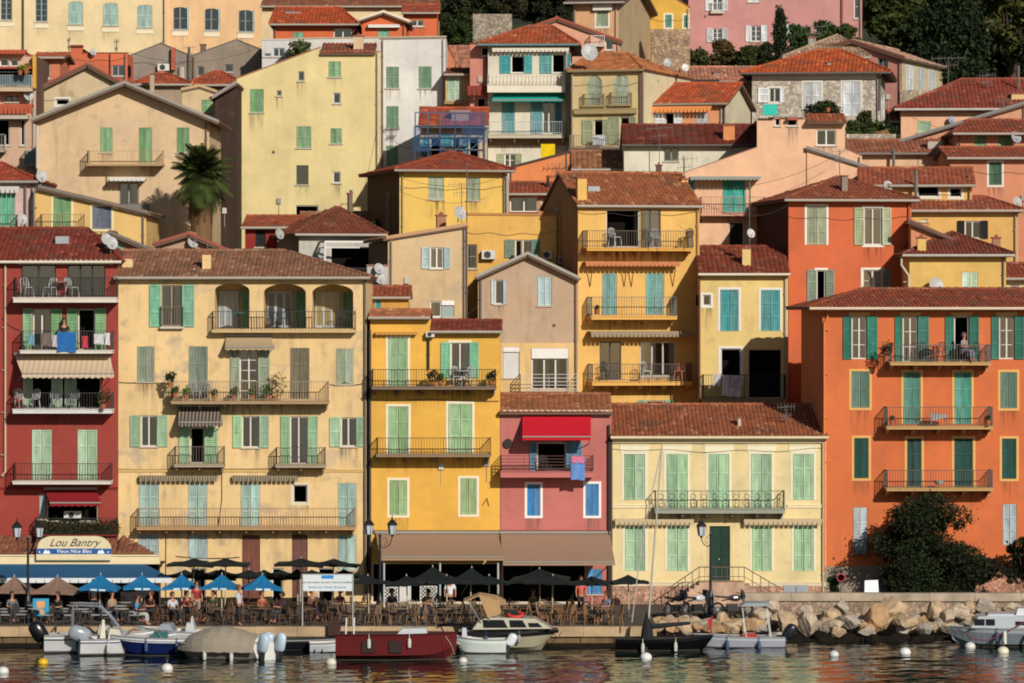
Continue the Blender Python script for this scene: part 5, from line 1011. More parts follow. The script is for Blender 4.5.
# water
m, nt, b = newmat('harbour water'); N = nt.nodes; L = nt.links
b.inputs['Base Color'].default_value = (.004, .010, .009, 1); b.inputs['Roughness'].default_value = .03; b.inputs['IOR'].default_value = 1.34; b.inputs['Specular IOR Level'].default_value = .5
tc = N.new('ShaderNodeTexCoord')
def wn(sx, sy, d, rot=0):
    q = N.new('ShaderNodeMapping'); q.inputs['Scale'].default_value = (sx, sy, 1); q.inputs['Rotation'].default_value = (0, 0, rot); L.new(tc.outputs['Object'], q.inputs[0]); n = N.new('ShaderNodeTexNoise'); n.inputs['Scale'].default_value = 1; n.inputs['Detail'].default_value = d; n.inputs['Roughness'].default_value = .55; L.new(q.outputs[0], n.inputs['Vector']); return n.outputs['Fac']
a1 = wn(2.2, 3.5, 3, .2); a2 = wn(6, 9, 3, -.15); ad = N.new('ShaderNodeMath'); ad.operation = 'MULTIPLY_ADD'; L.new(a2, ad.inputs[0]); ad.inputs[1].default_value = .22; L.new(a1, ad.inputs[2])
bp = N.new('ShaderNodeBump'); bp.inputs['Strength'].default_value = 1; bp.inputs['Distance'].default_value = .007; L.new(ad.outputs[0], bp.inputs['Height']); L.new(bp.outputs[0], b.inputs['Normal'])
WATER = (bp, ad)
X_ = np.linspace(-34, 34, 340); Y_ = np.linspace(-62, -9.4, 330); gxx, gyy = np.meshgrid(X_, Y_); zz = np.zeros_like(gxx); rw = np.random.default_rng(12)
for k in range(46):
    lam = 10**rw.uniform(-.35, .42); th_ = rw.normal()*.5+math.pi/2+.25; amp = .0025*lam**.9; zz += amp*np.sin((gxx*math.cos(th_)+gyy*math.sin(th_))*2*math.pi/lam+rw.uniform(0, 6.28)+.6*np.sin(gxx*.4+k))
edge = np.clip(np.minimum.reduce([(gxx+34)/3, (34-gxx)/3, (gyy+62)/4]), 0, 1); zz *= edge
v = np.stack([gxx, gyy, zz], -1).reshape(-1, 3); ny, nx = gxx.shape; I = np.arange(ny*nx).reshape(ny, nx); f = np.stack([I[:-1, :-1], I[:-1, 1:], I[1:, 1:], I[1:, :-1]], -1).reshape(-1, 4)
v2 = [(-500, -700, 0), (500, -700, 0), (500, -62, 0), (34, -62, 0), (-34, -62, 0), (-500, -62, 0), (500, 1, 0), (34, 1, 0), (34, -9.4, 0), (-34, -9.4, 0), (-34, 1, 0), (-500, 1, 0)]; b0 = len(v)
f2 = [(0, 1, 2, 3), (0, 3, 4, 5), (3, 2, 6, 8), (8, 6, 7), (9, 8, 7, 10), (4, 9, 11), (5, 4, 11), (9, 10, 11)]
me = bpy.data.meshes.new('harbour_water'); me.from_pydata(v.tolist()+v2, [], f.tolist()+[tuple(b0+i for i in q) for q in f2]); me.polygons.foreach_set('use_smooth', [True]*len(me.polygons)); me.update(); me.materials.append(m); wo = bpy.data.objects.new('harbour_water', me); col.objects.link(wo); tag(wo, kind='structure')
# light
EL, AZ = R(26), R(27)
w = bpy.data.worlds.new('World'); sc.world = w; w.use_nodes = True; nt = w.node_tree; bg = nt.nodes['Background']; bg.inputs[1].default_value = .055
sky = nt.nodes.new('ShaderNodeTexSky'); sky.sky_type = 'NISHITA'; sky.sun_disc = False; sky.sun_elevation = EL; sky.sun_rotation = math.pi-AZ; sky.air_density = 1.0; sky.dust_density = .6; nt.links.new(sky.outputs[0], bg.inputs[0])
S = Vector((math.sin(AZ)*math.cos(EL), -math.cos(AZ)*math.cos(EL), math.sin(EL)))
sl = bpy.data.lights.new('sun', 'SUN'); sl.energy = 4.6; sl.angle = R(.5); sl.color = (1, .935, .85); so = bpy.data.objects.new('sun', sl); col.objects.link(so); so.rotation_euler = S.to_track_quat('Z', 'Y').to_euler()
cd = bpy.data.cameras.new('camera'); cd.sensor_width = 36; cd.lens = FOC/1024*36; cd.shift_y = -(341.5-HY)/1024; cd.clip_start = 1; cd.clip_end = 3000
co = bpy.data.objects.new('camera', cd); col.objects.link(co); co.location = (0, CY, CZ); co.rotation_euler = (R(90), 0, 0); sc.camera = co
sc.view_settings.view_transform = 'Standard'; sc.view_settings.look = 'None'; sc.view_settings.exposure = -.08; sc.view_settings.gamma = 1; sc.view_settings.use_curve_mapping = False
sc.render.engine = 'CYCLES'; sc.cycles.filter_width = 1.9; sc.cycles.max_bounces = 6; sc.cycles.transparent_max_bounces = 8
# ================================================================== street level
def px2m(px, Y): return px*(Y-CY)/FOC
# --- restaurant pavilion with blue awning
YP = -3.2
t = thing('restaurant_pavilion', 'harbour restaurant front with long blue awning and rounded name board', 'restaurant', (gx(60, YP), YP, Q)); o0 = Vector(t.location)
def L2(px, py, Y): p = at(px, py, Y)-o0; return p
xa, xb = L2(-40, 560, YP).x, L2(160, 560, YP).x
mb = MB(); z0, z1 = L2(0, 564, YP).z, L2(0, 556, YP).z; mb.box(xa, xb, -.1, .2, z0, z1); mb.box(xa, xb, -.16, .2, z1, z1+.06); t_f = mb.build('fascia', plain('#d9c69c'), t)
mb = MB(); zt = L2(0, 536, -.1).z; xr = L2(122, 540, -.1).x
for k, (a, b) in enumerate(((-40, 34), (36, 60), (61, 119), (120, 158))):
    a, b = L2(a, 0, -1).x, L2(b, 0, -1).x; zq = zt if k < 3 else z1+.2; slope(mb, (a, .1, z1+.12), (b, .1, z1+.12 if k < 3 else z1+.12), (b-.2, 3.1, zt if k < 3 else zt), (a+.1, 3.1, zt), .22) if k < 3 else slope(mb, (a, .1, z1+.12), (b, .1, z1+.12), (a+.1, 3.1, zt), (a+.1, 3.1, zt), .22)
mb.build('roof', [tilemat('#8a4a3a'), plain('#6b5748')], t)
mb = MB(); c1 = L2(172, 578, -6.3); ca = L2(145, 563, YP).x; ze = L2(0, 578, -6.3).z; xl = xa
n = 26
for k in range(n):
    a, b = k/n, (k+1)/n
    for q in range(4):
        f0, f1 = q/4, (q+1)/4; X = lambda s_, f: (xa+(ca-xa)*s_)*(1-f)+(xa+(c1.x-xa)*s_)*f; Yf = lambda f: -.12+(-3.0)*f; Z = lambda f: z0+(ze-z0)*f
        mb.face([(X(a, f1), Yf(f1), Z(f1)), (X(b, f1), Yf(f1), Z(f1)), (X(b, f0), Yf(f0), Z(f0)), (X(a, f0), Yf(f0), Z(f0))])
    X0, X1 = xa+(c1.x-xa)*a, xa+(c1.x-xa)*b
    mb.face([(X0, -3.13, ze), (X1, -3.13, ze), (X1-.02, -3.13, ze-.22), (X0+.02, -3.13, ze-.22)], 1)
AW = mb.build('awning', [plain('#0b5078', .85, var=.06), plain('#cfd3d3', .8)], t)
for q in (-30, 30, 100, 160): mb = MB(); p = L2(q, 580, -6.2); mb.bar((p.x, -3.0, 0), (p.x, -3.0, ze), .07); mb.build('post', plain('#2e3033'), t)
mb = MB(); mb.box(xa, L2(160, 0, 0).x, 2.6, 2.9, 0, 1.98); mb.box(xa, xb, .4, 2.9, 2.0, 2.08); mb.build('shaded_shopfront', plain('#1d1714', .7), t)  # near-black panels hold the shade beneath the blue awning
# name board
sb = MB(); cx = L2(74, 540, YP-.25); zb, zt = L2(0, 560, YP-.25).z, L2(0, 536, YP-.25).z; hw = px2m(37.5, YP); H_ = zt-zb
pts = [(-hw, 0), (hw, 0), (hw, H_*.42)]+[(hw-hw*.42*(1-math.cos(a)), H_*.42+H_*.58*math.sin(a)) for a in [math.pi/2*i/8 for i in range(1, 9)]]
pts += [(-x, z) for x, z in pts[:2:-1]]+[(-hw, H_*.42)]
sb.prism([(cx.x+x, zb+z) for x, z in pts], -.33, -.25, 0); b0, b1 = zb+H_*.25, zb+H_*.48
sb.box(cx.x-hw-.005, cx.x+hw+.005, -.338, -.331, b0, b1, 1)
for sg in (-1, 1):
    sb.prism([(cx.x+sg*hw*.74+dx*sg, b0+.02+dz) for dx, dz in ((-.2, 0), (.14, 0), (.1, .1), (.02, .2), (-.06, .12), (-.14, .16))], -.346, -.339, 2); sb.tube([(cx.x+sg*hw*.9, -.34, b0+.06), (cx.x+sg*hw*.93, -.34, b0+.13)], .03, 6, 2)
board = sb.build('name_board', [plain('#cfc19c'), plain('#17508e'), plain('#dfe3e6')], t)
def text(body, size, loc, mat, parent, name='lettering', shear=0, ext=.006, rz=0, sx=1):
    c = bpy.data.curves.new(name, 'FONT'); c.body = body; c.size = size; c.align_x = 'CENTER'; c.extrude = ext; c.shear = shear; tmp = bpy.data.objects.new('tmp', c); col.objects.link(tmp)
    bpy.context.view_layer.update(); me = bpy.data.meshes.new_from_object(tmp.evaluated_get(bpy.context.evaluated_depsgraph_get())); bpy.data.objects.remove(tmp); bpy.data.curves.remove(c)
    me.materials.clear(); me.materials.append(mat); o = bpy.data.objects.new(name, me); col.objects.link(o); o.rotation_euler = (R(90), 0, rz); o.location = loc; o.parent = parent; o.scale = (sx, 1, 1); return o
text('Lou Bantry', .52, (cx.x, -.345, zb+H_*.58), plain('#2a2b33'), board, shear=.5)
text('Vieux Nice Bleu', .24, (cx.x, -.347, b0+.06), plain('#e6e8ea'), board, shear=.25, sx=1.05)
# --- parasols
def parasol(name, label, px, pyt, pye, hpx, Y, c, group, val=None, sq=True, tilt=0, base=Q):
    pyt = pyt+(1.5 if c == ML['dark'][0] else 0) if 'ML' in globals() else pyt; P_ = at(px, pyt, Y); ze = at(px, pye, Y).z; t = thing(name, label, 'parasol', (P_.x, Y, base), random.uniform(-.15, .15)+(math.pi/4 if not sq else 0), group); r = px2m(hpx, Y); h = P_.z-base; he = ze-base
    t.rotation_euler[0] = random.uniform(-.05, .05); t.rotation_euler[1] = random.uniform(-.04, .04); p = MB(); p.tube([(0, 0, .05), (0, 0, h-.02)], .03, 8); p.tube([(0, 0, h-.02), (0, 0, h+.08)], [.03, .008], 8); p.build('pole', plain('#b5a78e', .5), t)
    b = MB(); b.lathe([(0, 0), (.28, 0), (.28, .06), (.06, .1), (.05, .3), (0, .3)], n=14); b.build('base', plain('#4a4845'), t)
    m = MB(); ring = []; N_ = 8
    for k in range(N_*3):
        a = 2*math.pi*k/(N_*3)+math.pi/4; rr = r*1.02/max(abs(math.cos(a)), abs(math.sin(a))) if sq else r; sag = .0 if k % 3 == 0 else -.0
        ring.append((math.cos(a)*rr*(1 if k % 3 == 0 else .975), math.sin(a)*rr*(1 if k % 3 == 0 else .975), he+(.0 if k % 3 == 0 else .03)))
    M_ = len(ring); steps = 5
    def pp(k, f): x, y, z = ring[k % M_]; return (x*f, y*f, h-(h-z)*f-.10*math.sin(math.pi*f)*(1 if k % 3 else .6))
    for k in range(M_):
        for q in range(steps):
            f0, f1 = q/steps, (q+1)/steps
            if q == 0: m.face([pp(k, 0), pp(k, f1), pp(k+1, f1)])
            else: m.face([pp(k, f0), pp(k, f1), pp(k+1, f1), pp(k+1, f0)])
        a, b_ = ring[k], ring[(k+1) % M_]; m.face([a, b_, (b_[0], b_[1], b_[2]-.12), (a[0], a[1], a[2]-.12)], 1)
    cn = m.build('canopy', [plain(c, .9, var=.08), plain(val or c, .9)], t)
    rb = MB()
    for k in range(0, M_, 3): x, y, z = ring[k]; rb.bar((x*.97, y*.97, z-.05), (0, 0, h-.2), .018)
    rb.build('ribs', plain('#8b8577', .5), t)
    if val:
        pm = MB(); pm.box(-r*.4, r*.4, -r*1.0-.012, -r*1.0-.004, he-.09, he-.01); pm.build('lettering_patch', plain('#b9cdd8'), cn)
    return t
ML = {'blue': ('#0a628f', '#0a628f'), 'tan': ('#7a6152', None), 'dark': ('#04100f', None)}
for i, (px, c, w_) in enumerate(((-12, 'tan', 18), (21, 'tan', 20), (64, 'tan', 21))):
    parasol('tan_parasol', ['brown parasol cut by the left edge of the picture', 'brown parasol between the edge one and the one beside the blue parasols', 'brown parasol right beside the first blue parasol'][i], px-7, 576, 591, w_, -9.5, ML[c][0], 'brown parasols on the restaurant terrace')
for i, px in enumerate((106, 148, 189, 228.5, 268)):
    parasol('blue_parasol', ['blue parasol farthest left, beside the brown ones', 'second blue parasol from the left, above the diner in a blue shirt', 'middle blue parasol of the five, before the pale wall', 'fourth blue parasol, left of the one beside the white banner', 'blue parasol farthest right, beside the white banner'][i], px-7, 574, 587.5, 18.5, -9.5, ML['blue'][0], 'blue parasols on the restaurant terrace', val=ML['blue'][1])
SHADE_ROW = [(184, 568, 576, 20, -3.2), (216, 568, 576, 20, -3.2), (248, 568, 576, 20, -3.2), (281, 568, 576, 20, -3.2), (313, 568, 576, 20, -3.2), (345, 568, 576, 20, -3.2)]  # back row added to keep the terrace and ochre wall in shade
for i, a in enumerate(SHADE_ROW): parasol('dark_parasol', 'dark green parasol added to shade the ochre house wall, %s from the left of the back row' % ['first', 'second', 'third', 'fourth', 'fifth', 'sixth'][i], *a, ML['dark'][0], 'dark green parasols on the café terraces')
for i, (px, pt, pe, w_, Y) in enumerate(((193, 556.5, 563.5, 23, -6), (225, 556.5, 563.5, 23, -6), (300, 556.5, 563.5, 24, -6), (332, 557, 564, 25, -6), (200, 568, 575, 13, -4), (222, 567, 575, 14, -4), (263, 568, 576, 16, -4), (298, 567, 576, 13, -4.6), (344, 567.5, 574, 14, -5),
        (369, 574, 582, 20, -10.3), (408, 574, 583, 19, -10.3), (433, 565, 579, 20, -6), (447, 574, 582, 20, -10.3), (470, 566, 580, 20, -6), (489, 574, 582, 21, -10.3), (540, 567, 579, 28, -6.4), (552, 574, 582, 26, -10.3), (592, 574, 582, 17, -10.3), (629, 573, 581.5, 18, -8))):
    parasol('dark_parasol', 'dark green parasol %s' % ['of the high left pair, its left one', 'of the high left pair, its right one', 'of the high right pair, its left one', 'of the high right pair, its right one above the banner', 'low behind the third blue parasol', 'low behind the fourth blue parasol', 'low between the two high pairs', 'low behind the white banner', 'low right behind the banner end', 'beside the big double lantern post', 'under the left end of the tan awning', 'tall behind, under the tan awning', 'low under the middle of the tan awning', 'tall behind, under the right of the golden awning', 'over the cabin cruiser', 'big one under the pink house awning', 'low one right of the big pink house one', 'before the blue side door', 'last on the right, before the cream house'][i], px, pt, pe, w_, Y, ML['dark'][0], 'dark green parasols on the café terraces')
# --- bistro chairs and tables
def make_chair(name, label, c, seatc, group):
    t = thing(name, label, 'chair', (0, 0, Q), 0, group); cm = plain(c, .6); w = .21
    s = MB(); s.box(-w, w, -w, w, .44, .475); s.build('seat', plain(seatc, .8), t)
    b = MB(); pts = [(-w, w, .47), (-w-.01, w+.06, .7), (-w+.04, w+.09, .88), (0, w+.1, .93), (w-.04, w+.09, .88), (w+.01, w+.06, .7), (w, w, .47)]; b.tube(pts, .02, 5)
    for q in (-.12, -.04, .04, .12): b.bar((q, w+.03, .5), (q*.9, w+.09, .9), .022)
    b.build('backrest', cm, t)
    for (sx, sy) in ((-1, -1), (1, -1), (-1, 1), (1, 1)): l = MB(); l.tube([(sx*w*.95, sy*w*.95, .45), (sx*(w+.03), sy*(w+.03), 0)], .021, 5); l.build('leg', cm, t)
    return t
def make_table(name, label, c, group):
    t = thing(name, label, 'table', (0, 0, Q), 0, group); m = MB(); m.lathe([(0, .71), (.35, .71), (.36, .735), (0, .745)], n=16); m.build('table_top', plain(c, .4), t)
    m = MB(); m.tube([(0, 0, 0), (0, 0, .71)], .03, 8); [m.bar((0, 0, .06), (math.cos(a)*.26, math.sin(a)*.26, .012), .035) for a in (0.5, 2.07, 3.64, 5.2)]; m.build('pedestal', plain('#2d2a28'), t); return t
random.seed(11)
zones = [((-14, 160), '#3a3836', '#8f9296', 'dark terrace chair with a pale seat under the brown and first blue parasols', 'chairs under the brown and blue parasols', '#a9a59c'),
         ((165, 345), '#5c412d', '#432d20', 'brown bistro chair on the terrace under the last blue parasols and white banner', 'chairs by the white banner', '#6e5340'),
         ((352, 495), '#7a6148', '#553f2e', 'light wooden bistro chair on the terrace before the golden house', 'chairs before the golden house', '#8d7760'),
         ((500, 634), '#85623f', '#5c3c28', 'honey coloured bistro chair on the terrace before the pink house', 'chairs before the pink house', '#8d6a4a')]
SPOTS = []
for (a, b), cc, sc2, lab, grp, tc_ in zones:
    ch0 = tb0 = None
    for ri, Y in enumerate((-13.2, -11.2, -9.3)):
        x = gx(a, Y)+random.uniform(0, .5)
        while x < gx(b, Y):
            y = Y+random.uniform(-.2, .2)
            if tb0 is None: tb0 = tb = make_table('bistro_table', lab.split(' on the terrace')[0].replace('chair with a pale seat under the brown and first blue parasols', 'table under the brown and first blue parasols').replace('chair', 'table')+(' on the terrace'+lab.split(' on the terrace')[1] if ' on the terrace' in lab else ''), tc_, grp.replace('chairs', 'tables'))
            else: tb = copy_tree(tb0)
            tb.location = (x, y, Q)
            n = random.choice((2, 2, 3)) 
            for k in range(n):
                ang = [0, math.pi, math.pi/2, -math.pi/2][k]+random.uniform(-.35, .35)
                if ch0 is None: ch0 = c_ = make_chair('bistro_chair', lab, cc, sc2, grp)
                else: c_ = copy_tree(ch0)
                d = random.uniform(.52, .68); c_.location = (x+math.cos(ang)*d, y+math.sin(ang)*d*.9, Q); c_.rotation_euler = (0, 0, ang-math.pi/2)
            SPOTS.append((x, y)); x += random.uniform(1.75, 2.2)
# ================================================================== people
def skin(name, nodes, edges, mat, parent, lvl=1, loc=(0,0,0)):
    me = bpy.data.meshes.new(name); me.from_pydata([n[:3] for n in nodes], edges, []); o = bpy.data.objects.new(name, me); col.objects.link(o); o.parent = parent; o.location = loc
    md = o.modifiers.new('skin', 'SKIN'); md.use_smooth_shade = True
    for i, n in enumerate(nodes): me.skin_vertices[0].data[i].radius = (n[3], n[4] if len(n) > 4 else n[3])
    me.skin_vertices[0].data[0].use_root = True; s = o.modifiers.new('sub', 'SUBSURF'); s.levels = lvl; s.render_levels = lvl; me.materials.append(mat); return o
def person(label, loc, rz, shirt, trousers, hair, pose='sit', group=None, arms='rest'):
    t = thing('person', label, 'person', loc, rz, group); sk = plain('#a9745a', .6)
    sit = pose == 'sit'; hz_ = .50 if sit else .93; zs = hz_+.50; zn = zs+.06; zh = zn+.19
    # body (front is -y)
    nd = [(0, 0, hz_, .12, .10), (0, .01, hz_+.25, .12, .09), (0, .0, zs-.06, .14, .09), (0, 0, zn, .055), (0, -.01, zh-.08, .075, .085), (0, -.015, zh+.04, .085, .1), (0, -.01, zh+.09, .06, .07)]
    ed = [(0,1),(1,2),(2,3),(3,4),(4,5),(5,6)]
    for sx in (-1, 1):
        i = len(nd); el = (sx*.25, -.02, zs-.30); ha = (sx*.14, -.30, zs-.30) if sit or arms == 'fold' else (sx*.24, -.08, zs-.56)
        nd += [(sx*.17, 0, zs-.04, .055), (*el, .042), (*ha, .032), (ha[0]*.9, ha[1]-.09, ha[2], .035, .02)]; ed += [(2, i), (i, i+1), (i+1, i+2), (i+2, i+3)]
        i = len(nd)
        if sit: nd += [(sx*.1, -.02, hz_-.01, .085), (sx*.12, -.44, hz_, .065), (sx*.12, -.47, .08, .042), (sx*.12, -.62, .04, .035)]
        else: nd += [(sx*.1, 0, hz_-.07, .085), (sx*.11, -.02+.05*sx, .48, .06), (sx*.11, .02+.09*sx, .07, .042), (sx*.11, -.12+.09*sx, .035, .035)]
        ed += [(0, i), (i, i+1), (i+1, i+2), (i+2, i+3)]
    B = skin('body', nd, ed, sk, t)
    # shirt
    nd2 = [(0, 0, hz_-.02, .15, .125), (0, .01, hz_+.25, .145, .11), (0, 0, zs-.06, .16, .11), (0, 0, zn-.02, .07)]; ed2 = [(0,1),(1,2),(2,3)]
    for sx in (-1, 1): i = len(nd2); nd2 += [(sx*.18, 0, zs-.05, .072), (sx*.245, -.015, zs-.24, .06)]; ed2 += [(2, i), (i, i+1)]
    skin('shirt', nd2, ed2, plain(shirt, .85), t)
    nd3 = [(0, .01, hz_+.03, .14, .115)]; ed3 = []
    for sx in (-1, 1):
        i = len(nd3)
        if sit: nd3 += [(sx*.1, -.02, hz_, .1), (sx*.12, -.44, hz_+.005, .08), (sx*.12, -.47, .14, .06)]
        else: nd3 += [(sx*.1, 0, hz_-.08, .1), (sx*.11, -.02+.05*sx, .48, .076), (sx*.11, .02+.085*sx, .12, .06)]
        ed3 += [(0, i), (i, i+1), (i+1, i+2)]
    skin('trousers', nd3, ed3, plain(trousers, .85), t)
    h = MB(); h.lathe([(0, .15), (.05, .142), (.095, .09), (.112, .02), (.105, -.05), (.085, -.08)], (0, .012, zh+.0), 14); h.v = [(x, y*1.08+(.02 if z < zh+.02 else 0), z) for x, y, z in h.v]
    h.f = [f for f in h.f if not all(h.v[i][1] < -.03 and h.v[i][2] < zh+.07 for i in f)]; h.m = [0]*len(h.f); h.uv = [(0,0)]*len(h.f); h.build('hair', plain(hair, .8), t, smooth=True)
    f = MB(); f.lathe([(0, 0), (.014, .005), (.012, .03), (0, .035)], (0, -.125, zh-.01), 6); 
    for sx in (-1, 1): f.lathe([(0, -.112), (.011, -.108)], (sx*.035, 0, zh+.025), 6, 1, axis='y')
    f.box(-.028, .028, -.115, -.108, zh-.062, zh-.052, 1); f.build('face', [sk, plain('#2a1a16')], t)
    return t
def gp(px, Y): return (gx(px, Y), Y, Q)
PEO = [('diner in a sky blue shirt and white shorts seated at the quay edge', 137, -13.3, 1.4, '#3f7fb4', '#a5a29a', '#2a1d16', 'sit'),
 ('person in a white T-shirt standing with back turned below the first blue parasol', 94, -9.6, 2.9, '#b5b6bb', '#23252b', '#2a1d16', 'stand'),
 ('diner in a white shirt leaning over a table below the second and third blue parasols', 172.5, -11.6, .6, '#b5b8bf', '#2a2a30', '#3a281d', 'sit'),
 ('diner in dark clothes with brown hair under the second blue parasol', 151, -11, -.8, '#4a2a26', '#26262b', '#5a3018', 'sit'),
 ('person in a red top standing beside the middle blue parasol', 196.5, -10.6, .4, '#8a2a28', '#8a8074', '#1f1815', 'stand'),
 ('person in dark red seated left of the red-topped person', 187, -11, .9, '#6a2220', '#26262b', '#1f1815', 'sit'),
 ('standing person in a pale blue top and dark trousers at the quay edge', 239, -13.4, 1.2, '#aab9c4', '#22262d', '#6a3a24', 'stand'),
 ('diner in an orange top beneath the rightmost blue parasol', 262, -11, .7, '#8f5038', '#2a2a30', '#3a281d', 'sit'),
 ('diner in a pink shirt next to the white banner', 282, -11.6, -.9, '#b98aa5', '#3a3a42', '#2a1d16', 'sit'),
 ('waiter in a white shirt far back under the tan awning', 450, -7.6, .1, '#cfcfcf', '#1c1c20', '#1f1815', 'stand'),
 ('person in a coral top standing before the blue side door', 581, -7.4, .3, '#c2564a', '#33282a', '#2a1d16', 'stand')]
PEO += [('diner in a grey jumper at the far left table under the edge parasol', 12, -11.4, .5, '#5a5d63', '#26262b', '#2a1d16', 'sit'), ('diner in black under the second brown parasol', 58, -11.6, -.7, '#1d1e22', '#26262b', '#3a281d', 'sit'), ('diner in a beige coat under the first blue parasol', 112, -11.2, .9, '#8f826c', '#33343a', '#2a1d16', 'sit'), ('diner in a dark green top between the third and fourth blue parasols', 213, -10.6, -.6, '#33463a', '#26262b', '#1f1815', 'sit'), ('diner in brown below the white banner, left half', 312, -9.6, .8, '#6a4a36', '#2a2a30', '#3a281d', 'sit'), ('diner in a wine red top below the white banner, right half', 340, -9.4, -.8, '#6a2f36', '#2a2a30', '#1f1815', 'sit'),
 ('diner in a navy top before the first lattice screen', 392, -9.5, .6, '#2a3550', '#26262b', '#3a281d', 'sit'), ('diner in a tan shirt before the middle lattice screen', 428, -9.6, -.7, '#8a7050', '#33343a', '#1f1815', 'sit'), ('diner in olive under the pink house awning', 533, -9.4, .7, '#55563a', '#26262b', '#2a1d16', 'sit'), ('diner in a faded blue shirt at the right end of the pink house terrace', 606, -11.2, -.8, '#5a6f86', '#2a2a30', '#3a281d', 'sit')]
for l, px, Y, rz, a, b_, c_, po in PEO: person(l, gp(px, Y), rz, a, b_, c_, po)
def floor_at(px, py, Y): p = at(px, py, Y); return (p.x, p.y, p.z)
person('person in a grey shirt sitting on the top balcony of the orange house', floor_at(964, 361.5, -.55), .9, '#8d8286', '#6a6a75', '#5a4a42', 'sit')
person('person in black on the laundry balcony of the red house', floor_at(64, 356, -.4), .3, '#1d1d20', '#26262b', '#15110f', 'stand')
# ================================================================== street lamps
def lantern(t, x, z, y=0):
    m = MB(); m.lathe([(.05, 0), (.14, .02), (.2, .42), (.2, .44)], (x, y, z), 6); L_ = m.build('lantern', plain('#b5bcc2', .25), t)
    c = MB(); c.lathe([(.25, .44), (.22, .5), (.1, .66), (.04, .7), (.02, .86), (0, .87)], (x, y, z), 6); c.lathe([(0, -.12), (.05, -.08), (.08, 0)], (x, y, z), 6)
    for k in range(6): a = 2*math.pi*k/6; c.bar((x+.145*math.cos(a), y+.145*math.sin(a), z+.01), (x+.205*math.cos(a), y+.205*math.sin(a), z+.44), .02)
    c.build('lantern_frame', plain('#15161a', .4), L_)
def lamp(label, px, Y, ptop, arms, plant=None):
    t = thing('street_lamp', label, 'street lamp', gp(px, Y)); H_ = at(0, ptop, Y).z-Q
    m = MB(); m.lathe([(0, 0), (.22, 0), (.22, .15), (.15, .25), (.15, .9), (.11, 1.0), (.09, 1.1), (.065, 1.3), (.05, H_), (.09, H_+.03), (.04, H_+.12), (0, H_+.25)], n=12); m.build('post', plain('#1b1d21', .4), t)
    b = MB()
    for dx, dz in arms:
        b.tube([(0, 0, H_-.35), (dx*.3, 0, H_-.5), (dx*.8, 0, H_-.35), (dx, 0, H_+dz-.12)], .025, 6); b.tube([(dx*.2, 0, H_-.1), (dx*.45, 0, H_-.02), (dx*.6, 0, H_-.25), (dx*.35, 0, H_-.35)], .015, 5)
    b.build('bracket', plain('#1b1d21', .4), t)
    for dx, dz in arms: lantern(t, dx, H_+dz)
    return t
lamp('black double lantern post before the red house and name board', 28, -10.5, 540, [(-.5, .12), (.5, .12)])
lamp('black double lantern post before the edge of the golden house', 380, -10.5, 537, [(-.5, .1), (.55, .1)])
lamp('slim black lantern post beside the dark green front door', 710.5, -7.4, 536, [(-.42, -.0)])
# ================================================================== signs and boards
t = thing('banner_sign', 'white banner board with a blue tab on two metal posts before the terrace', 'sign', gp(327, -13.9)); Y = -13.9
(xa, zt), (xb, zb) = [(at(p, q, Y).x-t.location.x, at(p, q, Y).z-Q) for p, q in ((303, 575), (352, 591))]
m = MB(); m.box(xa, xb, -.02, .02, zb, zt); bd = m.build('panel', plain('#c9d0d2', .5, var=.03), t)
m = MB(); [m.tube([(q, .05, 0), (q, .05, zt+.05)], .035, 8) for q in (xa-.03, xb+.03)]; m.bar((xa, .05, zt+.02), (xb, .05, zt+.02), .05); m.build('post', plain('#a5a8a8', .4, .3), t)
m = MB(); m.box((xa+xb)/2-.27, (xa+xb)/2+.27, -.03, -.021, zt-.16, zt-.01); m.build('blue_tab', plain('#1f7fc0'), bd)
text('Les terrasses du port vous accueillent', .145, ((xa+xb)/2, -.024, zt-.36), plain('#3d4a55'), bd); text('Restaurant Glacier Brasserie', .145, ((xa+xb)/2, -.024, zt-.58), plain('#4a7d9a'), bd)
t = thing('no_parking_sign', 'round red and blue no parking sign on a thin post by the orange house', 'sign', gp(841, -5)); m = MB(); m.tube([(0, 0, 0), (0, 0, 1.45)], .03, 8); m.build('post', plain('#55565a'), t)
zc = at(841, 577.5, -5).z-Q; m = MB(); m.lathe([(0, 0), (.19, 0), (.19, -.02), (0, -.02)], (0, -.03, zc), 28, axis='y'); dsk = m.build('disc', plain('#a8242c', .5), t)
m = MB(); m.lathe([(0, 0), (.145, 0)], (0, -.055, zc), 28, axis='y'); m.build('blue_field', plain('#4a4fb5', .5), dsk); m = MB(); m.bar((-.13, -.062, zc+.13), (.13, -.062, zc-.13), .04, .004); m.build('bar', plain('#a8242c', .5), dsk)
t = thing('white_notice_board', 'bright white notice board leaning behind the parapet below the big bush', 'board', gp(871.5, -5.2), .1); zt = at(0, 580, -5.2).z-Q; m = MB(); m.prism([(-.34, .5), (.36, .5), (.30, zt), (-.32, zt-.02)], -.03, .03); m.build('panel', plain('#e8e8e8', .6, var=.03), t)
m = MB(); m.bar((-.3, .02, 0), (-.3, .02, .6), .05); m.bar((.3, .02, 0), (.3, .02, .6), .05); m.build('post', plain('#6a6a68'), t)
t = thing('picture_board', 'blue picture board with an orange figure beside the left terrace tables', 'board', gp(41, -12.6)); Y = -12.6; hx = px2m(8, Y); zt, zb = at(0, 598.5, Y).z-Q, at(0, 616, Y).z-Q
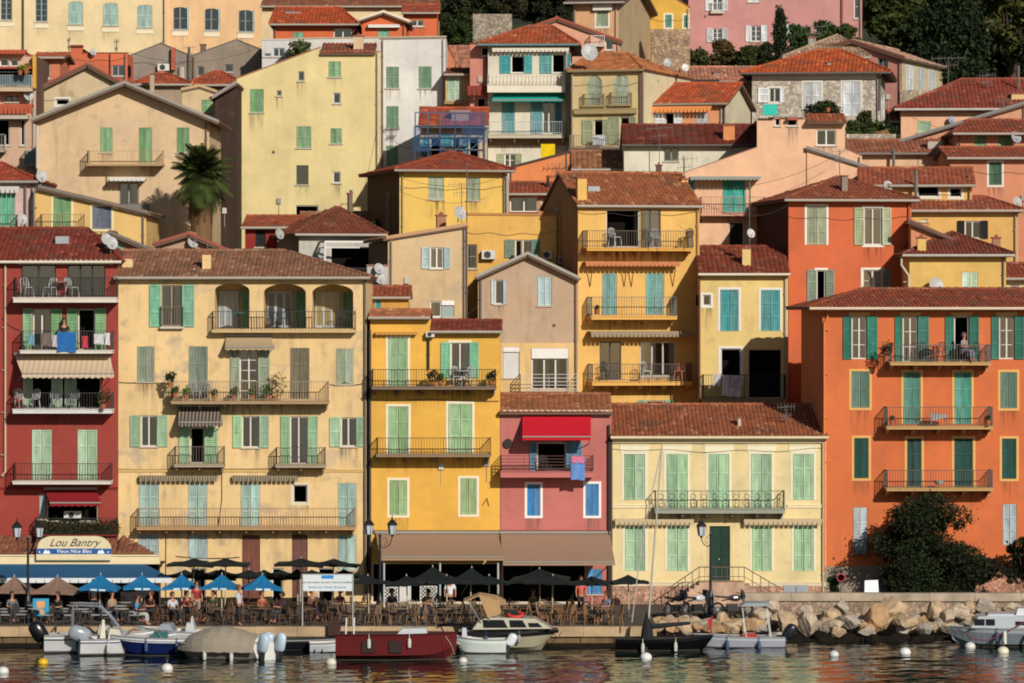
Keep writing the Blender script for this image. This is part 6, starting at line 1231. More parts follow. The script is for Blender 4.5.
m = MB(); m.box(-hx, hx, -.02, .02, zb, zt); bd = m.build('panel', plain('#2f8fb0', .6), t); m = MB(); m.prism([(-hx*.5, zt-.12), (hx*.45, zt-.12), (hx*.5, zt-.4), (hx*.1, zt-.38), (hx*.5, zb+.05), (0, zb+.05), (-hx*.25, zt-.42), (-hx*.5, zt-.4)], -.03, -.021); m.build('figure', plain('#d5935a'), bd)
for q in (-hx+.05, hx-.05): m = MB(); m.bar((q, .04, 0), (q, .04, zb+.1), .05); m.build('leg', plain('#6f5038'), t)
for i, (p0, p1, y0, y1, w_) in enumerate(((384, 398, 587, 600, 0), (399.5, 411, 584, 598, 1), (420, 437, 586, 600, 0))):
    t = thing('white_screen' if w_ else 'lattice_screen', ['white lattice screen at the left of the golden house terrace', 'plain white menu panel between two lattice screens', 'white lattice screen behind the middle of the terrace'][i], 'screen', gp((p0+p1)/2, -6.8)); hx = px2m((p1-p0)/2, -6.8); zt, zb = at(0, y0, -6.8).z-Q, .05
    m = MB(); m.box(-hx, -hx+.04, 0, .04, zb, zt); m.box(hx-.04, hx, 0, .04, zb, zt); m.box(-hx+.04, hx-.04, 0, .04, zt-.04, zt)
    if w_: m.box(-hx+.04, hx-.04, .01, .03, .6, zt-.04)
    else:
        k = -2.0
        while k < 2*hx+.1:
            for s_ in (1, -1):
                a0 = max(0, -k); a1 = min(2*hx, 2*hx-k) if False else None
            x0_, x1_ = max(0, k), min(2*hx, k+(zt-zb))
            if x1_ > x0_: m.bar((-hx+x0_, .02, zb+x0_-k), (-hx+x1_, .02, zb+x1_-k), .03); m.bar((hx-x0_, .025, zb+x0_-k), (hx-x1_, .025, zb+x1_-k), .03)
            k += .17
    m.build('panel', plain('#c9c6bf'), t)
# ================================================================== parapet, rubble wall, steps
XW0 = gx(744, -6.4)
t = tag(None or MB().build('x', DARK()) , None) if False else None
mb = MB(); zt = at(0, 592.5, -6.4).z; x = XW0; random.seed(5)
while x < 40: x2 = x+random.uniform(1.9, 2.3); mb.box(x+.006, x2-.006, -6.95, -6.35, zt-.36+random.uniform(-.008, .008), zt+random.uniform(-.01, .01)); x = x2
pw = thing('parapet_wall', 'long low stone parapet wall with pale concrete coping above the boulders', 'wall', (0, 0, 0)); mb.build('coping', stonemat('#a89a88', 1.3, 'mottled'), pw)
mb = MB(); mb.box(XW0+.05, 40, -6.85, -6.45, .0, zt-.37); mb.build('masonry', stonemat('#a08b78', 3.6), pw)
mb = MB(); random.seed(8); x = gx(948, -2); pts = []
while x < 34: pts.append((x, at(0, 580, -2).z+random.uniform(-.25, .2)+.25*math.sin(x*1.7))); x += .4
mb.prism([(pts[0][0], Q-.1)]+pts+[(pts[-1][0], Q-.1)], -2.2, -1.6); gw = mb.build('rubble_wall', stonemat('#b0836c', 3.2), None); tag(gw, 'low crumbling pink rubble wall at the foot of the orange house right side', 'wall')
# steps and railing of the cream house
st = thing('entrance_steps', 'stone landing with two flights of steps and iron handrails below the dark green door', 'steps', (gx(720, -.05), -.06, Q)); o0 = Vector(st.location)
zl = at(0, 582, -1.3).z-Q; xl, xr = gx(699, -1.3)-o0.x, gx(744, -1.3)-o0.x; mb = MB(); mb.box(xl, xr, -1.5, 0, 0, zl)
n = 7; xl2, xr2 = gx(664, -1.3)-o0.x, gx(785, -1.3)-o0.x
for k in range(n):
    for (a, b_) in ((xl, xl2), (xr, xr2)): f0, f1 = k/n, (k+1)/n; mb.box(a+(b_-a)*f0, a+(b_-a)*f1, -1.5, -.02, 0, zl*(1-f1)+.02)
mb.build('stairs', stonemat('#b89a84', 2.2, 'mottled'), st)
mb = MB(); zr = at(0, 567, -1.45).z-Q
for (a, b_) in ((xl, xl2), (xr, xr2)):
    mb.bar((a, -1.45, zr), (b_, -1.45, zr-zl), .045); mb.bar((a, -1.45, zr-.45), (b_, -1.45, zr-zl-.45), .03)
    for k in range(6): f = k/5; mb.bar((a+(b_-a)*f, -1.45, zl*(1-f)), (a+(b_-a)*f, -1.45, zr-zl*f), .035)
mb.bar((xl, -1.45, zr), (xr, -1.45, zr), .045); mb.bar((xl, -1.45, zr-.45), (xr, -1.45, zr-.45), .03)
for k in range(9): q = xl+(xr-xl)*k/8; mb.bar((q, -1.45, zl), (q, -1.45, zr), .022)
mb.build('handrail', plain('#5a4a42'), st)
# bins / crates by the parapet (P tile 90-195)
for i, (px, w_, lab) in enumerate(((789, 5, 'grey utility cabinet left of a pair behind the parapet'), (801.5, 5, 'grey utility cabinet right of a pair behind the parapet'))):
    t = thing('utility_cabinet', lab, 'cabinet', gp(px, -5.6)); zt = at(0, 585.5, -5.6).z-Q; m = MB(); m.box(-.25, .25, -.2, .2, 0, zt-.05); m.box(-.28, .28, -.23, .23, zt-.05, zt); m.build('housing', plain('#9aa3a8', .5), t); m = MB(); m.box(-.2, .2, -.215, -.2, .15, zt-.1); m.build('door', plain('#8b949a', .5), t)
# ================================================================== motorcycles
def motorcycle(label, px, Y, rz, c):
    t = thing('motorcycle', label, 'motorcycle', gp(px, Y), rz); bk = plain('#141416', .45)
    for x in (-.68, .68):
        m = MB(); ring = [(x+.28*math.cos(a), 0, .31+.28*math.sin(a)) for a in [2*math.pi*i/24 for i in range(25)]]; m.tube(ring, .055, 6, cap=False); w = m.build('wheel', plain('#17171a', .7), t)
        r = MB(); [r.bar((x, 0, .31), (x+.25*math.cos(a), 0, .31+.25*math.sin(a)), .018) for a in [2*math.pi*i/8 for i in range(8)]]; r.lathe([(.06, -.05), (.06, .05)], (x, 0, .31), 12, axis='y'); r.build('rim', plain('#a5a8ab', .3, .6), w)
    m = MB(); m.bar((.68, 0, .31), (.42, 0, .95), .06); m.bar((-.68, 0, .31), (-.1, 0, .42), .06); m.bar((.38, 0, .85), (-.5, 0, .7), .06); m.box(-.25, .25, -.13, .13, .25, .55); m.tube([(.1, .15, .3), (-.2, .17, .25), (-.8, .17, .36)], .04, 8); m.build('frame', plain('#3a3b3e', .35, .5), t)
    m = MB(); m.lathe([(0, -.32), (.09, -.28), (.15, -.1), (.16, .1), (.1, .25), (0, .3)], (.14, 0, .82), 12, axis='x'); m.build('tank', plain(c, .25), t)
    m = MB(); m.prism([(-.1, .78), (-.75, .86), (-.85, .95), (-.6, .92), (-.1, .88)], -.12, .12); m.build('seat', bk, t)
    m = MB(); m.tube([(.32, -.36, 1.05), (.42, -.1, 1.0), (.42, .1, 1.0), (.32, .36, 1.05)], .02, 6); m.build('handlebar', plain('#2a2a2c', .4, .5), t)
    m = MB(); m.lathe([(0, .14), (.07, .12), (.1, .03), (.1, 0), (0, 0)], (.5, 0, .86), 12, axis='x'); m.build('headlight', plain('#b9bcc0', .2), t)
    m = MB(); m.prism([(.45, .75), (.62, .86), (.48, 1.2), (.44, 1.2)], -.18, .18); m.build('windscreen', plain('#2b2f35', .15), t)
for a in (('black motorcycle with a white helmet case, leftmost of the parked ones', 677, -8.0, .9, '#1c1c20'), ('black and silver motorcycle parked beside the slim lantern post', 697, -7.8, .6, '#b5b8bc'), ('dark motorcycle parked right of the slim lantern post', 732, -7.6, .2, '#3a3336')): motorcycle(*a)
# ================================================================== vegetation and boulders
rng = np.random.default_rng(4)
def leaves(name, blobs, n, size, c, parent, flat=.6, up=0, seed=0, aspect=1.0):
    r = np.random.default_rng(seed); w = np.array([b[3]*b[4]*b[5] for b in blobs])**.8; w /= w.sum(); idx = r.choice(len(blobs), n, p=w); B = np.array(blobs)[idx]
    d = r.normal(size=(n, 3)); d /= np.linalg.norm(d, axis=1)[:, None]; rad = r.uniform(.45, 1, n)**.6
    lump = 1+.22*np.sin(d[:, 0]*7+idx)*np.sin(d[:, 1]*6+idx*2)*np.sin(d[:, 2]*8)
    rad = np.where(r.random(n) < .12, rad*r.uniform(1.05, 1.7, n), rad); C = B[:, :3]+d*B[:, 3:6]*(rad*lump)[:, None]
    a = r.normal(size=(n, 3)); a[:, 2] += up; a /= np.linalg.norm(a, axis=1)[:, None]; b = np.cross(a, r.normal(size=(n, 3))); b /= np.linalg.norm(b, axis=1)[:, None]
    s = size*r.uniform(.5, 1.3, n)[:, None]; V = np.stack([C-a*s*aspect, C+b*s*.5, C+a*s*aspect, C-b*s*.5], 1).reshape(-1, 3)
    me = bpy.data.meshes.new(name); me.vertices.add(4*n); me.vertices.foreach_set('co', V.ravel()); me.loops.add(4*n); me.loops.foreach_set('vertex_index', np.arange(4*n)); me.polygons.add(n); me.polygons.foreach_set('loop_start', np.arange(n)*4); me.polygons.foreach_set('loop_total', np.full(n, 4))
    ul = me.uv_layers.new(name='UVMap'); ul.data.foreach_set('uv', np.repeat(np.stack([idx*3.7+r.integers(0, 6, n)+.5, np.full(n, .5)], 1), 4, 0).astype(np.float32).ravel()); me.update(calc_edges=True); me.materials.append(leafmat(c)); o = bpy.data.objects.new(name, me); col.objects.link(o); o.parent = parent; return o
def tree(name, label, px, pyb, pyt, hpx, Y, c, kind='round', n=9000, size=.13, cat='tree', group=None, seed=1, tc='#4a3a2c'):
    base = at(px, pyb, Y); top = at(px, pyt, Y); H_ = top.z-base.z; r = px2m(hpx, Y); t = thing(name, label, cat, base, 0, group); q = random.Random(seed); m = MB()
    if kind == 'cypress':
        m.tube([(0, 0, -1), (0, 0, H_*.3), (0, 0, H_*.9)], [.25*r, .18*r, .03], 8); bl = []
        for k in range(26):
            f = k/25; rr = r*(math.sin(math.pi*min(1, f*.75+.2))**.8)*(1-f*.25)*(1 if f < .8 else (1-f)*4+.2); a = q.uniform(0, 6.28); bl.append((math.cos(a)*rr*.35, math.sin(a)*rr*.35, H_*(.05+.92*f), rr*.8, rr*.8, H_*.06+rr*.25))
    elif kind == 'column':
        m.tube([(0, 0, -1), (0, 0, H_*.9)], [.2, .05], 6); bl = [(0, 0, H_*f, r*(.6+.5*math.sin(math.pi*f)), r*(.6+.5*math.sin(math.pi*f)), H_*.14) for f in [.06+.1*k for k in range(10)]]
    else:
        m.tube([(0, 0, -1.5), (.1*r, 0, H_*.3), (0, .1*r, H_*.55)], [.09*H_*.5, .06*H_*.5, .03*H_*.5], 8)
        for k in range(6): a = k*1.05+q.random(); m.tube([(0, 0, H_*.3), (math.cos(a)*r*.35, math.sin(a)*r*.35, H_*.55), (math.cos(a)*r*.5, math.sin(a)*r*.5, H_*.66)], [.03*H_*.5, .02*H_*.5, .01], 5)
        bl = []
        for k in range(85 if kind == 'bush' else 60):
            a = q.uniform(0, 6.28); f = q.uniform(.04 if kind == 'bush' else .3, .9); e = math.sqrt(max(0, 1-((f-.38)/.62)**2)) if kind == 'bush' else math.sqrt(max(0, 1-((f-.5)/.52)**2)); rr = q.uniform(.05, .85)*r*e; s = q.uniform(.10, .34)*r; bl.append((math.cos(a)*rr, math.sin(a)*rr*.8, H_*f, s, s, s*.75))
    m.build('trunk', plain(tc, .95), t); leaves('crown', bl, n, size, c, t, seed=seed); return t
tree('climbing_bush', 'huge dark green bush covering the lower wall of the orange house', 925, 602, 497, 64, -2.2, '#1b2510', 'bush', 52000, .08, 'bush', seed=3)
tree('side_bush', 'dark straggly bush running right from the huge bush towards the picture edge', 985, 598, 556, 26, -1.5, '#1d1c0f', 'bush', 7000, .09, 'bush', seed=5)
tree('corner_bush', 'dark bush in the lower right corner before the white shutter', 1024, 598, 534, 24, -1.6, '#1b200f', 'bush', 7000, .10, 'bush', seed=6)
tree('small_wall_bush', 'small dark bush beside the no parking sign', 833, 596, 576, 8, -4.4, '#22301a', 'bush', 1800, .07, 'bush', seed=7)
# upper right grove
K = [('dense_dark_tree', 'very dark tall cypress standing left of centre in the upper right grove', 952, 118, -40, 36, 74, '#1a2712', 'cypress', 26000, .20),
 ('broad_green_tree', 'broad olive green tree right beside the pink house', 893, 60, -12, 38, 92, '#333f1c', 'round', 15000, .24),
 ('ochre_green_tree', 'loose yellowish green tree at the right edge of the grove', 1010, 92, -30, 34, 82, '#3d4220', 'round', 14000, .22),
 ('back_tree', 'dark tree filling the gap behind the cypress and the loose tree', 985, 70, -60, 34, 100, '#202b14', 'round', 14000, .26),
 ('grove_tree', 'dark green tree behind the dusky pink villa roofs', 920, 75, 5, 26, 84, '#263318', 'round', 11000, .2),
 ('edge_tree', 'dark tree rising above the wide red roof by the right edge', 1040, 95, -10, 30, 76, '#272f16', 'round', 9000, .2)]
for i, (nm, lb, px, pb, pt, w_, Y, c, k, n, s_) in enumerate(K): tree(nm, lb, px, pb, pt, w_, Y, c, k, n, s_, seed=20+i)
tree('slim_cypress', 'slim dark cypress above the stone villa', 780, 62, 11, 6, 68, '#1f2c16', 'column', 4500, .12, seed=31)
for i, (px, pb, pt, w_, Y, c, lb) in enumerate(((697, 70, 50, 17, 76, '#37401f', 'bush under the left corner of the big pink house'), (722, 70, 40, 15, 78, '#453c22', 'brownish bush below the first pink house windows'), (748, 68, 46, 14, 76, '#2f3a1c', 'bush left of the slim cypress'), (767, 66, 42, 10, 76, '#262c18', 'small dark bush touching the slim cypress'),
        (800, 62, 22, 15, 80, '#2c4020', 'green tree right of the slim cypress'), (825, 60, 18, 17, 82, '#30461f', 'bright green tree in front of the pink house corner'), (847, 60, 22, 14, 80, '#33401f', 'green tree between the pink house and the broad tree'))):
    tree('garden_bush', lb, px, pb, pt, w_, Y, c, 'bush', 5000, .14, 'bush', seed=40+i)
for i, (px, pb, pt, w_, Y, c, lb) in enumerate(((443, 48, 12, 14, 90, '#26301a', 'dark tree left in the gap right of the orange houses'), (463, 48, 14, 14, 88, '#2b3a1c', 'dark tree right in the gap beside the retaining wall'), (428, 14, -20, 20, 105, '#222c18', 'dark tree behind the orange end house'), (470, 16, -22, 22, 104, '#262c18', 'dark tree cut by the top edge above the gap'), (510, 14, -14, 18, 106, '#2e2c1c', 'brownish tree at the top behind the retaining wall'))):
    tree('hillside_tree', lb, px, pb, pt, w_, Y, c, 'bush', 6000, .17, seed=50+i)
for i, (px, pb, pt, w_, Y, lb) in enumerate(((455, 30, -18, 24, 112, 'dark tree at the top between the orange end house and the wall'), (488, 18, -24, 24, 114, 'dark tree at the top above the retaining wall'), (525, 20, -22, 24, 114, 'dark tree at the top left of the peach house'), (560, 24, -22, 24, 112, 'dark tree at the top touching the peach house'), (875, 40, -30, 24, 116, 'dark tree at the top behind the broad green tree'), (930, 40, -40, 30, 118, 'dark tree cut by the top edge behind the cypress'), (1015, 60, -40, 34, 118, 'dark tree in the top right corner'), (965, 104, 40, 26, 88, 'low dark tree at the foot of the cypress'), (1005, 104, 50, 24, 86, 'low dark tree behind the wide red roof'))):
    tree('hillside_tree', lb, px, pb, pt, w_, Y, '#1b2412', 'bush', 9000, .22, seed=150+i)
# planting around the stone villa
for i, (px, pb, pt, w_, Y, c, lb) in enumerate(((822, 118, 103, 20, 44, '#26301a', 'dark creeper spreading over the wall before the stone villa'), (866, 135, 110, 10, 43, '#353a20', 'bush climbing beside the stone villa corner'), (852, 140, 120, 9, 42, '#3d4a26', 'pale green bush below the stone villa'), (890, 142, 126, 10, 41, '#2c3a1e', 'bush below the stone villa drainpipe'))):
    tree('villa_bush', lb, px, pb, pt, w_, Y, c, 'bush', 3500, .10, 'bush', seed=60+i)
tree('roof_garden_plant', 'olive bush on the white roof terrace behind the yellow block', 300, 60, 40, 13, 55, '#4f5a3c', 'bush', 2500, .12, 'bush', seed=70)
# retaining walls (rubble)
def rwall(name, label, x0, x1, yt, yb, Y, c, yt2=None):
    m = MB(); a, b_ = at(x0, yt, Y), at(x1, yt2 or yt, Y); zb = at(0, yb, Y).z-3; m.prism([(a.x, zb), (b_.x, zb), (b_.x, b_.z), (a.x, a.z)], Y, Y+1.0); return tag(m.build(name, stonemat(c, 2.6)), label, 'wall')
rwall('retaining_wall', 'grey rubble retaining wall above the turquoise trimmed house', 473, 512, 14, 36, 72, '#9a8f80')
rwall('rubble_wall', 'tan rubble wall below the bright yellow house', 651, 690, 29, 66, 74, '#a48c74', 29)
rwall('garden_wall', 'rough reddish garden wall in the gap right of the white block', 446, 476, 45, 72, 66, '#a5735c')
rwall('cliff_wall', 'low pale rubble wall beneath the dusky pink villa', 900, 926, 90, 108, 60, '#a89a86')
rwall('patio_wall', 'white patio wall below the stone villa', 846, 896, 134, 150, 39, '#b5aa98')
# --- palms
def palm(label, px, pyb, pyc, rpx, Y, nf=46, skirt=True, c='#323f1c', seed=1):
    b = at(px, pyb, Y); H_ = at(px, pyc, Y).z-b.z; r = px2m(rpx, Y); t = thing('palm_tree', label, 'palm tree', b); q = random.Random(seed); m = MB()
    m.tube([(0, 0, -2), (.05, 0, H_*.6), (0, 0, H_*.96)], [.5, .6, .45], 12); m.build('trunk', leafmat('#5a4630', .4), t)
    def frond(mb, az, el, L_, droop, w, uvk):
        P_ = []; n = 12
        for i in range(n+1):
            f = i/n; e = el-droop*f*f; hx_ = 0; P_.append(f)
        p = Vector((0, 0, H_)); pts = [p.copy()]; 
        for i in range(n): e = el-droop*((i+1)/n)**1.3; p = p+Vector((math.cos(az)*math.cos(e), math.sin(az)*math.cos(e), math.sin(e)))*L_/n; pts.append(p.copy())
        side = Vector((-math.sin(az), math.cos(az), 0))
        for i in range(1, n):
            f = i/n; lw = w*math.sin(math.pi*min(1, f*.85+.12)); d = (pts[i+1]-pts[i-1]).normalized(); up = side.cross(d)
            for sg in (-1, 1):
                for jj in (0, .5):
                    o_ = pts[i]+(pts[i+1]-pts[i])*jj if i < n else pts[i]; tip = o_+side*sg*lw+d*lw*.6-Vector((0, 0, lw*.45)); mb.face([o_-d*.02, o_+d*.05, tip], 0, uvk)
        mb.tube(pts, [.03]*6+[.018]*(n-5), 4, cap=False)
    fm = MB(); 
    for k in range(nf):
        az = q.uniform(0, 6.28); el = R(q.uniform(-20, 88) if k % 2 else q.uniform(-72, -20)); frond(fm, az, el, r*(q.uniform(.65, 1.0) if k % 2 else q.uniform(.6, 1.35)), R(q.uniform(20, 50)), r*.30, (k+.5, 3.5))
    fm.build('fronds', leafmat(c, .75), t)
    if skirt:
        s = MB()
        for k in range(150): az = q.uniform(0, 6.28); frond(s, az, R(q.uniform(-80, -62)), r*q.uniform(.8, 1.5), R(24), r*.2, (k+.5, 9.5))
        s.build('dead_fronds', leafmat('#4f3f29', .4), t)
    return t
palm('tall palm with drooping green fronds and a skirt of dead leaves by the tan house', 201, 238, 172, 36, 17.5, nf=190)
palm('small palm on the terrace below the stone villa', 880, 145, 130, 14, 40, nf=30, skirt=False, c='#34461f', seed=4)
# --- overhead cables
def wire(label, p0, p1, Y0, Y1, sag=.5):
    a, b = at(*p0, Y0), at(*p1, Y1); m = MB(); m.tube([a+(b-a)*(k/16)-Vector((0, 0, sag*4*(k/16)*(1-k/16))) for k in range(17)], .010, 4, cap=False); tag(m.build('overhead_cable', plain('#3f3a36', .7)), label, 'cable')
wire('thin black cable from the yellow block across the white block', (380, 128), (418, 150), 40.5, 33.5, .3)
wire('thin black cable sagging from the white block to the turquoise trimmed house', (400, 146), (488, 128), 38, 38, .6)
wire('thin cable crossing before the yellow corner house', (402, 178), (505, 176), 24, 24, .5)
wire('thin cable from the amber house to the orange-red house', (699, 200), (789, 205), 13, 13.5, .7)
wire('thin cable between the tan gabled house and the golden house', (430, 330), (482, 300), 5, 11, .4)
wire('thin cable over the grey cement gables', (128, 52), (262, 46), 60, 60, .8)
wire('thin cable before the salmon block', (686, 185), (846, 150), 22, 22, .8)
wire('thin cable from the peach house to the terracotta house', (902, 112), (1022, 128), 40, 30, .7)
# --- boulders
def boulder_mesh(seed, c):
    bm = bmesh.new(); bmesh.ops.create_icosphere(bm, subdivisions=4, radius=1); r = np.random.default_rng(seed); pl = r.normal(size=(13, 3)); pl /= np.linalg.norm(pl, axis=1)[:, None]; dd = r.uniform(.5, .85, 13)
    for v in bm.verts:
        p = np.array(v.co)
        for n_, d_ in zip(pl, dd):
            k = p@n_-d_
            if k > 0: p = p-n_*k*.93
        p *= 1+.035*math.sin(p[0]*9+seed)*math.sin(p[1]*11)+.02*math.sin(p[2]*23+p[0]*17)+r.normal()*.008; v.co = p
    me = bpy.data.meshes.new('boulder'); bm.to_mesh(me); bm.free(); me.materials.append(c); return me
BMAT = [stonemat('#b39d80', 1.7, 'mottled'), stonemat('#b0a08c', 2.3, 'mottled'), stonemat('#a0978a', 1.4, 'mottled'), stonemat('#ae8e6a', 1.2, 'mottled')]
BMS = [boulder_mesh(i+1, BMAT[[0, 1, 2, 0, 1, 3, 0, 2][i]]) for i in range(8)]
def boulder(px, py, wpx, hpx, Y, k, label, group='boulders below the parapet', rz=None):
    p = at(px, py, Y); o = bpy.data.objects.new('boulder', BMS[k % 8]); col.objects.link(o); o.location = p; o.scale = (px2m(wpx/2, Y)*1.25, px2m((wpx+hpx)/4, Y)*1.2, px2m(hpx/2, Y)*1.3); o.rotation_euler = (random.uniform(-.3, .3), random.uniform(-.3, .3), random.uniform(0, 6)); return tag(o, label, 'boulder', group)
random.seed(21)
big = [(683, 626, 20, 18, -9.4, 0, 'large round tan boulder at the left end behind the dark sailboat'), (699, 629, 16, 15, -9.4, 1, 'tan boulder next to the foot of the slim lantern post'), (722, 621, 12, 24, -8.8, 3, 'upright narrow boulder right of the slim lantern post'), (715, 631, 30, 12, -10.2, 5, 'flat ochre boulder above the small grey boat'), (760, 615, 22, 18, -8.6, 1, 'pale boulder behind the boat with a grey sunshade'), (752, 626, 20, 14, -9.8, 5, 'brown boulder below the grey sunshade'),
 (787, 624, 24, 22, -9.6, 0, 'big yellow boulder right of the grey sunshade'), (806, 612, 16, 18, -8.2, 1, 'pale boulder high against the parapet'), (808, 626, 18, 24, -9.9, 4, 'wedge shaped boulder between two rounder ones'), (830, 618, 24, 16, -8.6, 6, 'smooth tan boulder left of the grey one'), (842, 608, 14, 16, -7.9, 7, 'small grey boulder touching the masonry'), (848, 621, 24, 13, -9.4, 7, 'grey flattened boulder in the middle of the slope'), (836, 632, 24, 10, -10.8, 0, 'low orange boulder at the waterline left of centre'),
 (874, 617, 24, 24, -9.2, 5, 'rust stained upright boulder left of the biggest one'), (892, 609, 32, 20, -8.3, 0, 'biggest golden boulder, highest of the slope'), (904, 623, 32, 16, -9.6, 3, 'broad golden boulder lying under the biggest one'), (935, 612, 18, 18, -8.4, 6, 'golden boulder right of the broad one'), (946, 618, 16, 14, -9.0, 4, 'small brown boulder below a golden one'), (957, 612, 22, 20, -8.4, 1, 'round beige boulder left of the catamaran'), (970, 606, 12, 12, -7.9, 0, 'small golden boulder wedged high by the masonry'),
 (985, 606, 20, 14, -7.9, 2, 'grey brown boulder behind the catamaran cabin'), (1012, 608, 18, 14, -8.0, 1, 'beige boulder behind the catamaran deck'), (1028, 606, 16, 16, -7.9, 0, 'boulder cut by the right edge'), (772, 607, 16, 12, -8.0, 4, 'small boulder at the start of the parapet'), (925, 628, 18, 12, -10.4, 2, 'dark low boulder left of the catamaran bow'), (867, 632, 16, 9, -10.9, 7, 'low wet boulder under the rust stained one'), (775, 636, 18, 9, -10.9, 2, 'low wet boulder behind the outboard')]
for b_ in big: boulder(*b_)
wet = bpy.data.meshes.new('x'); W_ = [boulder_mesh(31+i, stonemat('#1c160f', 1.5, 'mottled')) for i in range(3)]  # near-black stone colour takes in the shadow band at the waterline
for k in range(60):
    x = XQ-.5+k*(gx(1045, -11)-XQ)/60; Y = random.uniform(-11.2, -10); o = bpy.data.objects.new('shaded_wet_boulder', W_[k % 3]); col.objects.link(o); s = random.uniform(.4, .75); o.location = (x, Y, random.uniform(-.3, .05)); o.scale = (s*1.2, s, s*.75); o.rotation_euler = (random.uniform(-.4, .4), 0, random.uniform(0, 6)); tag(o, 'wet boulder darkened as the shadow band, half under water at the foot of the boulder slope', 'boulder', 'wet boulders darkened as the shadow along the waterline')
for k in range(110):
    x = XQ+.3+k*(gx(1045, -9)-XQ)/110; Y = random.uniform(-9.8, -7.6); o = bpy.data.objects.new('infill_boulder', BMS[random.randrange(8)]); col.objects.link(o); s = random.uniform(.3, .5); Y = min(Y, -8.9) if x < gx(745, -8) else Y; o.location = (x, Y, .3+(Y+11)*.15); o.scale = (s*1.3, s, s*.8); o.rotation_euler = (0, random.uniform(-.4, .4), random.uniform(0, 6)); tag(o, 'small stone filling the gaps between the big boulders', 'boulder', 'small stones between the boulders')
# ================================================================== boats and buoys
def boat(name, label, cat, px, wy, rz, L_, beam, free, c, deckc='#c9c7c0', c2=None, bow=.35, transom=.85, draft=.25, open_=False, rub='#8f8f8c', rake=.5, group=None, loc=None, chine=.72, rough=.3):
    p = loc or gat(px, wy, 0); t = thing(name, label, cat, (p[0], p[1], 0), rz, group); n = 18; mb = MB(); S_ = []
    for i in range(n+1):
        f = i/n; x = -L_/2+L_*f; w = beam/2*(transom+(1-transom)*math.sin(math.pi/2*min(1, f/.4))) if f < .4 else beam/2*(1-((f-.4)/.6)**2.4); w = max(w, .015); zs = free*(1+bow*max(0, f-.2)**2*1.2); zk = -draft+(draft+free*.35)*max(0, (f-.72)/.28)**2
        xs_ = x-rake*0; S_.append([(x-(.0 if f < .7 else rake*((f-.7)/.3)**1.5*.6), 0, zk), (x-(0 if f < .7 else rake*.35*((f-.7)/.3)), w*chine, zk+(zs-zk)*.35), (x, w*.97, zk+(zs-zk)*.8), (x+.0, w, zs)])
    for i in range(n):
        for k in range(3):
            for sg in (1, -1):
                q = [S_[i][k], S_[i+1][k], S_[i+1][k+1], S_[i][k+1]]; mb.face([(a, b*sg, z) for a, b, z in q], 1 if (c2 and k < 2) else 0)
    tr = [(a, b, z) for a, b, z in S_[0]]+[(a, -b, z) for a, b, z in S_[0][::-1]]; mb.face(tr, 0)
    hull = mb.build('hull', [plain(c, rough), plain(c2 or c, rough)], t, smooth=False, fix=True)
    d = MB(); dz = .05 if not open_ else free*.55
    for i in range(n):
        a, b = S_[i][3], S_[i+1][3]; k = .97 if not open_ else .86
        d.face([(a[0], a[1]*k, a[2]-dz), (b[0], b[1]*k, b[2]-dz), (b[0], -b[1]*k, b[2]-dz), (a[0], -a[1]*k, a[2]-dz)])
        if open_:
            for sg in (1, -1): d.face([(a[0], sg*a[1]*k, a[2]-dz), (b[0], sg*b[1]*k, b[2]-dz), (b[0], sg*b[1]*k, b[2]+.01), (a[0], sg*a[1]*k, a[2]+.01)]); d.face([(a[0], sg*a[1], a[2]+.01), (b[0], sg*b[1], b[2]+.01), (b[0], sg*b[1]*k, b[2]+.01), (a[0], sg*a[1]*k, a[2]+.01)])
    d.build('deck', plain(deckc, .5), t)
    r = MB()
    for sg in (1, -1): r.tube([(s_[3][0], s_[3][1]*sg*1.01, s_[3][2]-.02) for s_ in S_], .03, 5)
    r.build('rubbing_strake', plain(rub, .5), t)
    r = MB()
    for sg in (1, -1): r.tube([(s_[0][0]*.35+s_[1][0]*.65, (s_[1][1]*.985)*sg, .03) for s_ in S_[:-2]], .035, 5)
    r.build('waterline', plain('#2b2a20', .8), t)
    if L_ > 3:
        for f in (5, 11):
            for sg in (1, -1): r = MB(); a = S_[f][3]; r.lathe([(0, -.22), (.07, -.18), (.085, 0), (.07, .18), (.02, .22), (.012, .42), (0, .42)], (a[0], (a[1]+.08)*sg, a[2]-.38), 8); r.build('fender', plain(random.choice(['#b9b7ac', '#3a4a6a', '#8f8b80']), .6), t)
        yq = -14.35 if p[0] < XQ else -9.5; dirx = math.cos(rz); e = Vector((p[0]+dirx*L_*.45, p[1]+math.sin(rz)*L_*.45, free)); g = Vector((e.x+.5*dirx, yq, Q)); r = MB(); ro = Matrix.Rotation(-rz, 3, 'Z'); r.tube([ro@(e+(g-e)*(k/8)-Vector((0, 0, .35*4*(k/8)*(1-k/8)))-Vector((p[0], p[1], 0))) for k in range(9)], .018, 5); r.build('mooring_rope', plain('#8f8676', .8), t)
    r = None; t['L'] = 0; del t['L']; return t, S_
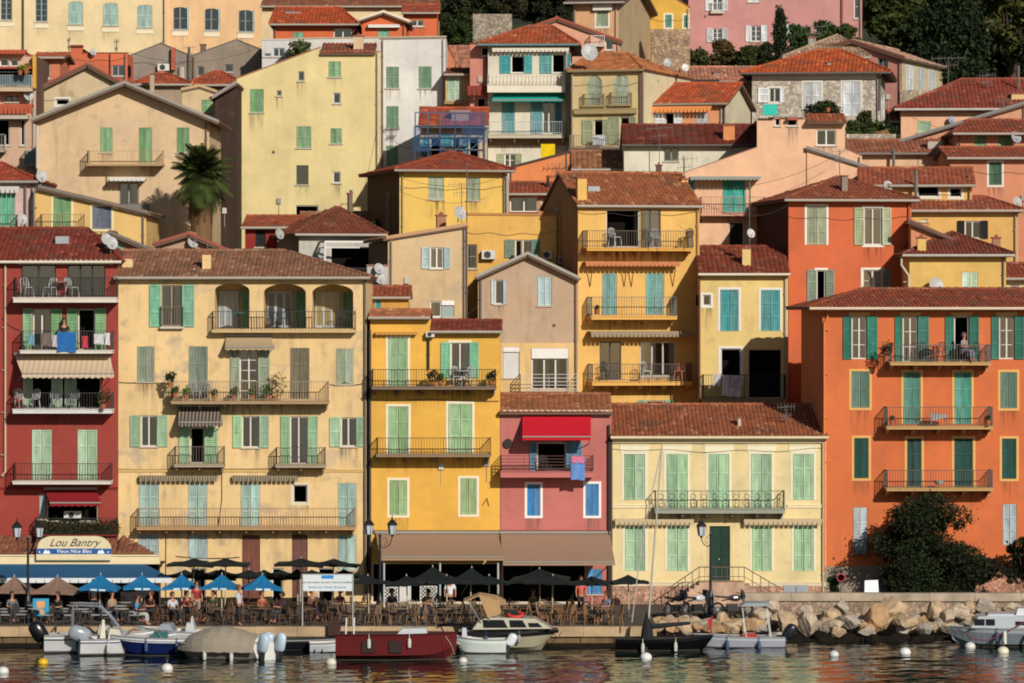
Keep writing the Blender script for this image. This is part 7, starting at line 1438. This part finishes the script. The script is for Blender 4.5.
def outboard(t, x, y, z, c='#b5bcc4', s=1.0, tilt=.5):
    m = MB(); m.lathe([(0, -.36), (.15, -.35), (.19, -.25), (.2, .0), (.185, .22), (.12, .33), (0, .36)], n=12); M_ = Matrix.Translation((x-.15*s, y, z+.35*s))@Matrix.Rotation(-tilt, 4, 'Y')@Matrix.Scale(s, 4); m.v = [tuple(M_@Vector((a*1.35-.06*c_, b*.82, c_))) for a, b, c_ in m.v]; o = m.build('outboard_motor', plain(c, .25), t, smooth=True)
    g = MB(); A = lambda *p: M_@Vector(p); g.bar(A(-.02, 0, -.25), A(-.05, 0, -1.0), .13*s, .16*s); g.bar(A(-.35, 0, -.72), A(.15, 0, -.72), .18*s, .03); g.lathe([(0, -.1), (.09, -.05), (.09, .1), (0, .22)], A(0, 0, -.98), 8, axis='x')
    for a in (0, 2.1, 4.2): g.bar(A(-.15, 0, -.98), A(-.18, math.sin(a)*.17, -.98+math.cos(a)*.17), .07, .02)
    g.build('drive_leg', plain('#26282c', .4), o); return o
def glassbox(t, pts, y0, y1, name, c, parent=None): m = MB(); m.prism(pts, y0, y1); return m.build(name, plain(c, .2), parent or t)
def stripe(t, S_, z, c, r=.025):
    m = MB()
    for sg in (1, -1): m.tube([(s_[2][0]+(s_[3][0]-s_[2][0])*.5, (s_[2][1]+(s_[3][1]-s_[2][1])*.5)*sg*1.012, s_[3][2]-z) for s_ in S_], r, 5)
    m.build('stripe', plain(c, .4), t)
# 1 left pair
t, S_ = boat('motorboat', 'white motorboat with a curved roll bar and black outboard by the left quay', 'boat', 92, 652, .12, 5.2, 1.9, .8, '#c9cacb', loc=(gx(104, -16.9), -16.9, 0)); outboard(t, -2.65, .3, .45, '#131417', 1.3, .5); stripe(t, S_, .18, '#23262b')
m = MB()
for sg in (-.8, .8): m.tube([(-1.4, sg, .7), (-1.35, sg, 1.9), (-1.1, sg, 2.1), (-.2, sg, 2.05), (.35, sg, 1.5), (.9, sg, .75)], .045, 6)
m.tube([(-1.35, -.8, 1.95), (-1.35, .8, 1.95)], .04, 6); m.tube([(-.2, -.8, 2.05), (-.2, .8, 2.05)], .04, 6); m.build('roll_bar', plain('#8b8f94', .3, .5), t)
glassbox(t, [(-.4, .7), (.7, .7), (.45, 1.15), (-.2, 1.2)], -.4, .4, 'console', '#a9a69d'); glassbox(t, [(.25, 1.15), (.5, 1.15), (.35, 1.45), (.28, 1.45)], -.4, .4, 'windscreen', '#3a4148')
glassbox(t, [(1.0, .72), (1.7, .74), (1.6, .92), (1.1, .95)], -.35, .35, 'cushion', '#b0876a')
t, S_ = boat('motorboat', 'white motorboat with a large silver outboard tilted out of the water', 'boat', 112, 657, .2, 4.2, 1.8, .72, '#cfd0d1', loc=(gx(128, -17.6), -17.9, 0)); outboard(t, -1.9, 0, .45, '#858c93', 1.3, 1.15); stripe(t, S_, .15, '#3a4a6a')
glassbox(t, [(-.9, .7), (-.3, .7), (-.4, 1.1), (-.8, 1.15)], -.5, .5, 'seat', '#b9b3a5'); glassbox(t, [(-1.2, .7), (-.95, .7), (-1.0, 1.5), (-1.1, 1.5)], -.1, .1, 'folded_cover', '#c5c0b2')
t, S_ = boat('speedboat', 'white speedboat with a dark blue lower hull and a small low rail', 'boat', 155, 658, math.pi+.05, 3.95, 1.75, .78, '#d3d4d5', c2='#12204f', bow=.2, rake=.9, loc=(gx(157, -18.5), -18.5, 0))
m = MB(); m.tube([(-.2, -.55, .78), (.0, -.6, 1.12), (1.0, -.4, 1.14), (1.3, -.2, .9)], .02, 5); m.tube([(-.2, .55, .78), (.0, .6, 1.12), (1.0, .4, 1.14), (1.3, .2, .9)], .02, 5); m.build('bow_rail', plain('#8f9498', .3, .6), t)
glassbox(t, [(-.5, .76), (.3, .76), (.1, 1.05), (-.45, 1.05)], -.5, .5, 'cover', '#2f5d5c'); outboard(t, -2.0, 0, .5, '#8f9499', 1.0, .4); stripe(t, S_, .14, '#8f949a')
# dinghies behind (wheel, white bits)
t, S_ = boat('motorboat', 'white open boat with a round steering wheel half hidden behind the speedboat', 'boat', 178, 650, math.pi-.05, 4.6, 1.8, .85, '#c9cacc', open_=True, loc=(gx(190, -16.2), -16.2, 0)); m = MB(); ring = [(-.1, .3*math.cos(a), 1.2+.3*math.sin(a)) for a in [2*math.pi*i/16 for i in range(17)]]; m.tube([(a*0+x_*0+ (-.1), y_, z_) for (x_, y_, z_) in ring for a in (0,)][:17], .03, 5, cap=False); m.build('steering_wheel', plain('#c9cacc', .4), t); glassbox(t, [(-.3, .6), (.2, .6), (.1, 1.25), (-.2, 1.2)], -.35, .35, 'console', '#b9bbbd'); glassbox(t, [(.6, .85), (1.5, .85), (1.2, 1.2), (.8, 1.2)], -.6, .6, 'windscreen', '#8a949c')
# covered rib
t, S_ = boat('covered_boat', 'inflatable boat under a taupe canvas cover with twin outboards', 'boat', 225, 664, math.pi-.12, 3.5, 2.0, .55, '#77736a', deckc='#8f877a', loc=(gx(218, -20.2), -20.2, 0))
m = MB(); n = 14; k_ = 10
def cov(i, j):
    f = i/n; a = math.pi*j/k_; x = -1.75+3.5*f; w = 1.12*(1-max(0, (f-.4)/.6)**2.6)+.02; z = .35+(.62+.42*math.sin(math.pi*min(1, f*1.15)))*math.sin(a)*(1 if f < .85 else (1-f)/.15*.8+.2); return (x, w*math.cos(a), z+.02*math.sin(f*40+j))
for i in range(n):
    for j in range(k_): m.face([cov(i, j), cov(i+1, j), cov(i+1, j+1), cov(i, j+1)])
m.build('canvas_cover', plain('#8b8171', .9), t, smooth=True); outboard(t, -1.95, .0, .35, '#a5b3bf', 1.15, .3)
t, S_ = boat('twin_engine_boat', 'white boat seen from the stern with blue-grey outboards right of the covered boat', 'boat', 248, 664, math.pi-.9, 3.2, 1.9, .72, '#c5c6c2', loc=(gx(247, -19.4), -19.6, 0)); outboard(t, -1.7, .45, .35, '#a9bccb', 1.15, .2); outboard(t, -1.7, -.45, .35, '#b4c4cf', 1.15, .2); glassbox(t, [(-.8, .7), (1.1, .75), (1.1, .98), (-.8, .98)], -.7, .7, 'white_hatch', '#cfcdc4')
# centre
t, S_ = boat('low_dark_boat', 'low dark rowing boat lying along the quay left of the red boat', 'boat', 300, 650, 0, 5.6, 1.5, .45, '#191a1c', deckc='#2b2a28', open_=True, loc=(gx(303, -15.6), -15.6, 0))
t, S_ = boat('small_tender', 'small white tender tucked left of the red boat bow', 'boat', 330, 652, .1, 1.7, 1.0, .42, '#b9bec0', open_=True, loc=(gx(329, -16.8), -16.8, 0))
t = thing('brown_crate', 'dark brown wooden crate standing on the quay edge left of the red boat', 'crate', gp(334.5, -14.5)); m = MB(); m.box(-.27, .27, -.2, .2, -.35, .3); 
for q in (-.2, 0, .2): m.box(-.285, .285, -.215, .215, q-.02, q+.02)
m.build('box', plain('#3a211a', .8), t)
t, S_ = boat('red_boat', 'long dark red wooden boat with a white cabin top, largest boat in the middle', 'boat', 396, 661, 0, 5.15, 1.9, 1.12, '#52060a', deckc='#3a2420', bow=.05, transom=.95, rake=.02, open_=True, rub='#3f080a', chine=.97, rough=.9, loc=(gx(396.5, -20.6), -20.6, 0)); glassbox(t, [(-.1, .95), (1.35, .95), (1.28, 1.36), (.25, 1.34)], -.5, .5, 'cabin', '#b9bec2'); m = MB(); m.tube([(-2.2, .4, .6), (-2.15, .4, 1.75)], .035, 6); m.tube([(-1.85, .4, .6), (-1.82, .4, 1.75)], .035, 6); m.build('ladder_rail', plain('#d0cfcc', .4), t)
m = MB(); m.tube([(2.1, -.75, 1.05), (2.35, -1.0, .7), (2.5, -.9, .3)], .012, 4); m.build('mooring_rope', plain('#b5a58f'), t); [(m := MB(), m.box(q, q+.55, -.99, -.93, .35, .85), m.build('fender_plate', plain('#1f0607'), t)) for q in (-1.45, -.3)]
t, S_ = boat('small_white_boat', 'small white open boat with a white outboard between the red boat and the cabin cruiser', 'boat', 480, 651, math.pi, 2.35, 1.2, .62, '#c5cfc8', open_=True, loc=(gx(479, -17.4), -17.4, 0)); outboard(t, -1.3, .0, .3, '#c9cdd0', .8, .4); glassbox(t, [(.5, .5), (.75, .5), (.72, 1.1), (.55, 1.1)], -.12, .12, 'seat', '#b9bec4')
t, S_ = boat('cabin_cruiser', 'cream cabin cruiser with a black stripe and a raised tan canopy', 'boat', 510, 646, 0, 4.45, 2.1, 1.05, '#9a957e', c2='#9a957e', deckc='#8f8f86', bow=.15, rake=.9, rub='#161618', loc=(gx(508, -15.9), -15.9, 0))
m = MB(); 
for sg in (1, -1): m.tube([(s_[3][0], s_[3][1]*sg*1.015, s_[3][2]-.16) for s_ in S_], .11, 6)
m.build('black_stripe', plain('#121214', .4), t)
cb = glassbox(t, [(-1.6, 1.15), (2.0, 1.2), (1.2, 1.72), (-.9, 1.78), (-1.3, 1.6)], -.85, .85, 'cabin', '#b3ae9c')
for (a, b_) in (((-1.1, 1.25), (-.1, 1.66)), ((.1, 1.27), (.75, 1.64)), ((.95, 1.28), (1.45, 1.5))): glassbox(t, [(a[0], a[1]), (b_[0]+.1, a[1]), (b_[0]-.1, b_[1]), (a[0]-.05, b_[1])], -.87, .87, 'window', '#14181c', cb)
m = MB(); a_ = [(-2.0, 2.62), (-1.3, 2.95), (-.5, 2.8), (-.1, 2.55)]
for i in range(3):
    p, q = a_[i], a_[i+1]; m.prism([p, q, (q[0], q[1]-.05), (p[0], p[1]-.05)], -.95, .95)
m.prism([(-1.3, 2.9), (-.4, 2.7), (-.3, 2.0), (-.9, 1.75)], -.95, -.9); m.build('canopy', plain('#a8875f', .9), t)
m = MB(); [m.bar((-1.8, s_, 2.65), (-1.2, s_, 1.5), .04) for s_ in (-.9, .9)]; [m.bar((-.4, s_, 2.75), (-.9, s_, 1.6), .04) for s_ in (-.9, .9)]; m.build('canopy_frame', plain('#8f9498', .3, .5), t)
m = MB(); m.tube([(.35+.32*math.cos(a), -.5+.2*math.sin(a), 1.9+.1*math.sin(a)) for a in [2*math.pi*i/12 for i in range(13)]], .08, 7, cap=False); m.build('lifebuoy', plain('#c8352f', .5), t)
glassbox(t, [(-.1, 1.75), (.7, 1.72), (.4, 2.1), (.0, 2.15)], -.5, .5, 'covered_helm', '#1f2328'); t.scale = (.97, 1, .84)
# dark sailboat and masts
t, S_ = boat('dark_sailboat', 'black hulled sailing boat with a dark furled sail moored before the left boulders', 'boat', 662, 648, 0, 4.3, 1.5, .55, '#09090b', deckc='#2a211c', rub='#1c1a1a', loc=(gx(664, -16), -16, 0))
m = MB(); zt = at(0, 446, -16).z; x1 = gx(662, -16)-t.location.x; x0 = gx(647, -16)-t.location.x; m.tube([(x0, 0, .5), (x1, 0, zt)], [.05, .03], 8); m.build('mast', plain('#b5b3ae', .4, .3), t)
m = MB(); x2 = gx(633, -16)-t.location.x; zt2 = at(0, 545, -16).z; m.tube([(gx(631, -14)-t.location.x, .6, at(0, 620, -14).z), (gx(641, -15)-t.location.x, .3, zt2+.1), (gx(650.5, -16)-t.location.x, 0, at(0, 500, -16).z), (x1, 0, zt)], .028, 6); m.build('boarding_spar', plain('#a9a6a0', .4), t)
m = MB(); m.lathe([(0, .4), (.28, .5), (.24, .9), (.12, 1.35), (.03, 1.7), (0, 1.75)], (x0, 0, 0), 8); m.build('furled_sail', plain('#1a1b1e', .9), t)
m = MB(); m.tube([(x0+.2, 0, 1.05), (x0+1.9, 0, 1.2)], [.12, .07], 8); m.build('boom_cover', plain('#1d2226', .9), t)
m = MB(); m.tube([(2.0, .1, .7), (2.15, .1, 1.5)], .02, 5); m.face([(2.14, .1, 1.45), (1.9, .12, 1.35), (2.0, .1, .95), (2.1, .1, 1.0)]); m.build('flag', plain('#a82a32', .8), t)
t, S_ = boat('grey_boat', 'pale grey low boat with a grey sunshade on two poles before the boulders', 'boat', 742, 644, math.pi, 4.2, 1.5, .48, '#a9afb8', deckc='#7f8387', loc=(gx(737, -14.2), -14.2, 0)); outboard(t, -2.2, 0, .35, '#1d1f24', 1.0, .5)
[(m := MB(), m.bar((x, s_, .4), (x+.2, s_, 1.85), .035), m.build('pole', plain('#c0c0bd', .4), t)) for x in (-1.5, -.4) for s_ in (-.5, .5)]; m = MB(); m.prism([(-1.55, 1.85), (-.1, 1.85), (-.35, 1.98), (-1.25, 1.99)], -.65, .65); m.build('sunshade', plain('#8b9596', .7), t); glassbox(t, [(-.9, .46), (-.2, .46), (-.3, .62), (-.8, .62)], -.5, .5, 'red_bag', '#a02f36')
# catamaran
t, S_ = boat('catamaran', 'pale grey catamaran with a boxy cabin moored at the right edge', 'boat', 990, 648, math.pi-.04, 5.2, 2.5, .86, '#8e979c', c2='#7f888f', deckc='#a5adb0', bow=.05, rake=.25, loc=(gx(1008, -13.6), -13.6, 0))
cb = glassbox(t, [(1.7, .86), (-2.5, .86), (-2.5, 1.15), (-1.0, 1.38), (1.35, 1.38)], -.95, .95, 'cabin', '#a9b0b3'); glassbox(t, [(1.0, 1.38), (-.3, 1.38), (-.2, 1.48), (.9, 1.48)], -.8, .8, 'hatch', '#b5bcc2', cb)
glassbox(t, [(-.3, 1.39), (-1.3, 1.39), (-1.1, 1.68), (-.4, 1.72)], -.6, .6, 'bench_cover', '#c5cbd0')
for (a, b_) in ((.65, 1.05), (1.1, 1.55), (-.75, -.25), (-1.15, -.85)): glassbox(t, [(a, .98), (b_, .98), (b_, 1.26), (a, 1.26)] if a > 0 else [(a, 1.0), (b_, 1.0), (b_, 1.16), (a, 1.16)], -.97, .97, 'window', '#15191d', cb)
ly = 1.3
for sg in (-1, 1): m = MB(); m.tube([(2.3, sg*.8, .85), (1.6, sg*1.2, .4), (1.0, sg*ly, .33), (.2, sg*ly, .7), (-.6, sg*1.2, 1.15)], .03, 5); m.build('rope', plain('#6a3a40'), t)
m = MB(); [m.tube([(x, s_*1.36, .75), (x, s_*1.38, .2)], [.08, .09], 8) for x in (.25,) for s_ in (-1, 1)]; m.build('white_fender', plain('#c9c9bf', .5), t)
m = MB(); [m.tube([(x, s_*1.38, .65), (x, s_*1.4, .1)], .075, 8) for x in (-.75, -1.05, -1.6, -1.75) for s_ in (-1, 1)]; m.build('yellow_fender', plain('#b5932a', .5), t)
# buoys
def buoy(px, wy, r, c, lab, top=True):
    p = gat(px, wy, 0); t = thing('mooring_buoy', lab, 'buoy', (p.x, p.y, 0)); m = MB(); R_ = r*(p.y-CY)/FOC; m.lathe([(0, -.12)]+[(R_*math.sin(a), R_*(.25-math.cos(a)*.85)) for a in [math.pi*i/10 for i in range(1, 10)]]+[(0, R_*1.1)], n=18); m.build('float', plain(c, .45), t, smooth=True)
    if top: m = MB(); m.tube([(0, 0, R_*.9), (0, 0, R_*1.7)], R_*.12, 6); m.tube([(R_*.2*math.cos(a), 0, R_*1.75+R_*.2*math.sin(a)) for a in [2*math.pi*i/8 for i in range(9)]], R_*.06, 4, cap=False); m.build('ring', plain('#4a4843', .5), t)
for a in ((3, 673, 6, '#c9c9c4', 'white buoy cut by the left edge'), (43, 664, 5.5, '#c9a51f', 'yellow buoy near the left boats'), (167, 670, 6, '#cdcbc4', 'white buoy below the speedboat'), (331, 664, 5.5, '#c5c0b0', 'cream buoy beside the left end of the red boat'), (463, 662, 4.5, '#c5c3b8', 'white buoy right below the small white boat'), (597, 646, 5, '#c9bfa0', 'cream buoy before the quay edge, right of the cabin cruiser'), (646, 659, 6, '#cfcfca', 'white buoy with a dark ring below the dark sailboat'), (834, 656, 5, '#bfc5c2', 'whitish buoy before the boulders left of centre'), (905, 654, 6, '#d0d0cb', 'white buoy below the big golden boulders'), (970, 648, 5.5, '#c5c5bb', 'low oval cream float beside the catamaran hull'), (1003, 653, 6, '#cdc9b0', 'cream buoy below the yellow fenders')): buoy(*a)
# ================================================================== balcony things
def cloth(label, c, px0, px1, py0, py1, Y, name='laundry', cat='laundry', group=None):
    a, b = at(px0, py0, Y), at(px1, py1, Y); m = MB(); n = 8
    def P_(i, j): f = i/n; return (a.x+(b.x-a.x)*f, Y+.03*math.sin(f*9+j), a.z+(b.z-a.z)*j/4+.02*math.sin(f*5)*(j > 0))
    for i in range(n):
        for j in range(4): m.face([P_(i, j), P_(i+1, j), P_(i+1, j+1), P_(i, j+1)]); m.face([tuple(Vector(P_(*q))+Vector((0, .015, 0))) for q in ((i, j+1), (i+1, j+1), (i+1, j), (i, j))])
    return tag(m.build(name, plain(c, .9)), label, cat, group)
for i, (x0, x1, y0, y1, c) in enumerate(((57, 76, 332, 352, '#1f5f9c'), (28, 34, 334, 345, '#5f8fa0'), (41, 51, 333, 346, '#6a5f58'), (52, 57, 335, 347, '#b5aab0'), (82, 88, 336, 348, '#b03a48'), (94, 104, 334, 344, '#bfbcbf'), (105, 110, 333, 345, '#c9c9cc'))):
    cloth(['big blue cloth hanging over the second balcony of the red house', 'pale blue garment left on the laundry balcony of the red house', 'brown garment on the laundry balcony of the red house', 'small pale garment left of the big blue cloth', 'red garment on the laundry balcony of the red house', 'off-white garment on the laundry balcony of the red house', 'white garment at the right end of the laundry balcony'][i], c, x0, x1, y0, y1, -1.12)
cloth('bright patterned beach towel in blue and pink hanging over the pink house balcony', '#5f86bd', 571, 585, 457, 480, -1.06, 'beach_towel', 'towel'); cloth('pink and orange corner of a beach towel laid over the blue one', '#c9708a', 571.5, 584, 456, 463, -1.10, 'beach_towel', 'towel')
for i, (x0, x1, y0, y1, c) in enumerate(((713, 721, 374, 386, '#b5b0b0'), (722, 729, 375, 396, '#c5c5c8'), (730, 743, 377, 388, '#b3a5ad'), (729, 741, 388, 397, '#bfc0c4'))): cloth(['grey white shirt first on the line of the narrow yellow house', 'long white cloth on the line of the narrow yellow house', 'mauve cloth on the line of the narrow yellow house', 'white cloth below the mauve one on the narrow yellow house'][i], c, x0, x1, y0, y1, 11.4)
cloth('white towel over the balcony rail below the arched windows', '#b9bcc4', 593, 605, 135, 145, 35.9, 'white_towel', 'towel'); cloth('yellow tarpaulin behind the orange slanting parapet', '#d9b800', 541, 555, 144, 158, 35.5, 'tarpaulin', 'tarpaulin')
def plasticchair(label, px, py, Y, rz, c, group):
    global PC
    if c not in PC:
        t = make_chair('garden_chair', label, c, c, group); PC[c] = t
    else: t = copy_tree(PC[c])
    t['label'] = label; t['group'] = group; p = at(px, py, Y); t.location = p; t.rotation_euler = (0, 0, rz); return t
PC = {}
def btable(label, px, py, Y, c):
    t = make_table('garden_table', label, c, 'tables on the balconies'); t.location = at(px, py, Y)
for l, px, py, Y, rz, c in (('white chair at the left of the top balcony of the red house', 27, 297, -.5, .6, '#b5b5b2'), ('white chair left of centre on the top balcony of the red house', 50, 297, -.5, -.5, '#b5b5b2'), ('white chair right of centre on the top balcony of the red house', 72, 297, -.5, .9, '#b5b5b2'), ('white chair on the left of the awning-shaded balcony of the red house', 21, 408.5, -.5, .6, '#b5b5b2'), ('second white chair on the awning-shaded balcony of the red house', 33, 408.5, -.5, -.6, '#b5b5b2'), ('grey chair in the middle of the awning-shaded balcony of the red house', 56, 408.5, -.5, .3, '#8a8f94'), ('grey chair right on the awning-shaded balcony of the red house', 73, 408.5, -.5, -.3, '#8a8f94'),
    ('grey chair on the long ochre balcony left of the lattice door', 195, 400.5, -.5, .5, '#8a8f94'), ('second grey chair on the long ochre balcony', 206, 400.5, -.5, -.5, '#8a8f94'), ('dark chair in the middle loggia of the ochre house', 270, 328, .5, .5, '#22262b'), ('second dark chair in the middle loggia of the ochre house', 285, 328, .5, -.5, '#22262b'), ('dark seat in the right loggia of the ochre house', 343, 328, .5, .5, '#22262b'),
    ('white chair on the upper golden house balcony', 456, 386, -.55, .4, '#b5b5b2'), ('second white chair on the upper golden house balcony', 468, 386, -.55, -.5, '#b5b5b2'), ('white chair at the left of the top amber balcony', 615, 246, 13.6, .7, '#b5b5b2'), ('dark chair at the right of the top amber balcony', 687, 246.5, 14, -.6, '#22262b'), ('pale chair right on the top amber balcony', 656, 246.5, 13.6, .2, '#8a8f94'),
    ('white chair on the lowest amber balcony', 645, 380, 13.6, .4, '#b5b5b2'), ('dark chair left on the lowest amber balcony', 608, 380, 13.6, .9, '#22262b'), ('red and white chair on the lowest amber balcony', 680, 380, 13.8, -.5, '#b06a5c'), ('dark chair on the top orange balcony left of the person', 925, 361.5, -.5, .4, '#33363a'), ('second dark chair on the top orange balcony', 940, 361.5, -.5, -.4, '#33363a'), ('dark chair right of the person on the top orange balcony', 980, 361.5, -.5, .6, '#33363a'), ('dark chair on the crimson awning balcony', 545, 475, -.5, .4, '#33363a')):
    plasticchair(l, px, py, Y, rz, c, 'chairs on the balconies')
for l, px, py, Y, c in (('white table on the top balcony of the red house', 61, 297, -.5, '#b5b5b2'), ('white table on the golden house balcony', 462, 386, -.4, '#c5c5c2'), ('dark table on the top orange balcony', 933, 361.5, -.4, '#3a3a3c'), ('blue-green table in the left loggia of the ochre house', 238, 328, .4, '#3a8a80'), ('dark table in the middle loggia of the ochre house', 277, 328, .5, '#2a2a2c')): btable(l, px, py, Y, c)
# planters
def plant(label, px, py, hpx, Y, c, pot='#9a5a3c', seed=1, w=1.0):
    p = at(px, py, Y); h = px2m(hpx, Y); t = thing('potted_plant', label, 'plant', p, 0, 'pot plants on balconies'); m = MB(); m.lathe([(0, 0), (.1, 0), (.15, .24), (.13, .24), (0, .22)], n=12); m.build('pot', plain(pot), t); r = h*.33*w; leaves('foliage', [(0, 0, .22+h*.25, r, r*.8, h*.3), (r*.4, 0, .2+h*.55, r*.8, r*.7, h*.28), (-r*.4, 0, .2+h*.42, r*.7, r*.7, h*.25)], 320, .06, c, t, seed=seed)
for i, a in enumerate((('round dark bush at the left end of the long ochre balcony', 170, 387, 14, -.95, '#1f2a16'), ('trailing plant below the left end of the long ochre balcony', 175, 398, 9, -.9, '#33441f'), ('green plant on the long ochre balcony before the second shutter', 186, 400, 11, -.85, '#4a6a2c'), ('plant in the middle of the long ochre balcony', 214, 400.5, 9, -.85, '#3f4a2a'), ('plant left of the lattice door on the ochre balcony', 234, 400.5, 12, -.85, '#3a4a2c'), ('leafy plant right of the lattice door on the ochre balcony', 252, 400.5, 11, -.85, '#4a5a34'), ('tall dark plant towards the right of the ochre balcony', 275, 400.5, 30, -.85, '#2c3a1f'), ('drooping plant beside the tall dark one', 268, 400.5, 14, -.85, '#3f5a2c'),
    ('dark plant in the middle of the golden house upper balcony', 432, 386, 15, -.9, '#2a2f1a'), ('dark plant at the right end of the golden upper balcony', 491, 386, 14, -.9, '#1f2618'), ('plant left of the table on the golden balcony', 440, 386, 10, -.9, '#3a4a24'), ('dark bush at the left end of the top orange balcony', 886, 361, 19, -1.0, '#1f2616'), ('small pot plant on the middle orange balcony left end', 892, 425, 6, -.9, '#3f4a2c'), ('small pot plant on the middle orange balcony right end', 988, 425, 7, -.9, '#3a3f2a'),
    ('small plant on the middle amber balcony', 597, 314, 6, 13.2, '#3a3f20'), ('bush at the right of the awning-shaded red balcony', 103, 409, 20, -1.3, '#2f3a24'), ('pot plant left of the salmon block chimney', 828, 112, 7, 40, '#2c3a1c'), ('potted plant on the left yellow terrace', 20, 75, 8, 30.5, '#6a7a34'), ('plants on the second left terrace', 26, 74, 9, 30.4, '#8a7a34'))): plant(*a, seed=80+i)
hd = leaves('balcony_hedge', [(gx(40+i*5.1, -.6), -.72, at(0, 528, -.6).z, .16, .12, .42) for i in range(16)], 5200, .05, '#26301a', None, seed=99); tag(hd, 'dense dark green hedge filling the lowest balcony of the red house', 'hedge')
# drying rack / clutter on orange balconies
t = thing('folding_rack', 'folding drying rack with grey cloth on the middle orange balcony', 'drying rack', at(939, 423.5, -.6)); m = MB(); [m.bar((s_*.4, -.2, 0), (s_*.1-.1, .1, .55), .02) for s_ in (-1, 1)]; [m.bar((s_*.4, .2, 0), (s_*.1-.1, -.1, .55), .02) for s_ in (-1, 1)]; m.build('frame', plain('#8f8f8c'), t); m = MB(); m.prism([(-.42, .48), (.35, .42), (.4, .3), (-.38, .12)], -.2, .2); m.build('cloth', plain('#9a9a98', .9), t)
t = thing('tub', 'low grey tub on the lowest orange balcony', 'tub', at(939.5, 484.5, -.6)); m = MB(); m.lathe([(0, 0), (.2, 0), (.28, .2), (.25, .2), (0, .12)], n=14); m.build('shell', plain('#9a8f80'), t)
# scaffolding
t = thing('blue_scaffolding', 'blue scaffolding with netting around the red-roofed house', 'scaffolding', at(450, 165, 31)); o0 = Vector(t.location); m = MB()
xsz = [at(x, 0, 31).x-o0.x for x in (415, 428, 440, 455, 470, 484)]; zz_ = [at(0, y, 31).z-o0.z for y in (165, 150, 138, 126, 112)]
for x in xsz:
    for y in (0, 1.2): m.tube([(x, y, -1), (x, y, zz_[-1])], .024, 6)
for z in zz_:
    for y in (0, 1.2): m.tube([(xsz[0], y, z), (xsz[-1], y, z)], .02, 6)
for a, b in zip(xsz, xsz[1:]): m.bar((a, 0, zz_[1]), (b, 0, zz_[2]), .04)
m.build('poles', plain('#44607c', .4), t); m = MB()
for z in zz_[1:4]: m.box(xsz[0], xsz[-1], .1, 1.1, z, z+.05)
m.build('platform', plain('#6a5a4a'), t)
m, nt, b = newmat('blue debris netting'); b.inputs['Base Color'].default_value = (*lin('#1d4a78'), 1); b.inputs['Alpha'].default_value = .42; b.inputs['Roughness'].default_value = .8; NET = m
m = MB()
for (x0, x1, y0, y1) in ((413, 422, 126, 144), (443, 486, 114, 128), (462, 487, 128, 143), (425, 470, 134, 146), (413, 430, 144, 152)): a, c_ = at(x0, y0, 31), at(x1, y1, 31); m.face([(a.x-o0.x, -.06, c_.z-o0.z), (c_.x-o0.x, -.06-(x0-413)*.0004, c_.z-o0.z), (c_.x-o0.x, -.06, a.z-o0.z), (a.x-o0.x, -.06, a.z-o0.z)])
m.build('netting', NET, t)
